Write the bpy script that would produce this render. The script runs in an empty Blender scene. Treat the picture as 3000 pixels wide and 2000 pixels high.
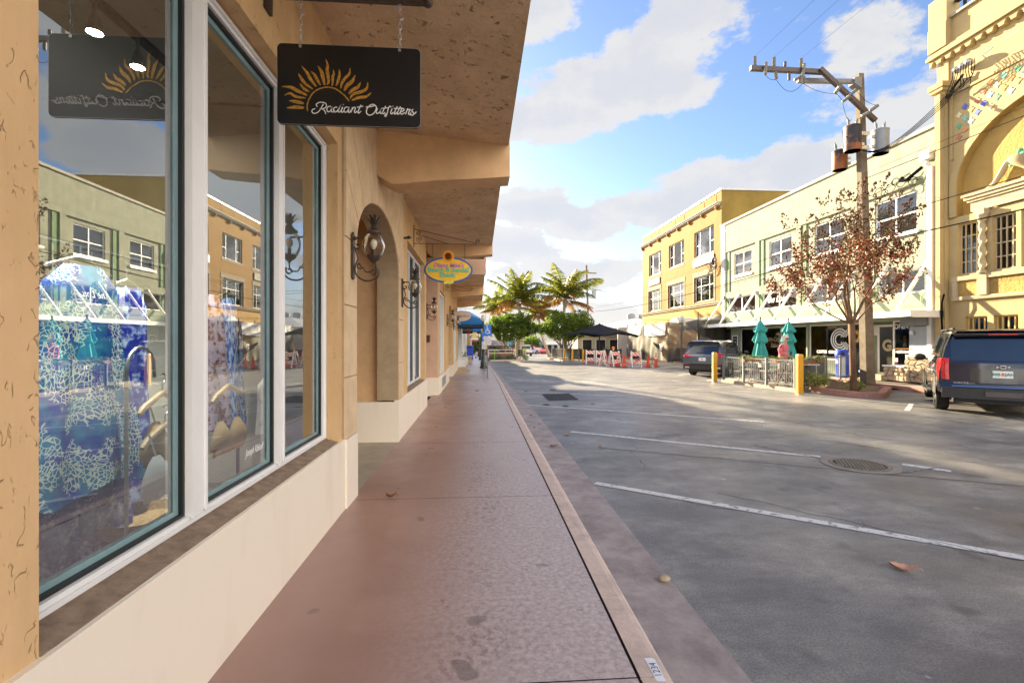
import bpy, math, random
from mathutils import Vector, Matrix, noise
R=math.radians; PI=math.pi; sin=math.sin; cos=math.cos
rnd=random.Random(7)
S=bpy.context.scene; COL=S.collection
# ---------------- camera ----------------
cd=bpy.data.cameras.new('camera'); cam=bpy.data.objects.new('camera',cd); COL.objects.link(cam)
cd.sensor_width=36; cd.lens=16.68; cd.clip_start=.05; cd.clip_end=5000
cam.location=(0,0,1.65); cam.rotation_euler=(R(89.96),0,R(-4.03)); S.camera=cam
# ---------------- light ----------------
SUN_AZ=R(-21.8); SUN_EL=R(17.5)
W=bpy.data.worlds.new('World'); S.world=W; W.use_nodes=True
S.view_settings.view_transform='Standard'; S.view_settings.look='None'; S.view_settings.exposure=2.4; S.view_settings.gamma=1
S.view_settings.use_curve_mapping=False
sl=bpy.data.lights.new('sun','SUN'); sl.energy=5.0; sl.angle=R(.9); sl.color=(1,.81,.53)
so=bpy.data.objects.new('sun',sl); COL.objects.link(so)
sd=Vector((sin(SUN_AZ)*cos(SUN_EL),cos(SUN_AZ)*cos(SUN_EL),sin(SUN_EL)))
so.rotation_euler=(-sd).to_track_quat('-Z','Y').to_euler(); so.location=(0,0,30)
def build_world():
    nt=W.node_tree; N=nt.nodes; L=nt.links; N.clear()
    out=N.new('ShaderNodeOutputWorld'); bg=N.new('ShaderNodeBackground'); L.new(bg.outputs[0],out.inputs[0])
    sky=N.new('ShaderNodeTexSky'); sky.sky_type='NISHITA'; sky.sun_disc=False
    sky.sun_elevation=SUN_EL; sky.sun_rotation=SUN_AZ; sky.air_density=1.0; sky.dust_density=.6; sky.ozone_density=2.5
    tc=N.new('ShaderNodeTexCoord'); sep=N.new('ShaderNodeSeparateXYZ'); L.new(tc.outputs['Generated'],sep.inputs[0])
    def m(op,a,b=None,c=None,clamp=False):
        n=N.new('ShaderNodeMath'); n.operation=op; n.use_clamp=clamp
        for i,v in enumerate((a,b,c)):
            if v is None: continue
            if isinstance(v,(int,float)): n.inputs[i].default_value=v
            else: L.new(v,n.inputs[i])
        return n.outputs[0]
    az=m('ARCTAN2',sep.outputs[0],sep.outputs[1]); el=m('ARCSINE',sep.outputs[2])
    # cloud-plane coordinates, with perspective toward the horizon
    den=m('ADD',m('MAXIMUM',sep.outputs[2],0),.16)
    cx=m('DIVIDE',sep.outputs[0],den); cy=m('DIVIDE',sep.outputs[1],den)
    cmb=N.new('ShaderNodeCombineXYZ'); L.new(cx,cmb.inputs[0]); L.new(cy,cmb.inputs[1])
    dirc=N.new('ShaderNodeCombineXYZ'); L.new(m('MULTIPLY',az,1),dirc.inputs[0]); L.new(m('MULTIPLY',el,1.7),dirc.inputs[1])
    def noi(vec,sc,det=8,ro=.6,off=(0,0,0)):
        mp=N.new('ShaderNodeMapping'); mp.inputs['Location'].default_value=off; L.new(vec,mp.inputs[0])
        n=N.new('ShaderNodeTexNoise'); n.inputs['Scale'].default_value=sc; n.inputs['Detail'].default_value=det; n.inputs['Roughness'].default_value=ro
        L.new(mp.outputs[0],n.inputs['Vector']); return n.outputs[0]
    n1=noi(dirc.outputs[0],7,9,.62,(3.1,1.7,0)); n1b=noi(dirc.outputs[0],7,9,.62,(3.1+.035,1.7-.05,0))
    n2=noi(cmb.outputs[0],1.15,7,.55,(8.3,2.2,0))
    # cloud banks: azimuth, elevation, half widths (radians), weight
    banks=[(.30,.49,.235,.085,1),(.12,.61,.12,.07,.7),(.42,.575,.12,.06,.7),(.19,.435,.15,.06,1),(.07,.44,.10,.05,.8),
           (.70,.46,.12,.10,.45),(.82,.34,.14,.10,.8),(.36,.265,.14,.04,1),(.49,.29,.16,.065,1),(.60,.30,.14,.06,1),(.44,.24,.19,.035,.9),
           (.12,.27,.13,.05,1),(.22,.235,.13,.05,.9),(.05,.20,.18,.06,.8),(.20,.145,.30,.04,.55),(.62,.32,.045,.03,.8),
           (.05,.05,.5,.05,.5),(-.4,.25,.4,.15,.6)]
    acc=None
    for a,e,sa,se,w in banks:
        da=m('DIVIDE',m('SUBTRACT',az,a),sa); de=m('DIVIDE',m('SUBTRACT',el,e),se)
        d=m('SQRT',m('ADD',m('MULTIPLY',da,da),m('MULTIPLY',de,de)))
        v=m('MULTIPLY',m('SUBTRACT',1.0,d),w)
        acc=v if acc is None else m('SMOOTH_MAX' if False else 'MAXIMUM',acc,v)
    bank=m('MAXIMUM',acc,-.6)
    dens=m('ADD',m('ADD',m('MULTIPLY',bank,1.25),-.10),m('MULTIPLY',m('SUBTRACT',n1,.5),2.3))
    dens2=m('ADD',m('MULTIPLY',bank,.85),m('MULTIPLY',m('SUBTRACT',n1b,.5),2.6))
    # clouds outside the banks (sides and behind)
    away=m('MULTIPLY',m('SUBTRACT',m('ABSOLUTE',m('SUBTRACT',az,.35)),1.15),3.0,clamp=True)
    gen=m('MULTIPLY',m('SUBTRACT',n2,.47),6.0)
    dens=m('ADD',m('MULTIPLY',dens,m('SUBTRACT',1,away)),m('MULTIPLY',gen,away))
    mr=N.new('ShaderNodeMapRange'); mr.interpolation_type='SMOOTHSTEP'; L.new(dens,mr.inputs[0])
    mr.inputs[1].default_value=.02; mr.inputs[2].default_value=.30
    da=m('DIVIDE',m('ADD',az,2.45),.55); de=m('DIVIDE',m('SUBTRACT',el,.50),.42); hole=m('SUBTRACT',1.0,m('SQRT',m('ADD',m('MULTIPLY',da,da),m('MULTIPLY',de,de))),clamp=True)  # gap left in the boosted rear clouds for a blue SUV reflection
    cov=m('MULTIPLY',m('MULTIPLY',mr.outputs[0],.93),m('SUBTRACT',1.0,m('MULTIPLY',hole,2.2,clamp=True)),clamp=True)
    # shade: thick inner part greyer, sun-side edges brighter
    thick=N.new('ShaderNodeMapRange'); L.new(dens2,thick.inputs[0]); thick.inputs[1].default_value=.1; thick.inputs[2].default_value=1.0
    r=N.new('ShaderNodeValToRGB'); L.new(thick.outputs[0],r.inputs[0])
    r.color_ramp.elements[0].color=(1.0,.985,.96,1); r.color_ramp.elements[0].position=.1
    r.color_ramp.elements[1].color=(.86,.875,.915,1); r.color_ramp.elements[1].position=.95
    e=r.color_ramp.elements.new(.5); e.color=(.90,.905,.93,1)
    # unseen clouds behind the camera, boosted to fill shade on the left facades
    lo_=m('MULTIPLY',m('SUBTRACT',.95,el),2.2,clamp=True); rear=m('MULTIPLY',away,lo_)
    cl=N.new('ShaderNodeVectorMath'); cl.operation='SCALE'; L.new(r.outputs[0],cl.inputs[0]); L.new(m('MULTIPLY',m('ADD',1.0,m('MULTIPLY',rear,REAR_FILL)),CLOUD),cl.inputs['Scale'])
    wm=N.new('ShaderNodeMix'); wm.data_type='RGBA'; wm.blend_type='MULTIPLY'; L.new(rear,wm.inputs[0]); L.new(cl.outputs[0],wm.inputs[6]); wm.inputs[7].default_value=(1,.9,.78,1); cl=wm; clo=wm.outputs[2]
    # sky scaled, blue deepened a little
    sk=N.new('ShaderNodeVectorMath'); sk.operation='MULTIPLY'; L.new(sky.outputs[0],sk.inputs[0]); sk.inputs[1].default_value=SKYT
    mx=N.new('ShaderNodeMix'); mx.data_type='RGBA'; L.new(cov,mx.inputs[0]); L.new(sk.outputs[0],mx.inputs[6]); L.new(clo,mx.inputs[7])
    hz=N.new('ShaderNodeMix'); hz.data_type='RGBA'; hf=m('POWER',m('SUBTRACT',1.0,m('MULTIPLY',m('MAXIMUM',el,0),3.6),clamp=True),2.2)
    L.new(m('MULTIPLY',hf,.92),hz.inputs[0]); L.new(mx.outputs[2],hz.inputs[6]); hz.inputs[7].default_value=(3.2,3.12,3.0,1); L.new(hz.outputs[2],bg.inputs[0]); bg.inputs[1].default_value=.056
CLOUD=2.9; SKYT=(.84,.84,.95); REAR_FILL=6.8
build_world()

# ---------------- helpers ----------------
MATS={}
def nodes_of(name):
    m=bpy.data.materials.new(name); m.use_nodes=True; nt=m.node_tree; return m,nt,nt.nodes,nt.links,nt.nodes['Principled BSDF']
def setc(b,k,v): b.inputs[k].default_value=v
def mt(name,col,rough=.7,var=.12,vs=6,bump=0,bs=60,metal=0,col2=None,spec=.5,stretch=(1,1,1),amt=.5,bd=.01,coat=0,thr=None):
    """general procedural material: base colour broken up by noise, optional second colour, bump"""
    if name in MATS: return MATS[name]
    m,nt,N,L,b=nodes_of(name); c=tuple(col)+(1,)
    tc=N.new('ShaderNodeTexCoord'); mp=N.new('ShaderNodeMapping'); mp.inputs['Scale'].default_value=stretch
    L.new(tc.outputs['Object'],mp.inputs[0])
    n=N.new('ShaderNodeTexNoise'); n.inputs['Scale'].default_value=vs; n.inputs['Detail'].default_value=6; n.inputs['Roughness'].default_value=.65
    L.new(mp.outputs[0],n.inputs['Vector'])
    r=N.new('ShaderNodeValToRGB'); L.new(n.outputs[0],r.inputs[0])
    c2=tuple(col2)+(1,) if col2 else tuple(max(0,x*(1-var)) for x in col)+(1,)
    hi=c if col2 else tuple(min(1,x*(1+var)) for x in col)+(1,)
    lo_p,hi_p=thr if thr else (.35,.65)
    r.color_ramp.elements[0].color=c2; r.color_ramp.elements[0].position=lo_p
    r.color_ramp.elements[1].color=hi; r.color_ramp.elements[1].position=hi_p
    L.new(r.outputs[0],b.inputs['Base Color'])
    setc(b,'Roughness',rough); setc(b,'Metallic',metal); setc(b,'Specular IOR Level',.2 if (rough>=.65 and spec==.5) else spec)
    if coat: setc(b,'Coat Weight',coat); setc(b,'Coat Roughness',.06)
    if bump:
        n2=N.new('ShaderNodeTexNoise'); n2.inputs['Scale'].default_value=bs; n2.inputs['Detail'].default_value=4
        L.new(mp.outputs[0],n2.inputs['Vector'])
        bp=N.new('ShaderNodeBump'); bp.inputs['Strength'].default_value=bump; bp.inputs['Distance'].default_value=bd
        L.new(n2.outputs[0],bp.inputs['Height']); L.new(bp.outputs[0],b.inputs['Normal'])
    MATS[name]=m; return m
def glassm(name,tint=(.8,.86,.84),ior=1.5,trans=.85):
    m,nt,N,L,b=nodes_of(name); N.remove(b); out=N['Material Output']
    t=N.new('ShaderNodeBsdfTransparent'); t.inputs[0].default_value=tuple(x*trans for x in tint)+(1,)
    g=N.new('ShaderNodeBsdfGlossy'); g.inputs['Roughness'].default_value=.004; g.inputs[0].default_value=(.96,.99,1,1)
    f=N.new('ShaderNodeFresnel'); f.inputs[0].default_value=ior
    mx=N.new('ShaderNodeMixShader'); L.new(f.outputs[0],mx.inputs[0]); L.new(t.outputs[0],mx.inputs[1]); L.new(g.outputs[0],mx.inputs[2])
    L.new(mx.outputs[0],out.inputs[0]); MATS[name]=m; return m
def emis(name,col,s):
    m,nt,N,L,b=nodes_of(name); setc(b,'Base Color',tuple(col)+(1,)); setc(b,'Emission Color',tuple(col)+(1,)); setc(b,'Emission Strength',s); MATS[name]=m; return m

ROOT={}
class MB:
    def __init__(s): s.v=[]; s.f=[]; s.m=[]; s.mi=0; s.T=None
    def add(s,vs,fs):
        o=len(s.v)
        for p in vs:
            p=Vector(p)
            if s.T: p=s.T@p
            s.v.append(p)
        for f in fs: s.f.append(tuple(i+o for i in f)); s.m.append(s.mi)
        return s
    def quad(s,*p): return s.add(p,[tuple(range(len(p)))])
    def box(s,x0,x1,y0,y1,z0,z1):
        x0,x1=min(x0,x1),max(x0,x1); y0,y1=min(y0,y1),max(y0,y1); z0,z1=min(z0,z1),max(z0,z1)
        return s.add([(x0,y0,z0),(x1,y0,z0),(x1,y1,z0),(x0,y1,z0),(x0,y0,z1),(x1,y0,z1),(x1,y1,z1),(x0,y1,z1)],
            [(3,2,1,0),(4,5,6,7),(0,1,5,4),(1,2,6,5),(2,3,7,6),(3,0,4,7)])
    def bar(s,p,q,w,h=None,up=(0,0,1),w2=None,h2=None):
        h=h or w; w2=w2 or w; h2=h2 or h
        p=Vector(p); q=Vector(q); d=(q-p).normalized(); u=Vector(up)
        if abs(d.dot(u))>.98: u=Vector((1,0,0)) if abs(d.x)<.9 else Vector((0,1,0))
        r=d.cross(u).normalized(); u=r.cross(d)
        vs=[c+r*(a*ww/2)+u*(b*hh/2) for c,ww,hh in ((p,w,h),(q,w2,h2)) for a,b in ((-1,-1),(1,-1),(1,1),(-1,1))]
        return s.add(vs,[(0,1,2,3),(7,6,5,4),(4,5,1,0),(5,6,2,1),(6,7,3,2),(7,4,0,3)])
    def tube(s,pts,r,n=8,cap=True,closed=False):
        pts=[Vector(p) for p in pts]; k=len(pts); rs=r if isinstance(r,(list,tuple)) else [r]*k
        vs=[];u=None
        for i in range(k):
            if closed: d=(pts[(i+1)%k]-pts[i-1])
            else: d=pts[min(i+1,k-1)]-pts[max(i-1,0)]
            if d.length<1e-9: d=Vector((0,0,1))
            d.normalize()
            if u is None:
                u=Vector((0,0,1)) if abs(d.z)<.9 else Vector((1,0,0))
            u=(u-d*u.dot(d)); 
            if u.length<1e-6: u=Vector((1,0,0)).cross(d)
            u.normalize(); w=d.cross(u)
            for j in range(n):
                a=2*PI*j/n; vs.append(pts[i]+(u*cos(a)+w*sin(a))*rs[i])
        fs=[]
        m=k if closed else k-1
        for i in range(m):
            for j in range(n):
                a=i*n+j; b=i*n+(j+1)%n; c=((i+1)%k)*n+(j+1)%n; d=((i+1)%k)*n+j; fs.append((a,b,c,d))
        if cap and not closed: fs.append(tuple(range(n-1,-1,-1))); fs.append(tuple(range((k-1)*n,k*n)))
        return s.add(vs,fs)
    def cyl(s,p,q,r,r2=None,n=16,cap=True): return s.tube([p,q],[r,r if r2 is None else r2],n,cap)
    def lathe(s,prof,c=(0,0,0),n=20,sx=1,sy=1,cap=True):
        c=Vector(c); vs=[];fs=[];k=len(prof)
        for r,z in prof:
            for j in range(n):
                a=2*PI*j/n; vs.append(c+Vector((r*cos(a)*sx,r*sin(a)*sy,z)))
        for i in range(k-1):
            for j in range(n): fs.append((i*n+j,i*n+(j+1)%n,(i+1)*n+(j+1)%n,(i+1)*n+j))
        if cap: fs.append(tuple(range(n-1,-1,-1))); fs.append(tuple(range((k-1)*n,k*n)))
        return s.add(vs,fs)
    def ell(s,c,rx,ry,rz,n=12,m=8):
        prof=[(sin(PI*i/m),-cos(PI*i/m)) for i in range(1,m)]
        c=Vector(c); vs=[c+Vector((0,0,-rz))];fs=[]
        for r,z in prof:
            for j in range(n): a=2*PI*j/n; vs.append(c+Vector((rx*r*cos(a),ry*r*sin(a),rz*z)))
        vs.append(c+Vector((0,0,rz)))
        for j in range(n): fs.append((0,1+(j+1)%n,1+j))
        for i in range(m-2):
            for j in range(n): fs.append((1+i*n+j,1+i*n+(j+1)%n,1+(i+1)*n+(j+1)%n,1+(i+1)*n+j))
        l=len(vs)-1; b=1+(m-2)*n
        for j in range(n): fs.append((b+j,b+(j+1)%n,l))
        return s.add(vs,fs)
    def ext(s,pts,o,u,w,t,hole=None):
        """extrude a 2D outline: origin o, axes u,w, thickness vector t"""
        o=Vector(o);u=Vector(u);w=Vector(w);t=Vector(t);n=len(pts)
        vs=[o+u*a+w*b for a,b in pts]; vs+= [p+t for p in vs]
        return s.add(vs,[tuple(range(n-1,-1,-1)),tuple(range(n,2*n))]+[(i,(i+1)%n,n+(i+1)%n,n+i) for i in range(n)])
    def strip(s,A,B):
        """ribbon between two equal polylines"""
        n=len(A); return s.add(list(A)+list(B),[(i,i+1,n+i+1,n+i) for i in range(n-1)])
    def grid(s,fn,nu,nv):
        vs=[fn(i/nu,j/nv) for i in range(nu+1) for j in range(nv+1)]; k=nv+1
        return s.add(vs,[(i*k+j,(i+1)*k+j,(i+1)*k+j+1,i*k+j+1) for i in range(nu) for j in range(nv)])
    def mirror_y(s,start=0):
        n=len(s.v); vs=[Vector((p.x,-p.y,p.z)) for p in s.v[start:]]; return s
def matrix_of(o):
    return ROOT.get(o.name,Matrix.Identity(4))
def build(name,mb,mats,parent=None,world=False,smooth=False,label=None,kind=None):
    me=bpy.data.meshes.new(name)
    if world and parent is not None:
        inv=matrix_of(parent).inverted(); vs=[inv@v for v in mb.v]
    else: vs=mb.v
    me.from_pydata([tuple(v) for v in vs],[],mb.f)
    for m in (mats if isinstance(mats,(list,tuple)) else [mats]): me.materials.append(m)
    if any(mb.m): me.polygons.foreach_set('material_index',mb.m)
    if smooth:
        me.polygons.foreach_set('use_smooth',[True]*len(me.polygons))
        if smooth!='all':
            try: me.set_sharp_from_angle(angle=R(smooth if smooth is not True else 40))
            except Exception: pass
    me.validate(); me.update()
    o=bpy.data.objects.new(name,me); COL.objects.link(o)
    if parent is not None: o.parent=parent; ROOT[o.name]=matrix_of(parent)
    if label: o['label']=label
    if kind: o['kind']=kind
    return o
def thing(name,label,cat,loc=(0,0,0),rz=0,group=None):
    o=bpy.data.objects.new(name,None); COL.objects.link(o); o.location=loc; o.rotation_euler=(0,0,rz); o.empty_display_size=.1
    o['label']=label; o['category']=cat
    if group: o['group']=group
    ROOT[o.name]=Matrix.Translation(loc)@Matrix.Rotation(rz,4,'Z'); return o
def tag(o,label,cat,group=None):
    o['label']=label; o['category']=cat
    if group: o['group']=group
    return o
def struct(name,mb,m,smooth=False): return build(name,mb,m,kind='structure',smooth=smooth)
def dup(root,loc=None,rz=None,label=None,group=None,world=True):
    def cp(o,p):
        c=o.copy(); COL.objects.link(c)
        if p is not None: c.parent=p
        for ch in list(o.children): cp(ch,c)
        return c
    r=cp(root,None)
    if loc is not None: r.location=loc
    if rz is not None: r.rotation_euler=(0,0,rz)
    if label: r['label']=label
    if group: r['group']=group
    ROOT[r.name]=Matrix.Translation(r.location)@Matrix.Rotation(r.rotation_euler.z,4,'Z')
    return r
def text(s,size,m,parent,o,u=(1,0,0),w=(0,0,1),ext=.002,name='lettering',align='CENTER',shear=0,bold=0,sx=1,space=1,world=True,line=1):
    cu=bpy.data.curves.new('t','FONT'); cu.body=s; cu.size=1; cu.align_x=align; cu.align_y='CENTER'; cu.extrude=ext/size/2; cu.shear=shear; cu.offset=bold
    cu.space_character=space; cu.resolution_u=3; cu.space_line=line
    ob=bpy.data.objects.new('t',cu); me=bpy.data.meshes.new_from_object(ob)
    U=Vector(u).normalized();Wv=Vector(w).normalized();Nn=U.cross(Wv)
    mb=MB(); mb.v=[Vector(o)+U*(v.co.x*size*sx)+Wv*(v.co.y*size)+Nn*(v.co.z*size) for v in me.vertices]
    mb.f=[tuple(p.vertices) for p in me.polygons]; mb.m=[0]*len(mb.f)
    bpy.data.objects.remove(ob); bpy.data.curves.remove(cu); bpy.data.meshes.remove(me)
    return build(name,mb,m,parent,world=world)
def gz(y): return 0 if y<38 else -.018*(y-38)
def arc(cx,cy,r,a0,a1,n,ry=None):
    ry=ry or r
    return [(cx+r*cos(R(a0+(a1-a0)*i/n)),cy+ry*sin(R(a0+(a1-a0)*i/n))) for i in range(n+1)]
def rrect(x0,x1,y0,y1,r,n=4):
    p=[]
    for cx,cy,a in ((x1-r,y1-r,0),(x0+r,y1-r,90),(x0+r,y0+r,180),(x1-r,y0+r,270)): p+=arc(cx,cy,r,a,a+90,n)
    return p
def spiral(cx,cy,r0,r1,a0,a1,n=16): return [(cx+(r0+(r1-r0)*i/n)*cos(R(a0+(a1-a0)*i/n)),cy+(r0+(r1-r0)*i/n)*sin(R(a0+(a1-a0)*i/n))) for i in range(n+1)]
# ---------------- materials with their own recipes ----------------
def ramp(N,L,src,a,b,ca,cb):
    r=N.new('ShaderNodeValToRGB'); L.new(src,r.inputs[0]); e=r.color_ramp.elements
    e[0].position=a; e[0].color=tuple(ca)+(1,) if len(ca)==3 else ca; e[1].position=b; e[1].color=tuple(cb)+(1,) if len(cb)==3 else cb
    return r.outputs[0]
def ntex(N,L,vec,sc,det=5,ro=.6,dist=0):
    n=N.new('ShaderNodeTexNoise'); n.inputs['Scale'].default_value=sc; n.inputs['Detail'].default_value=det; n.inputs['Roughness'].default_value=ro; n.inputs['Distortion'].default_value=dist
    L.new(vec,n.inputs['Vector']); return n.outputs[0]
def mapv(N,L,src,scale=(1,1,1),loc=(0,0,0)):
    m=N.new('ShaderNodeMapping'); m.inputs['Scale'].default_value=scale; m.inputs['Location'].default_value=loc; L.new(src,m.inputs[0]); return m.outputs[0]
def mth(N,L,op,a,b=None,clamp=False):
    n=N.new('ShaderNodeMath'); n.operation=op; n.use_clamp=clamp
    for i,v in enumerate((a,b)):
        if v is None: continue
        if isinstance(v,(int,float)): n.inputs[i].default_value=v
        else: L.new(v,n.inputs[i])
    return n.outputs[0]
def mixc(N,L,f,a,b,mode='MIX'):
    m=N.new('ShaderNodeMix'); m.data_type='RGBA'; m.blend_type=mode
    for i,v in ((0,f),(6,a),(7,b)):
        if isinstance(v,(int,float)): m.inputs[i].default_value=v
        elif isinstance(v,tuple): m.inputs[i].default_value=v if len(v)==4 else v+(1,)
        else: L.new(v,m.inputs[i])
    return m.outputs[2]
def bumpn(N,L,b,h,st,dist,prev=None):
    bp=N.new('ShaderNodeBump'); bp.inputs['Strength'].default_value=st; bp.inputs['Distance'].default_value=dist; L.new(h,bp.inputs['Height'])
    if prev is not None: L.new(prev,bp.inputs['Normal'])
    L.new(bp.outputs[0],b.inputs['Normal']); return bp.outputs[0]
def worm_stucco(name,c,c2,sc=13,stretch=(1,1,.5),st=.9,groove=.016,mask=(.42,.55),dark=.55,bd=.006):
    """trowelled stucco with short worm-like grooves"""
    m,nt,N,L,b=nodes_of(name); tc=N.new('ShaderNodeTexCoord'); v=tc.outputs['Object']
    base=mixc(N,L,ramp(N,L,ntex(N,L,v,2.2,6),.35,.65,(0,0,0),(1,1,1)),tuple(c2),tuple(c))
    vs=mapv(N,L,v,stretch); base=mixc(N,L,1.0,base,ramp(N,L,ntex(N,L,mapv(N,L,v,(1.2,1.2,.18)),1.6,7,.7),.35,.6,(.86,.85,.83),(1.04,1.04,1.04)),'MULTIPLY')
    n=ntex(N,L,vs,sc,2,.45,.6); d=mth(N,L,'ABSOLUTE',mth(N,L,'SUBTRACT',n,.5))
    line=mth(N,L,'SUBTRACT',1,mth(N,L,'DIVIDE',d,groove),clamp=True)
    mk=ramp(N,L,ntex(N,L,vs,sc*.8,3,.6),mask[0],mask[1],(0,0,0),(1,1,1))
    g=mth(N,L,'MULTIPLY',line,mk)
    col=mixc(N,L,g,base,tuple(x*dark for x in c2)); L.new(col,b.inputs['Base Color'])
    fine=ntex(N,L,v,90,3); h=mth(N,L,'SUBTRACT',mth(N,L,'MULTIPLY',fine,.12),mth(N,L,'MULTIPLY',g,1.0))
    h=mth(N,L,'ADD',h,mth(N,L,'MULTIPLY',ntex(N,L,v,22,4,.6),.45)); bumpn(N,L,b,h,st,bd); setc(b,'Roughness',.95); setc(b,'Specular IOR Level',.1); MATS[name]=m; return m
tan=worm_stucco('tan_stucco',(.70,.47,.25),(.63,.415,.21),sc=24,stretch=(1,1,.55),st=.8,groove=.028,mask=(.53,.60),dark=.78)
soff=worm_stucco('soffit_stucco',(.74,.54,.34),(.64,.455,.28),sc=16,stretch=(1,1,1),st=1.0,groove=.06,mask=(.58,.66),dark=.90,bd=.045)
tan2=mt('tan_stucco_fine',(.69,.45,.24),.75,.1,3,.35,70,bd=.006)
pinkst=mt('pink_stucco',(.60,.40,.28),.75,.08,3,.3,70,bd=.006)
cream=mt('cream_plinth',(.86,.77,.63),.6,.04,2.2,.25,24,bd=.006,col2=(.76,.66,.52),thr=(.25,.5),stretch=(1,1,.35))
precast=mt('precast_stone',(.68,.51,.32),.7,.09,5,.2,60,bd=.005)
precjoint=mt('precast_joint',(.42,.32,.2),.8,.1,9)
white_al=mt('white_aluminium',(.80,.79,.77),.35,.03,4)
sillbr=mt('brown_sill',(.26,.19,.135),.8,.25,14,.6,80,bd=.004)
blackrub=mt('black_gasket',(.012,.013,.012),.4,.1,9)
blackm=mt('black_metal',(.025,.027,.03),.4,.3,20)
ironbr=mt('bronze_iron',(.075,.055,.045),.45,.35,30,.2,60,metal=.5,bd=.002)
shopglass=glassm('shop_glass',(.88,.96,.94),3.6,.97)
pane=glassm('window_pane_glass',(.5,.56,.58),1.8,.6)
teal_edge=mt('glass_edge_green',(.22,.34,.35),.15,.1,5)
steel=mt('galvanised_steel',(.50,.51,.52),.42,.15,12,metal=.7)
white_p=mt('white_paint',(.78,.78,.76),.45,.04,5)
darkint=mt('dark_interior',(.035,.035,.035),.8,.3,2)
def concrete_walk():
    m,nt,N,L,b=nodes_of('stained_concrete'); tc=N.new('ShaderNodeTexCoord'); v=tc.outputs['Object']
    sep=N.new('ShaderNodeSeparateXYZ'); L.new(v,sep.inputs[0])
    large=ramp(N,L,ntex(N,L,v,.9,5),.3,.7,(0,0,0),(1,1,1))
    base=mixc(N,L,large,(.31,.18,.145),(.38,.235,.195))
    # coating worn along the walking line; the colour turns paler toward the kerb
    wx=N.new('ShaderNodeMapRange'); L.new(sep.outputs[0],wx.inputs[0]); wx.inputs[1].default_value=-.75; wx.inputs[2].default_value=.35; wx.interpolation_type='SMOOTHSTEP'
    pale=mixc(N,L,ramp(N,L,ntex(N,L,v,30,6,.7),.35,.65,(0,0,0),(1,1,1)),(.33,.27,.265),(.60,.51,.50))
    col=mixc(N,L,mth(N,L,'MULTIPLY',wx.outputs[0],.92),base,pale)
    band=N.new('ShaderNodeMapRange'); L.new(mth(N,L,'ABSOLUTE',mth(N,L,'SUBTRACT',sep.outputs[0],.02)),band.inputs[0]); band.inputs[1].default_value=.42; band.inputs[2].default_value=.03; band.interpolation_type='SMOOTHSTEP'
    patch=ramp(N,L,ntex(N,L,mapv(N,L,v,(1.5,1,1)),17,7,.75,.2),.53,.57,(0,0,0),(1,1,1))
    patch2=ramp(N,L,ntex(N,L,mapv(N,L,v,(1,1,1),(4,9,0)),1.1,3),.45,.62,(.15,.15,.15),(1,1,1))
    pk=mth(N,L,'MULTIPLY',mth(N,L,'MULTIPLY',patch,band.outputs[0]),patch2)
    col=mixc(N,L,mth(N,L,'MULTIPLY',pk,.75),col,(.20,.12,.115))
    spots=ramp(N,L,ntex(N,L,v,4.5,1,.4),.735,.76,(0,0,0),(1,1,1)); col=mixc(N,L,mth(N,L,'MULTIPLY',spots,.55),col,(.13,.10,.085))
    L.new(col,b.inputs['Base Color'])
    rg=N.new('ShaderNodeMapRange'); L.new(ntex(N,L,v,3,5),rg.inputs[0]); rg.inputs[1].default_value=.3; rg.inputs[2].default_value=.7; rg.inputs[3].default_value=.27; rg.inputs[4].default_value=.42
    L.new(rg.outputs[0],b.inputs['Roughness']); setc(b,'Specular IOR Level',.55)
    h=mth(N,L,'ADD',mth(N,L,'MULTIPLY',ntex(N,L,mapv(N,L,v,(1,2,1)),34,5,.65),wx.outputs[0]),mth(N,L,'MULTIPLY',ntex(N,L,v,6,4),.5))
    bumpn(N,L,b,h,.9,.006); return m
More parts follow.
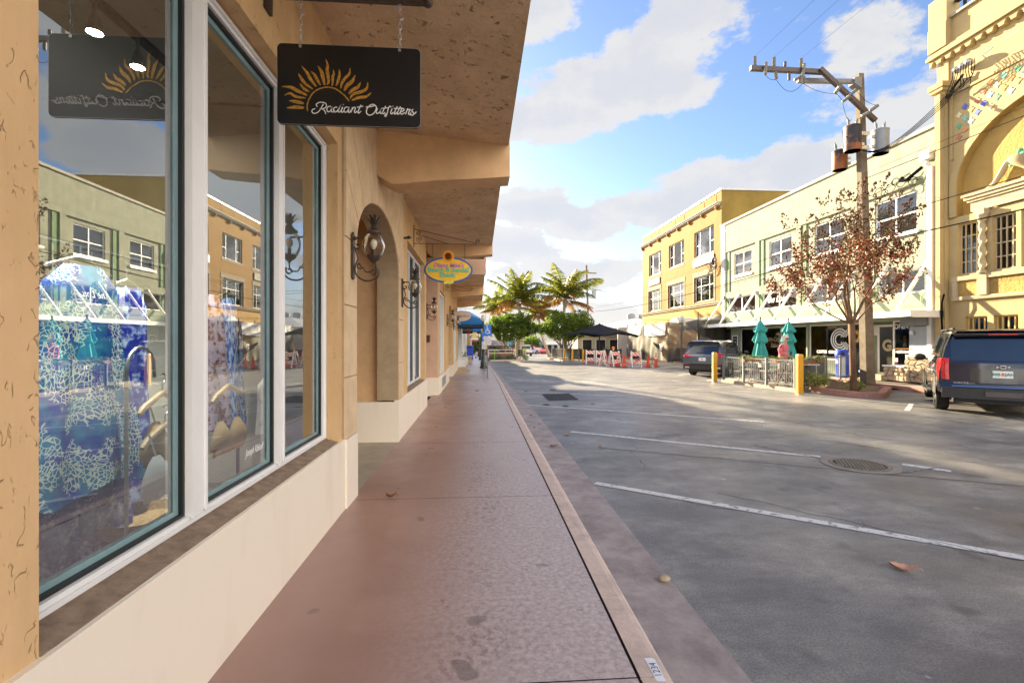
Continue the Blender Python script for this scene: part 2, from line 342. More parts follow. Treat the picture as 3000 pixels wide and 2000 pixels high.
def asphalt():
    m,nt,N,L,b=nodes_of('asphalt'); tc=N.new('ShaderNodeTexCoord'); v=tc.outputs['Object']
    base=mixc(N,L,ramp(N,L,ntex(N,L,mapv(N,L,v,(1,.6,1)),.32,6,.6),.3,.7,(0,0,0),(1,1,1)),(.135,.139,.148),(.24,.236,.228))
    base=mixc(N,L,ramp(N,L,ntex(N,L,v,1.3,5,.7),.5,.72,(0,0,0),(1,1,1)),base,(.31,.30,.285))
    grit=ramp(N,L,ntex(N,L,v,75,3,.85),.3,.7,(.5,.5,.5),(1.5,1.5,1.5)); col=mixc(N,L,1.0,base,grit,'MULTIPLY')
    st_=ramp(N,L,ntex(N,L,mapv(N,L,v,(.8,1.5,1)),1.1,8,.75),.42,.62,(.66,.66,.68),(1.12,1.11,1.08)); col=mixc(N,L,1.0,col,st_,'MULTIPLY')
    oil=ramp(N,L,ntex(N,L,v,1.9,2,.5),.66,.73,(1,1,1),(.55,.55,.56)); col=mixc(N,L,1.0,col,oil,'MULTIPLY')
    # seams and cracks
    vn=N.new('ShaderNodeTexVoronoi'); vn.feature='DISTANCE_TO_EDGE'; vn.inputs['Scale'].default_value=.33
    dv=N.new('ShaderNodeVectorMath'); dv.operation='ADD'; 
    nz=N.new('ShaderNodeTexNoise'); nz.inputs['Scale'].default_value=1.6; nz.inputs['Detail'].default_value=5; L.new(v,nz.inputs['Vector'])
    scn=N.new('ShaderNodeVectorMath'); scn.operation='SCALE'; scn.inputs['Scale'].default_value=.55; L.new(nz.outputs['Color'],scn.inputs[0])
    L.new(v,dv.inputs[0]); L.new(scn.outputs[0],dv.inputs[1]); L.new(dv.outputs[0],vn.inputs['Vector'])
    ck=mth(N,L,'MULTIPLY',mth(N,L,'LESS_THAN',vn.outputs['Distance'],.0022),ramp(N,L,ntex(N,L,v,.5,2),.5,.56,(0,0,0),(1,1,1)))
    col=mixc(N,L,mth(N,L,'MULTIPLY',ck,.75),col,(.02,.02,.02))
    fl=ramp(N,L,ntex(N,L,v,7,1,.3),.80,.81,(0,0,0),(1,1,1)); col=mixc(N,L,mth(N,L,'MULTIPLY',fl,.5),col,(.5,.5,.5))
    L.new(col,b.inputs['Base Color'])
    rg=N.new('ShaderNodeMapRange'); L.new(ntex(N,L,mapv(N,L,v,(1,1,1),(3,0,0)),.7,4),rg.inputs[0]); rg.inputs[1].default_value=.3; rg.inputs[2].default_value=.7; rg.inputs[3].default_value=.36; rg.inputs[4].default_value=.6
    L.new(rg.outputs[0],b.inputs['Roughness'])
    bumpn(N,L,b,mth(N,L,'ADD',ntex(N,L,v,140,3,.7),mth(N,L,'MULTIPLY',ck,-1.5)),.5,.005); return m
walk_m=concrete_walk(); asph=asphalt()
kerb_m=mt('kerb_concrete',(.62,.49,.42),.6,.14,4,.8,50,bd=.006,col2=(.42,.33,.29),thr=(.3,.52))
gutt_m=mt('gutter_concrete',(.38,.325,.315),.6,.3,3.5,.9,50,col2=(.21,.175,.17),bd=.004)
pave_m=mt('pale_pavement',(.42,.36,.30),.7,.12,1.5,.3,60)
vest_m=mt('beige_concrete',(.40,.34,.25),.6,.12,3,.3,60)
mark_m=mt('road_marking_paint',(.60,.60,.60),.6,.1,14,.3,90,col2=(.24,.24,.24),thr=(.39,.47))
bluemark=mt('blue_marking_paint',(.16,.22,.45),.6,.1,9,col2=(.12,.14,.2),thr=(.3,.5))
faint_m=mt('worn_marking_paint',(.30,.30,.29),.7,.1,14,col2=(.12,.12,.115),thr=(.45,.6))
redcurb=mt('red_brown_kerb',(.36,.19,.155),.65,.15,6,.5,50)
mulch=mt('mulch',(.20,.14,.10),.95,.5,30,1,40,bd=.03)
# ---------------- ground ----------------
def ysteps(a,b,n): return [a+(b-a)*i/n for i in range(n+1)]
def sheet(name,x0,x1,y0,y1,dz,m,n=24,xf0=None,xf1=None):
    mb=MB(); ys=ysteps(y0,y1,n)
    if y0<38<y1: ys=sorted(set(ys+[38]))
    f0=xf0 or (lambda y:x0); f1=xf1 or (lambda y:x1)
    mb.strip([(f1(y),y,gz(y)+dz) for y in ys],[(f0(y),y,gz(y)+dz) for y in ys]); return struct(name,mb,m)
def KX(y):
    if y<17.5: return .88
    t=min(1,(y-17.5)/20); return .88-.28*t*t*(3-2*t)
def GX(y):
    if y<11: return 1.32
    return 1.32+(KX(y)+.22-1.32)*min(1,(y-11)/9)
ground_m=mt('far_ground',(.30,.27,.23),.9,.2,.2)
mb=MB(); ys=[-60,38,80,160,400,1500]
mb.strip([(900,y,gz(y)-.06) for y in ys],[(-900,y,gz(y)-.06) for y in ys]); struct('ground',mb,ground_m)
sheet('road',1.2,15.2,-14,160,0,asph,40,xf0=lambda y:GX(y)-.02)
# left pavement, split at its control joints
mb=MB(); js=[-6,-2.9,-.4,2.1,4.64,7.14,9.7,12.3,14.9,17.4,20,22.6,25.2,27.8,30.4,33,35.6,38.2]
for a,b in zip(js,js[1:]):
    ys=ysteps(a+.004,b-.004,2); mb.strip([(KX(y)-.165,y,.13+gz(y)) for y in ys],[(-1.3,y,.13+gz(y)) for y in ys])
ys=ysteps(38.21,110,8); mb.strip([(KX(38)-.165,y,.13+gz(y)) for y in ys],[(-1.3,y,.13+gz(y)) for y in ys])
o=struct('pavement',mb,walk_m)
sheet('pavement_bedding',-1.3,.9,-6,110,.118,mt('joint_dirt',(.05,.04,.035),.9,.2,9),xf1=lambda y:KX(y)-.03)  # dark bedding showing in the pavement joints
# kerb with rounded nose, then gutter pan
mb=MB(); prof=[(-.150,.131),(-.05,.131),(-.018,.124),(0,.105),(.012,.05),(.022,.012)]
segs=[-6]+[j for j in js if j>-6]+[60,110]
for a,b in zip(segs,segs[1:]):
    ys=ysteps(a+.003,b-.003,3)
    for (p0,q0),(p1,q1) in zip(prof,prof[1:]):
        mb.strip([(KX(y)+p1,y,q1+gz(y)) for y in ys],[(KX(y)+p0,y,q0+gz(y)) for y in ys])
    mb.quad(*[(KX(a+.003)+p,a+.003,q) for p,q in [(-.15,0)]+prof][::-1])
struct('kerb',mb,kerb_m,smooth=50)
mb=MB(); ys=ysteps(-6,110,58); mb.strip([(GX(y),y,gz(y)+.004) for y in ys],[(KX(y)+.021,y,gz(y)+.013) for y in ys]); struct('gutter',mb,gutt_m)
# joint wedge line, dark debris
# markings
def mark(pts,w=.1,z=.005,name='road_marking',m=None,mb=None):
    mb=mb or MB()
    for p,q in zip(pts,pts[1:]):
        p=Vector(p+(0,)); q=Vector(q+(0,)); d=(q-p).normalized(); r=Vector((-d.y,d.x,0))*w/2
        mb.quad(*[(v.x,v.y,gz(v.y)+z) for v in (p-r,q-r,q+r,p+r)])
    return mb
stalls=[((1.35,5.43),(5.35,2.42)),((1.68,8.54),(4.86,6.44)),((5.66,5.97),(5.97,5.60)),((1.27,12.2),(5.82,9.30)),((1.24,15.55),(5.42,13.30)),
 ((1.13,19.62),(5.32,17.22)),((1.25,20.75),(4.70,19.0)),((.95,25.15),(4.98,23.1)),((.9,28.4),(4.9,26.4)),((.85,31.6),(4.8,29.7)),((.8,34.6),(4.7,32.8))]
for p,q in stalls: struct('parking_line',mark([p,q],.11),mark_m)
mb=MB()
for i in range(11):
    t=(i+.7)/11.5; a=(1.2+3.55*t,20.6-1.75*t); b=(a[0]+.35,a[1]-1.0-.12*t); mark([a,b],.09,mb=mb)
struct('hatched_marking',mb,mark_m)
struct('faint_line',mark([(9.65,11.3),(9.75,9.6),(9.93,8.0)],.05),faint_m)
struct('parking_line',mark([(10.12,10.55),(11.48,11.82)],.11),mark_m)
struct('parking_line',mark([(9.4,18.98),(11.2,20.85)],.11),mark_m); struct('parking_line',mark([(9.5,22.1),(11.0,23.6)],.11),mark_m)
struct('parking_line',mark([(9.3,25.5),(11.3,27.5)],.11),mark_m); struct('parking_line',mark([(9.3,28.7),(10.9,30.3)],.11),mark_m)
struct('survey_line',mark([(4.35,7.25),(4.85,6.33)],.03),faint_m); struct('survey_line',mark([(5.15,5.55),(5.9,5.75)],.03),faint_m)
struct('survey_line',mark([(4.35,7.25),(4.5,7.1)],.03),faint_m); struct('survey_line',mark([(5.0,6.9),(5.35,6.55)],.03),faint_m)
patch_m=mt('fresh_asphalt_patch',(.035,.035,.037),.75,.3,9,.6,90,bd=.005)
mb=MB(); mb.quad((1.95,14.65,.006),(1.93,13.05,.006),(2.82,13.15,.006),(2.84,14.8,.006)); struct('asphalt_patch',mb,patch_m)
for x,y,r in ((2.2,11.9,.09),(2.5,15.9,.13),(1.75,12.2,.1),(3.0,12.3,.06),(1.55,15.5,.08)):
    mb=MB(); mb.add([(x+r*cos(a*.7)*(1+.3*sin(a*3)),y+r*1.3*sin(a*.7),.0055) for a in range(9)],[tuple(range(9))]); struct('asphalt_patch',mb,patch_m)
# long seam between road pours
seam=mt('road_seam',(.03,.03,.03),.9,.2,9)
def wig(p,q,n,a,seed):
    r=random.Random(seed); out=[]
    for i in range(n+1):
        t=i/n; out.append((p[0]+(q[0]-p[0])*t+r.uniform(-a,a),p[1]+(q[1]-p[1])*t+r.uniform(-a,a)))
    return out
struct('road_crack',mark(wig((1.9,7.2),(7.6,4.2),30,.02,1),.016,.006),seam)
struct('road_crack',mark(wig((4.6,9.2),(6.3,6.6),22,.03,2),.012,.006),seam)
struct('road_crack',mark(wig((6.3,6.6),(7.4,4.9),16,.03,3),.02,.0058),mt('crack_sealant',(.2,.2,.19),.7,.2,20))
struct('road_crack',mark(wig((2.6,5.0),(4.3,3.0),18,.03,4),.009,.006),seam)
# right-hand pavement and kerb, planting bed, bulb-out
def slab(name,pts,z0,z1,m,rad=.03):
    mb=MB(); n=len(pts); c=Vector((sum(p[0] for p in pts)/n,sum(p[1] for p in pts)/n,0))
    ins=[(Vector((p[0],p[1],0))+(c-Vector((p[0],p[1],0))).normalized()*rad) for p in pts]
    mb.add([(p[0],p[1],z0+gz(p[1])) for p in pts]+[(p[0],p[1],z1-rad*.6+gz(p[1])) for p in pts]+[(p.x,p.y,z1+gz(p.y)) for p in ins],
      [(i,(i+1)%n,n+(i+1)%n,n+i) for i in range(n)]+[(n+i,n+(i+1)%n,2*n+(i+1)%n,2*n+i) for i in range(n)]+[tuple(range(2*n,3*n))])
    return struct(name,mb,m)
slab('far_pavement',[(14.27,-10),(22,-10),(22,48),(14.27,48)],-.1,.125,pave_m)
slab('far_kerb',[(14.08,-10),(14.26,-10),(14.26,22.5),(14.08,22.5)],-.05,.14,redcurb); slab('far_kerb',[(14.08,22.51),(14.26,22.51),(14.26,31),(14.08,31)],-.05,.14,kerb_m)
slab('bulb_out_pavement',[(14.07,30.6),(14.07,52),(8.3,52),(7.0,44),(6.9,38),(7.3,35.4),(8.6,33.8),(11.5,31.6)],-.05,.11,pave_m)
slab('patio_slab',[(9.82,18.6),(10.16,14.52),(14.07,18.45),(14.07,22.4)],-.05,.12,pave_m)

def leafmat(name,c,c2,tr=.45,vs=3):
    m,nt,N,L,b=nodes_of(name); out=N['Material Output']; tc=N.new('ShaderNodeTexCoord'); col=ramp(N,L,ntex(N,L,tc.outputs['Object'],vs,4),.38,.62,c,c2); L.new(col,b.inputs['Base Color']); setc(b,'Roughness',.5)
    t=N.new('ShaderNodeBsdfTranslucent'); g=N.new('ShaderNodeMix'); g.data_type='RGBA'; g.blend_type='MULTIPLY'; g.inputs[0].default_value=1; L.new(col,g.inputs[6]); g.inputs[7].default_value=(2.2,2.3,1.2,1); L.new(g.outputs[2],t.inputs[0])
    mx=N.new('ShaderNodeMixShader'); mx.inputs[0].default_value=tr; L.new(b.outputs[0],mx.inputs[1]); L.new(t.outputs[0],mx.inputs[2]); L.new(mx.outputs[0],out.inputs[0]); MATS[name]=m; return m
# ---------------- left building (shop with the big window) ----------------
WX=-1.23
def wall_arch(mb,x0,x1,y0,y1,z0,z1,yc,hw,zs,rise,n=18):
    """wall slab between x0 and x1 with one arched opening that reaches z0"""
    a=[(yc-hw,z0),(yc-hw,zs)]+[(yc-hw*cos(PI*i/n),zs+rise*sin(PI*i/n)) for i in range(1,n)]+[(yc+hw,zs),(yc+hw,z0)]
    for x,fl in ((x0,False),(x1,True)):
        mb.quad(*[(x,p[0],p[1]) for p in ((y0,z0),(yc-hw,z0),(yc-hw,zs),(y0,zs))]); mb.quad(*[(x,p[0],p[1]) for p in ((yc+hw,z0),(y1,z0),(y1,zs),(yc+hw,zs))])
        top=[(y0 if i==0 else y1 if i==n else yc-hw*cos(PI*i/n),z1) for i in range(n+1)]
        arcp=[(yc-hw*cos(PI*i/n),zs+rise*sin(PI*i/n)) for i in range(n+1)]
        mb.quad((x,y0,zs),(x,yc-hw,zs),(x,y0,z1)); mb.quad((x,yc+hw,zs),(x,y1,zs),(x,y1,z1))
        for i in range(n):
            mb.quad((x,)+arcp[i],(x,)+arcp[i+1],(x,)+top[i+1],(x,)+top[i]) if i not in(0,n-1) else mb.quad((x,)+arcp[i],(x,)+arcp[i+1],(x,)+top[i+1],(x,)+top[i])
    for p,q in zip(a,a[1:]): mb.quad((x0,p[0],p[1]),(x0,q[0],q[1]),(x1,q[0],q[1]),(x1,p[0],p[1]))
    mb.quad((x0,y0,z1),(x0,y1,z1),(x1,y1,z1),(x1,y0,z1)); mb.quad((x0,y0,z0),(x0,y0,z1),(x1,y0,z1),(x1,y0,z0)); mb.quad((x0,y1,z0),(x0,y1,z1),(x1,y1,z1),(x1,y1,z0))
shop=thing('shop_building','tan stucco shop with three-pane display window, arched doorway and canopy, nearest on left','building',(-1.23,3,.13))
mb=MB(); B=mb.box
B(-1.53,WX,-5,1.42,.76,4.3); B(-1.53,WX,1.42,4.25,3.38,4.3)
B(-1.53,WX,4.25,4.372,.76,4.3)
B(-1.53,WX,7.722,8.32,.76,4.3); B(-1.53,WX,8.32,10.95,3.40,4.3); B(-1.53,WX,10.95,11.3,.76,4.3); B(-1.53,-1.28,1.42,4.25,.3,.76); B(-1.53,-1.28,8.32,10.95,.3,.76)
B(-6.5,-1.54,11.05,11.3,.13,4.3); B(-6.5,-6.3,-5,11.3,.13,4.3)
B(-6.3,-1.54,-5.2,-4.99,.13,4.3); B(-6.5,-1.25,-5,13.4,4.32,6.9)  # last box: unseen upper storey, added to carry the shadow across the road
build('wall',mb,tan,shop,True)
mb=MB(); B=mb.box
B(-1.27,-1.205,-5,4.4,.10,.765); B(-1.27,-1.205,7.26,11.32,.10,.76); B(-1.27,-1.19,4.4,4.79,.10,.755)
B(-4.4,-1.20,7.245,7.4,.10,.735); B(-1.53,-1.22,11.32,11.34,.1,.76)
build('plinth',mb,cream,shop,True)
# arch surround with jointed blocks
mb=MB(); wall_arch(mb,-1.52,-1.212,4.372,7.722,.755,4.14,6.03,1.25,2.6,.68)
build('arch_backing',mb,precjoint,shop,True)
mb=MB()
def block(pts,x0=-1.53,x1=-1.196,gap=.006):
    n=len(pts); c=(sum(p[0] for p in pts)/n,sum(p[1] for p in pts)/n)
    q=[]
    for i in range(n):
        a=Vector(pts[i-1]);b=Vector(pts[i]);d=Vector(pts[(i+1)%n]); e1=(a-b).normalized(); e2=(d-b).normalized(); k=(e1+e2)
        if k.length<.2: nrm=Vector((-e1.y,e1.x)); 
        s=abs(e1.x*e2.y-e1.y*e2.x); off=(k/ max(s,.3))*gap if k.length>.05 else Vector((c[0]-b.x,c[1]-b.y)).normalized()*gap
        q.append(b+off if (Vector(c)-b).dot(off)>0 else b-off)
    mb.ext([(p.x,p.y) for p in q],(x0,0,0),(0,1,0),(0,0,1),(x1-x0,0,0))
for a,b in ((.757,1.32),(1.32,1.98),(1.98,2.6)):
    block([(4.375,a),(4.78,a),(4.78,b),(4.375,b)]); block([(7.28,a),(7.72,a),(7.72,b),(7.28,b)])
na=9
def apt(t,o=0): return (6.03-(1.25+o)*cos(t),2.6+(.68+o)*sin(t))
for i in range(na):
    t0,t1=PI*i/na,PI*(i+1)/na; inner=[apt(t0+(t1-t0)*k/3) for k in range(4)]
    def outp(t):
        d=(-cos(t),sin(t)*1.0); s=1.66/abs(d[0]) if abs(d[0])>1e-6 else 99
        s2=1.53/max(1e-6,d[1]); s=min(s,s2); return (6.05+d[0]*s,2.6+d[1]*s)
    o0,o1=outp(t0),outp(t1); pts=inner+[o1]
    cr=(4.39 if o0[0]<6 else 7.71,4.13)
    if (abs(o0[0]-6.05)>1.65)!=(abs(o1[0]-6.05)>1.65): pts.append(cr)
    pts.append(o0); block(pts)
build('arch_surround',mb,precast,shop,True,label='pale precast stone blocks round the arched doorway')
# recessed entrance
mb=MB(); mb.box(-4.4,-1.54,7.4,7.6,.13,3.6); mb.box(-4.4,-1.54,4.4,4.6,.13,3.6); mb.box(-4.6,-4.4,4.4,7.6,.13,3.6); mb.box(-4.6,-1.54,4.4,7.6,3.55,3.7)
build('entrance_recess',mb,tan2,shop,True)
mb=MB(); mb.box(-4.4,-1.22,4.76,7.3,.05,.132); build('entrance_floor',mb,vest_m,shop,True)
d=MB(); d.box(-4.39,-4.34,5.3,6.7,.13,2.5); dd=build('door',d,white_al,shop,True); d=MB(); d.box(-4.335,-4.33,5.4,6.6,.35,2.4); build('door_glass',d,pane,dd,True)
# canopy
mb=MB()
def soffit(y0,y1,zw,ze,xe=.36,top=4.5):
    mb.box(-1.23,xe+.015,y0,y1,4.48,top) if False else None
    mb.quad((-1.3,y0,zw),(xe,y0,ze),(xe,y1,ze),(-1.3,y1,zw))
    mb.quad((xe,y0,ze),(xe+.02,y0,top),(xe+.02,y1,top),(xe,y1,ze))
    mb.quad((-1.3,y0,top),(-1.3,y1,top),(xe+.02,y1,top),(xe+.02,y0,top))
    mb.quad((-1.3,y0,zw),(-1.3,y0,top),(xe+.02,y0,top),(xe,y0,ze)); mb.quad((-1.3,y1,zw),(xe,y1,ze),(xe+.02,y1,top),(-1.3,y1,top))
soffit(-5,5.72,4.15,4.0); soffit(5.9,13.2,4.0,4.02,.335)
build('canopy',mb,soff,shop,True)
def beam(y0,y1,zb,xe=.375,zt=4.3,zh=.12,xw=-1.25):
    b=MB(); pr=[(xw,zt),(xe,zt),(xe,zb),(.05,zb-.03),(-.55,zb-.07),(-.92,zb-zh),(-1.02,zb-zh),(-1.12,zb-zh*.55),(xw,zb+.02)]
    b.ext(pr,(0,y0,0),(1,0,0),(0,0,1),(0,y1-y0,0)); return build('canopy_beam',b,tan2,shop,True)
beam(5.70,6.05,3.63); beam(11.75,12.1,3.80,.345,zh=.1)
# ---- display windows ----
def frame_rect(mb,x0,x1,y0,y1,z0,z1,w): 
    mb.box(x0,x1,y0,y0+w,z0,z1); mb.box(x0,x1,y1-w,y1,z0,z1); mb.box(x0,x1,y0+w,y1-w,z0,z0+w*.8); mb.box(x0,x1,y0+w,y1-w,z1-w,z1)
def disp_window(y0,y1,z0,z1,muls,nm='window'):
    mb=MB(); frame_rect(mb,-1.39,-1.335,y0,y1,z0,z1,.055); frame_rect(mb,-1.335,-1.322,y0+.012,y1-.012,z0+.01,z1-.012,.02)
    for m,w in muls: mb.box(-1.392,-1.326,m-w/2,m+w/2,z0+.04,z1-.05); mb.box(-1.326,-1.318,m-w/2,m-w/2+.014,z0+.03,z1-.04); mb.box(-1.326,-1.318,m+w/2-.014,m+w/2,z0+.03,z1-.04)
    w=build(nm,mb,white_al,shop,True,label='large display window with white frame' )
    ys=[y0+.055]
    for m,ww in muls: ys+= [m-ww/2,m+ww/2]
    ys.append(y1-.055)
    for i in range(0,len(ys),2):
        a,b=ys[i],ys[i+1]
        g=MB(); frame_rect(g,-1.388,-1.352,a+.0005,b-.0005,z0+.0445,z1-.0555,.016); build('gasket',g,blackrub,w,True)
        g=MB(); frame_rect(g,-1.40,-1.372,a+.0165,b-.0165,z0+.0575,z1-.072,.028); build('glass_edge',g,teal_edge,w,True)
        g=MB(); g.quad((-1.378,a+.01,z0+.05),(-1.378,b-.01,z0+.05),(-1.378,b-.01,z1-.06),(-1.378,a+.01,z1-.06)); build('glass_pane',g,shopglass,w,True)
    return w
w1=disp_window(1.42,4.25,.80,3.38,((2.352,.125),(3.292,.095)))
s=MB(); s.add([(-1.335,1.42,.80),(-1.335,4.25,.80),(-1.225,4.25,.767),(-1.225,1.42,.767),(-1.335,1.42,.74),(-1.335,4.25,.74),(-1.225,4.25,.74),(-1.225,1.42,.74)],[(0,1,2,3),(0,4,5,1),(3,2,6,7),(0,3,7,4),(1,5,6,2)]); build('sill',s,sillbr,w1,True)
w2=disp_window(8.34,10.93,.80,3.38,((9.2,.07),(9.9,.07)))
s=MB(); s.add([(-1.335,8.32,.80),(-1.335,10.95,.80),(-1.225,10.95,.767),(-1.225,8.32,.767),(-1.335,8.32,.74),(-1.335,10.95,.74),(-1.225,10.95,.74),(-1.225,8.32,.74)],[(0,1,2,3),(0,4,5,1),(3,2,6,7),(0,3,7,4),(1,5,6,2)]); build('sill',s,sillbr,w2,True)
# handwritten word on the glass
text('Joseph Ribkoff',.062,white_p,w1,(-1.374,3.02,.985),(0,1,0),(0,0,1),.001,'lettering',shear=.35,sx=.62)
# ---- shop interior ----
intw=mt('shop_wall_paint',(.36,.36,.32),.7,.08,1); intc=mt('shop_ceiling_paint',(.24,.25,.22),.75,.06,1); intf=mt('shop_floor',(.10,.09,.08),.45,.2,3)
room=thing('shop_interior','dim grey-green showroom behind the large display window','room',(-3.5,2,.3))
mb=MB(); mb.box(-6.28,-6.2,-4.8,4.3,.3,3.7); mb.box(-6.2,-1.54,4.3,4.38,.3,3.7); mb.box(-6.2,-1.54,-4.9,-4.8,.3,3.7); build('wall',mb,intw,room,True)
mb=MB(); mb.box(-6.2,-1.54,-4.8,4.3,.24,.3); mb.box(-2.35,-1.54,-4.8,4.3,.30,.42); build('floor',mb,intf,room,True)
mb=MB(); mb.box(-6.2,-1.54,-4.8,4.3,3.72,3.8); build('ceiling',mb,intc,room,True)
mb=MB(); mb.box(-6.2,-1.54,7.65,11.0,.3,.4); mb.box(-4,-3.9,7.65,11.0,.4,3.7); mb.box(-4,-1.54,7.65,11,3.5,3.6); room2=thing('shop_interior','pale showroom behind the tall window beyond the arched doorway','room',(-3,9.3,.3)); build('wall',mb,intw,room2,True)
# ---------------- right side of the street ----------------
FX=16.6
mint=worm_stucco('mint_stucco',(.41,.425,.335),(.32,.335,.26),sc=7,stretch=(1,1,1),st=.9,groove=.05,mask=(.35,.5),dark=.93)
mintlow=mt('mint_stucco_smooth',(.30,.355,.25),.75,.07,2,.3,50,bd=.006,spec=.08)
jambshade=mt('jamb_shadow_green',(.13,.22,.10),.7,.15,3)  # mint darkened to the tone of the jamb shadow
mustard=mt('mustard_stucco',(.27,.145,.038),.75,.10,.9,.4,30,bd=.01,spec=.08)
mustard_side=mt('olive_mustard_stucco',(0.313,0.218,0.061),.8,.14,.6,.3,30,col2=(.23,.16,.045),bd=.01,spec=.08)
yellow=mt('yellow_stucco',(.45,.355,.185),.75,.06,1.2,.5,26,bd=.012,spec=.08)
yellowd=mt('deep_yellow_stucco',(.40,.275,.095),.75,.08,1.6,.8,16,bd=.03,spec=.08)
creamt=mt('cream_trim',(.46,.385,.25),.65,.05,3,.2,40,bd=.006,spec=.08)
oldstone=mt('weathered_cream_trim',(0.299,0.254,0.195),.8,.14,4,.5,40,bd=.01,spec=.08)
roofmet=mt('white_roof_edge',(0.53,0.537,0.558),.4,.05,3)
greycoping=mt('grey_coping',(0.354,0.333,0.286),.7,.15,5)
blindm=mt('window_blinds',(.50,.46,.40),.6,.05,2,1,1,bd=.001)
def rect_yz(x,y0,y1,z0,z1): return ((x,y0,z0),(x,y0,z1),(x,y1,z1),(x,y1,z0))
def facade(mb,x,th,y0,y1,z0,z1,holes):
    """wall slab facing -X with rectangular openings (y0,y1,z0,z1), depth th"""
    ys=sorted(set([y0,y1]+[h[0] for h in holes]+[h[1] for h in holes])); zs=sorted(set([z0,z1]+[h[2] for h in holes]+[h[3] for h in holes]))
    inside=lambda a,b:any(h[0]<a<h[1] and h[2]<b<h[3] for h in holes)
    for a,b in zip(ys,ys[1:]):
        for c,d in zip(zs,zs[1:]):
            if not inside((a+b)/2,(c+d)/2): mb.quad((x,a,c),(x,a,d),(x,b,d),(x,b,c))
    for a,b,c,d in holes:
        X=x+th
        mb.quad((x,a,c),(X,a,c),(X,a,d),(x,a,d)); mb.quad((x,b,c),(x,b,d),(X,b,d),(X,b,c)); mb.quad((x,a,d),(X,a,d),(X,b,d),(x,b,d)); mb.quad((x,a,c),(x,b,c),(X,b,c),(X,a,c))
winpane=glassm('street_window_glass',(.72,.72,.70),1.75,.85)
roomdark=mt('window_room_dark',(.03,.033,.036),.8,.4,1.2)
def blind_mat():
    m,nt,N,L,b=nodes_of('slatted_blind'); tc=N.new('ShaderNodeTexCoord'); sp=N.new('ShaderNodeSeparateXYZ'); L.new(tc.outputs['Object'],sp.inputs[0])
    s=mth(N,L,'FRACT',mth(N,L,'MULTIPLY',sp.outputs[2],17)); c=ramp(N,L,s,.1,.35,(.22,.19,.16),(.62,.55,.46)); L.new(c,b.inputs['Base Color']); return m
blind=blind_mat()
blind_al=mt('pale_blind',(.52,.50,.47),.6,.05,4)
def win(parent,x,y0,y1,z0,z1,cols=(.5,),rows=(.5,),fm=None,fw=.06,bar=.045,sill=None,depth=.10,back=None,full=True,bars_up=None,label=None):
    """sash window: frame > panes, set in the plane x (frame front)"""
    mb=MB(); fm=fm or white_p
    mb.box(x,x+.06,y0,y0+fw,z0,z1); mb.box(x,x+.06,y1-fw,y1,z0,z1); mb.box(x,x+.06,y0+fw,y1-fw,z0,z0+fw); mb.box(x,x+.06,y0+fw,y1-fw,z1-fw,z1)
    for c in cols: yy=y1-(y1-y0)*c; mb.box(x+.004,x+.055,yy-bar/2,yy+bar/2,z0+fw,z1-fw)
    for r in rows:
        zz=z0+(z1-z0)*r
        if bars_up is None: mb.box(x+.007,x+.052,y0+fw,y1-fw,zz-bar/2,zz+bar/2)
        else:
            for a,b in bars_up: mb.box(x+.007,x+.052,y1-(y1-y0)*b,y1-(y1-y0)*a,zz-bar/2,zz+bar/2)
    w=build('window',mb,fm,parent,True,label=label)
    g=MB(); g.quad(*rect_yz(x+.035,y0+.02,y1-.02,z0+.02,z1-.02)); build('pane',g,winpane,w,True)
    g=MB(); g.box(x+.16,x+.18,y0+.02,y1-.02,z0+.02,z1-.02); build('blind',g,back or blind_al,w,True)
    if sill: s=MB(); s.box(x-.14,x+.02,y0-.1,y1+.1,z0-sill,z0-.005); build('sill',s,fm if sill<.16 else oldstone,w,True)
    return w
# --- three-storey mustard building ---
bb=thing('mustard_building','three-storey mustard stucco building with flat white roof edge, beyond the mint building','building',(FX,39,0))
up=[(32.48,35.54,8.03,9.95),(37.36,40.43,8.0,9.92),(42.2,45.27,7.93,9.95)]; lo=[(32.48,35.54,4.6,6.48),(37.38,40.6,4.5,6.47),(42.35,45.41,4.5,6.45)]
mb=MB(); facade(mb,FX,.25,31.42,47.1,4.2,12.0,up+lo); mb.quad(*rect_yz(FX,31.42,47.1,-.3,4.2)); build('wall',mb,mustard,bb,True)
mb=MB(); mb.quad((FX,31.42,-.3),(27,31.42,-.3),(27,31.42,12.0),(FX,31.42,12.0)); mb.quad((FX,47.1,-.3),(FX,47.1,12),(27,47.1,12),(27,47.1,-.3)); mb.quad((27,31.42,-.3),(27,47.1,-.3),(27,47.1,12),(27,31.42,12)); mb.quad((FX,31.42,11.8),(27,31.42,11.8),(27,47.1,11.8),(FX,47.1,11.8)); build('side_wall',mb,mustard_side,bb,True,label='shaded olive side wall above the mint roof')
mb=MB(); mb.box(FX-.06,FX+.2,31.36,47.16,12.0,12.13); mb.box(FX+.2,27.05,31.36,31.55,12.0,12.12); mb.box(FX+.2,27,46.95,47.16,12.0,12.13); build('roof_edge',mb,roofmet,bb,True)
mb=MB(); mb.ext([(0,0),(-.10,.02),(-.22,.10),(-.22,.17),(-.30,.19),(-.30,.25),(0,.25)],(FX-.002,31.5,10.98),(1,0,0),(0,0,1),(0,15.7,0)); build('cornice',mb,greycoping,bb,True)
for i in range(8): y=31.95+i*2.14; mb=MB(); mb.box(FX-.20,FX-.003,y-.07,y+.07,10.86,10.98); mb.box(FX-.13,FX-.003,y-.045,y+.045,10.76,10.86); build('cornice_bracket',mb,mt('rusty_bracket',(.30,.14,.05),.8,.2,9),bb,True)
mb=MB()
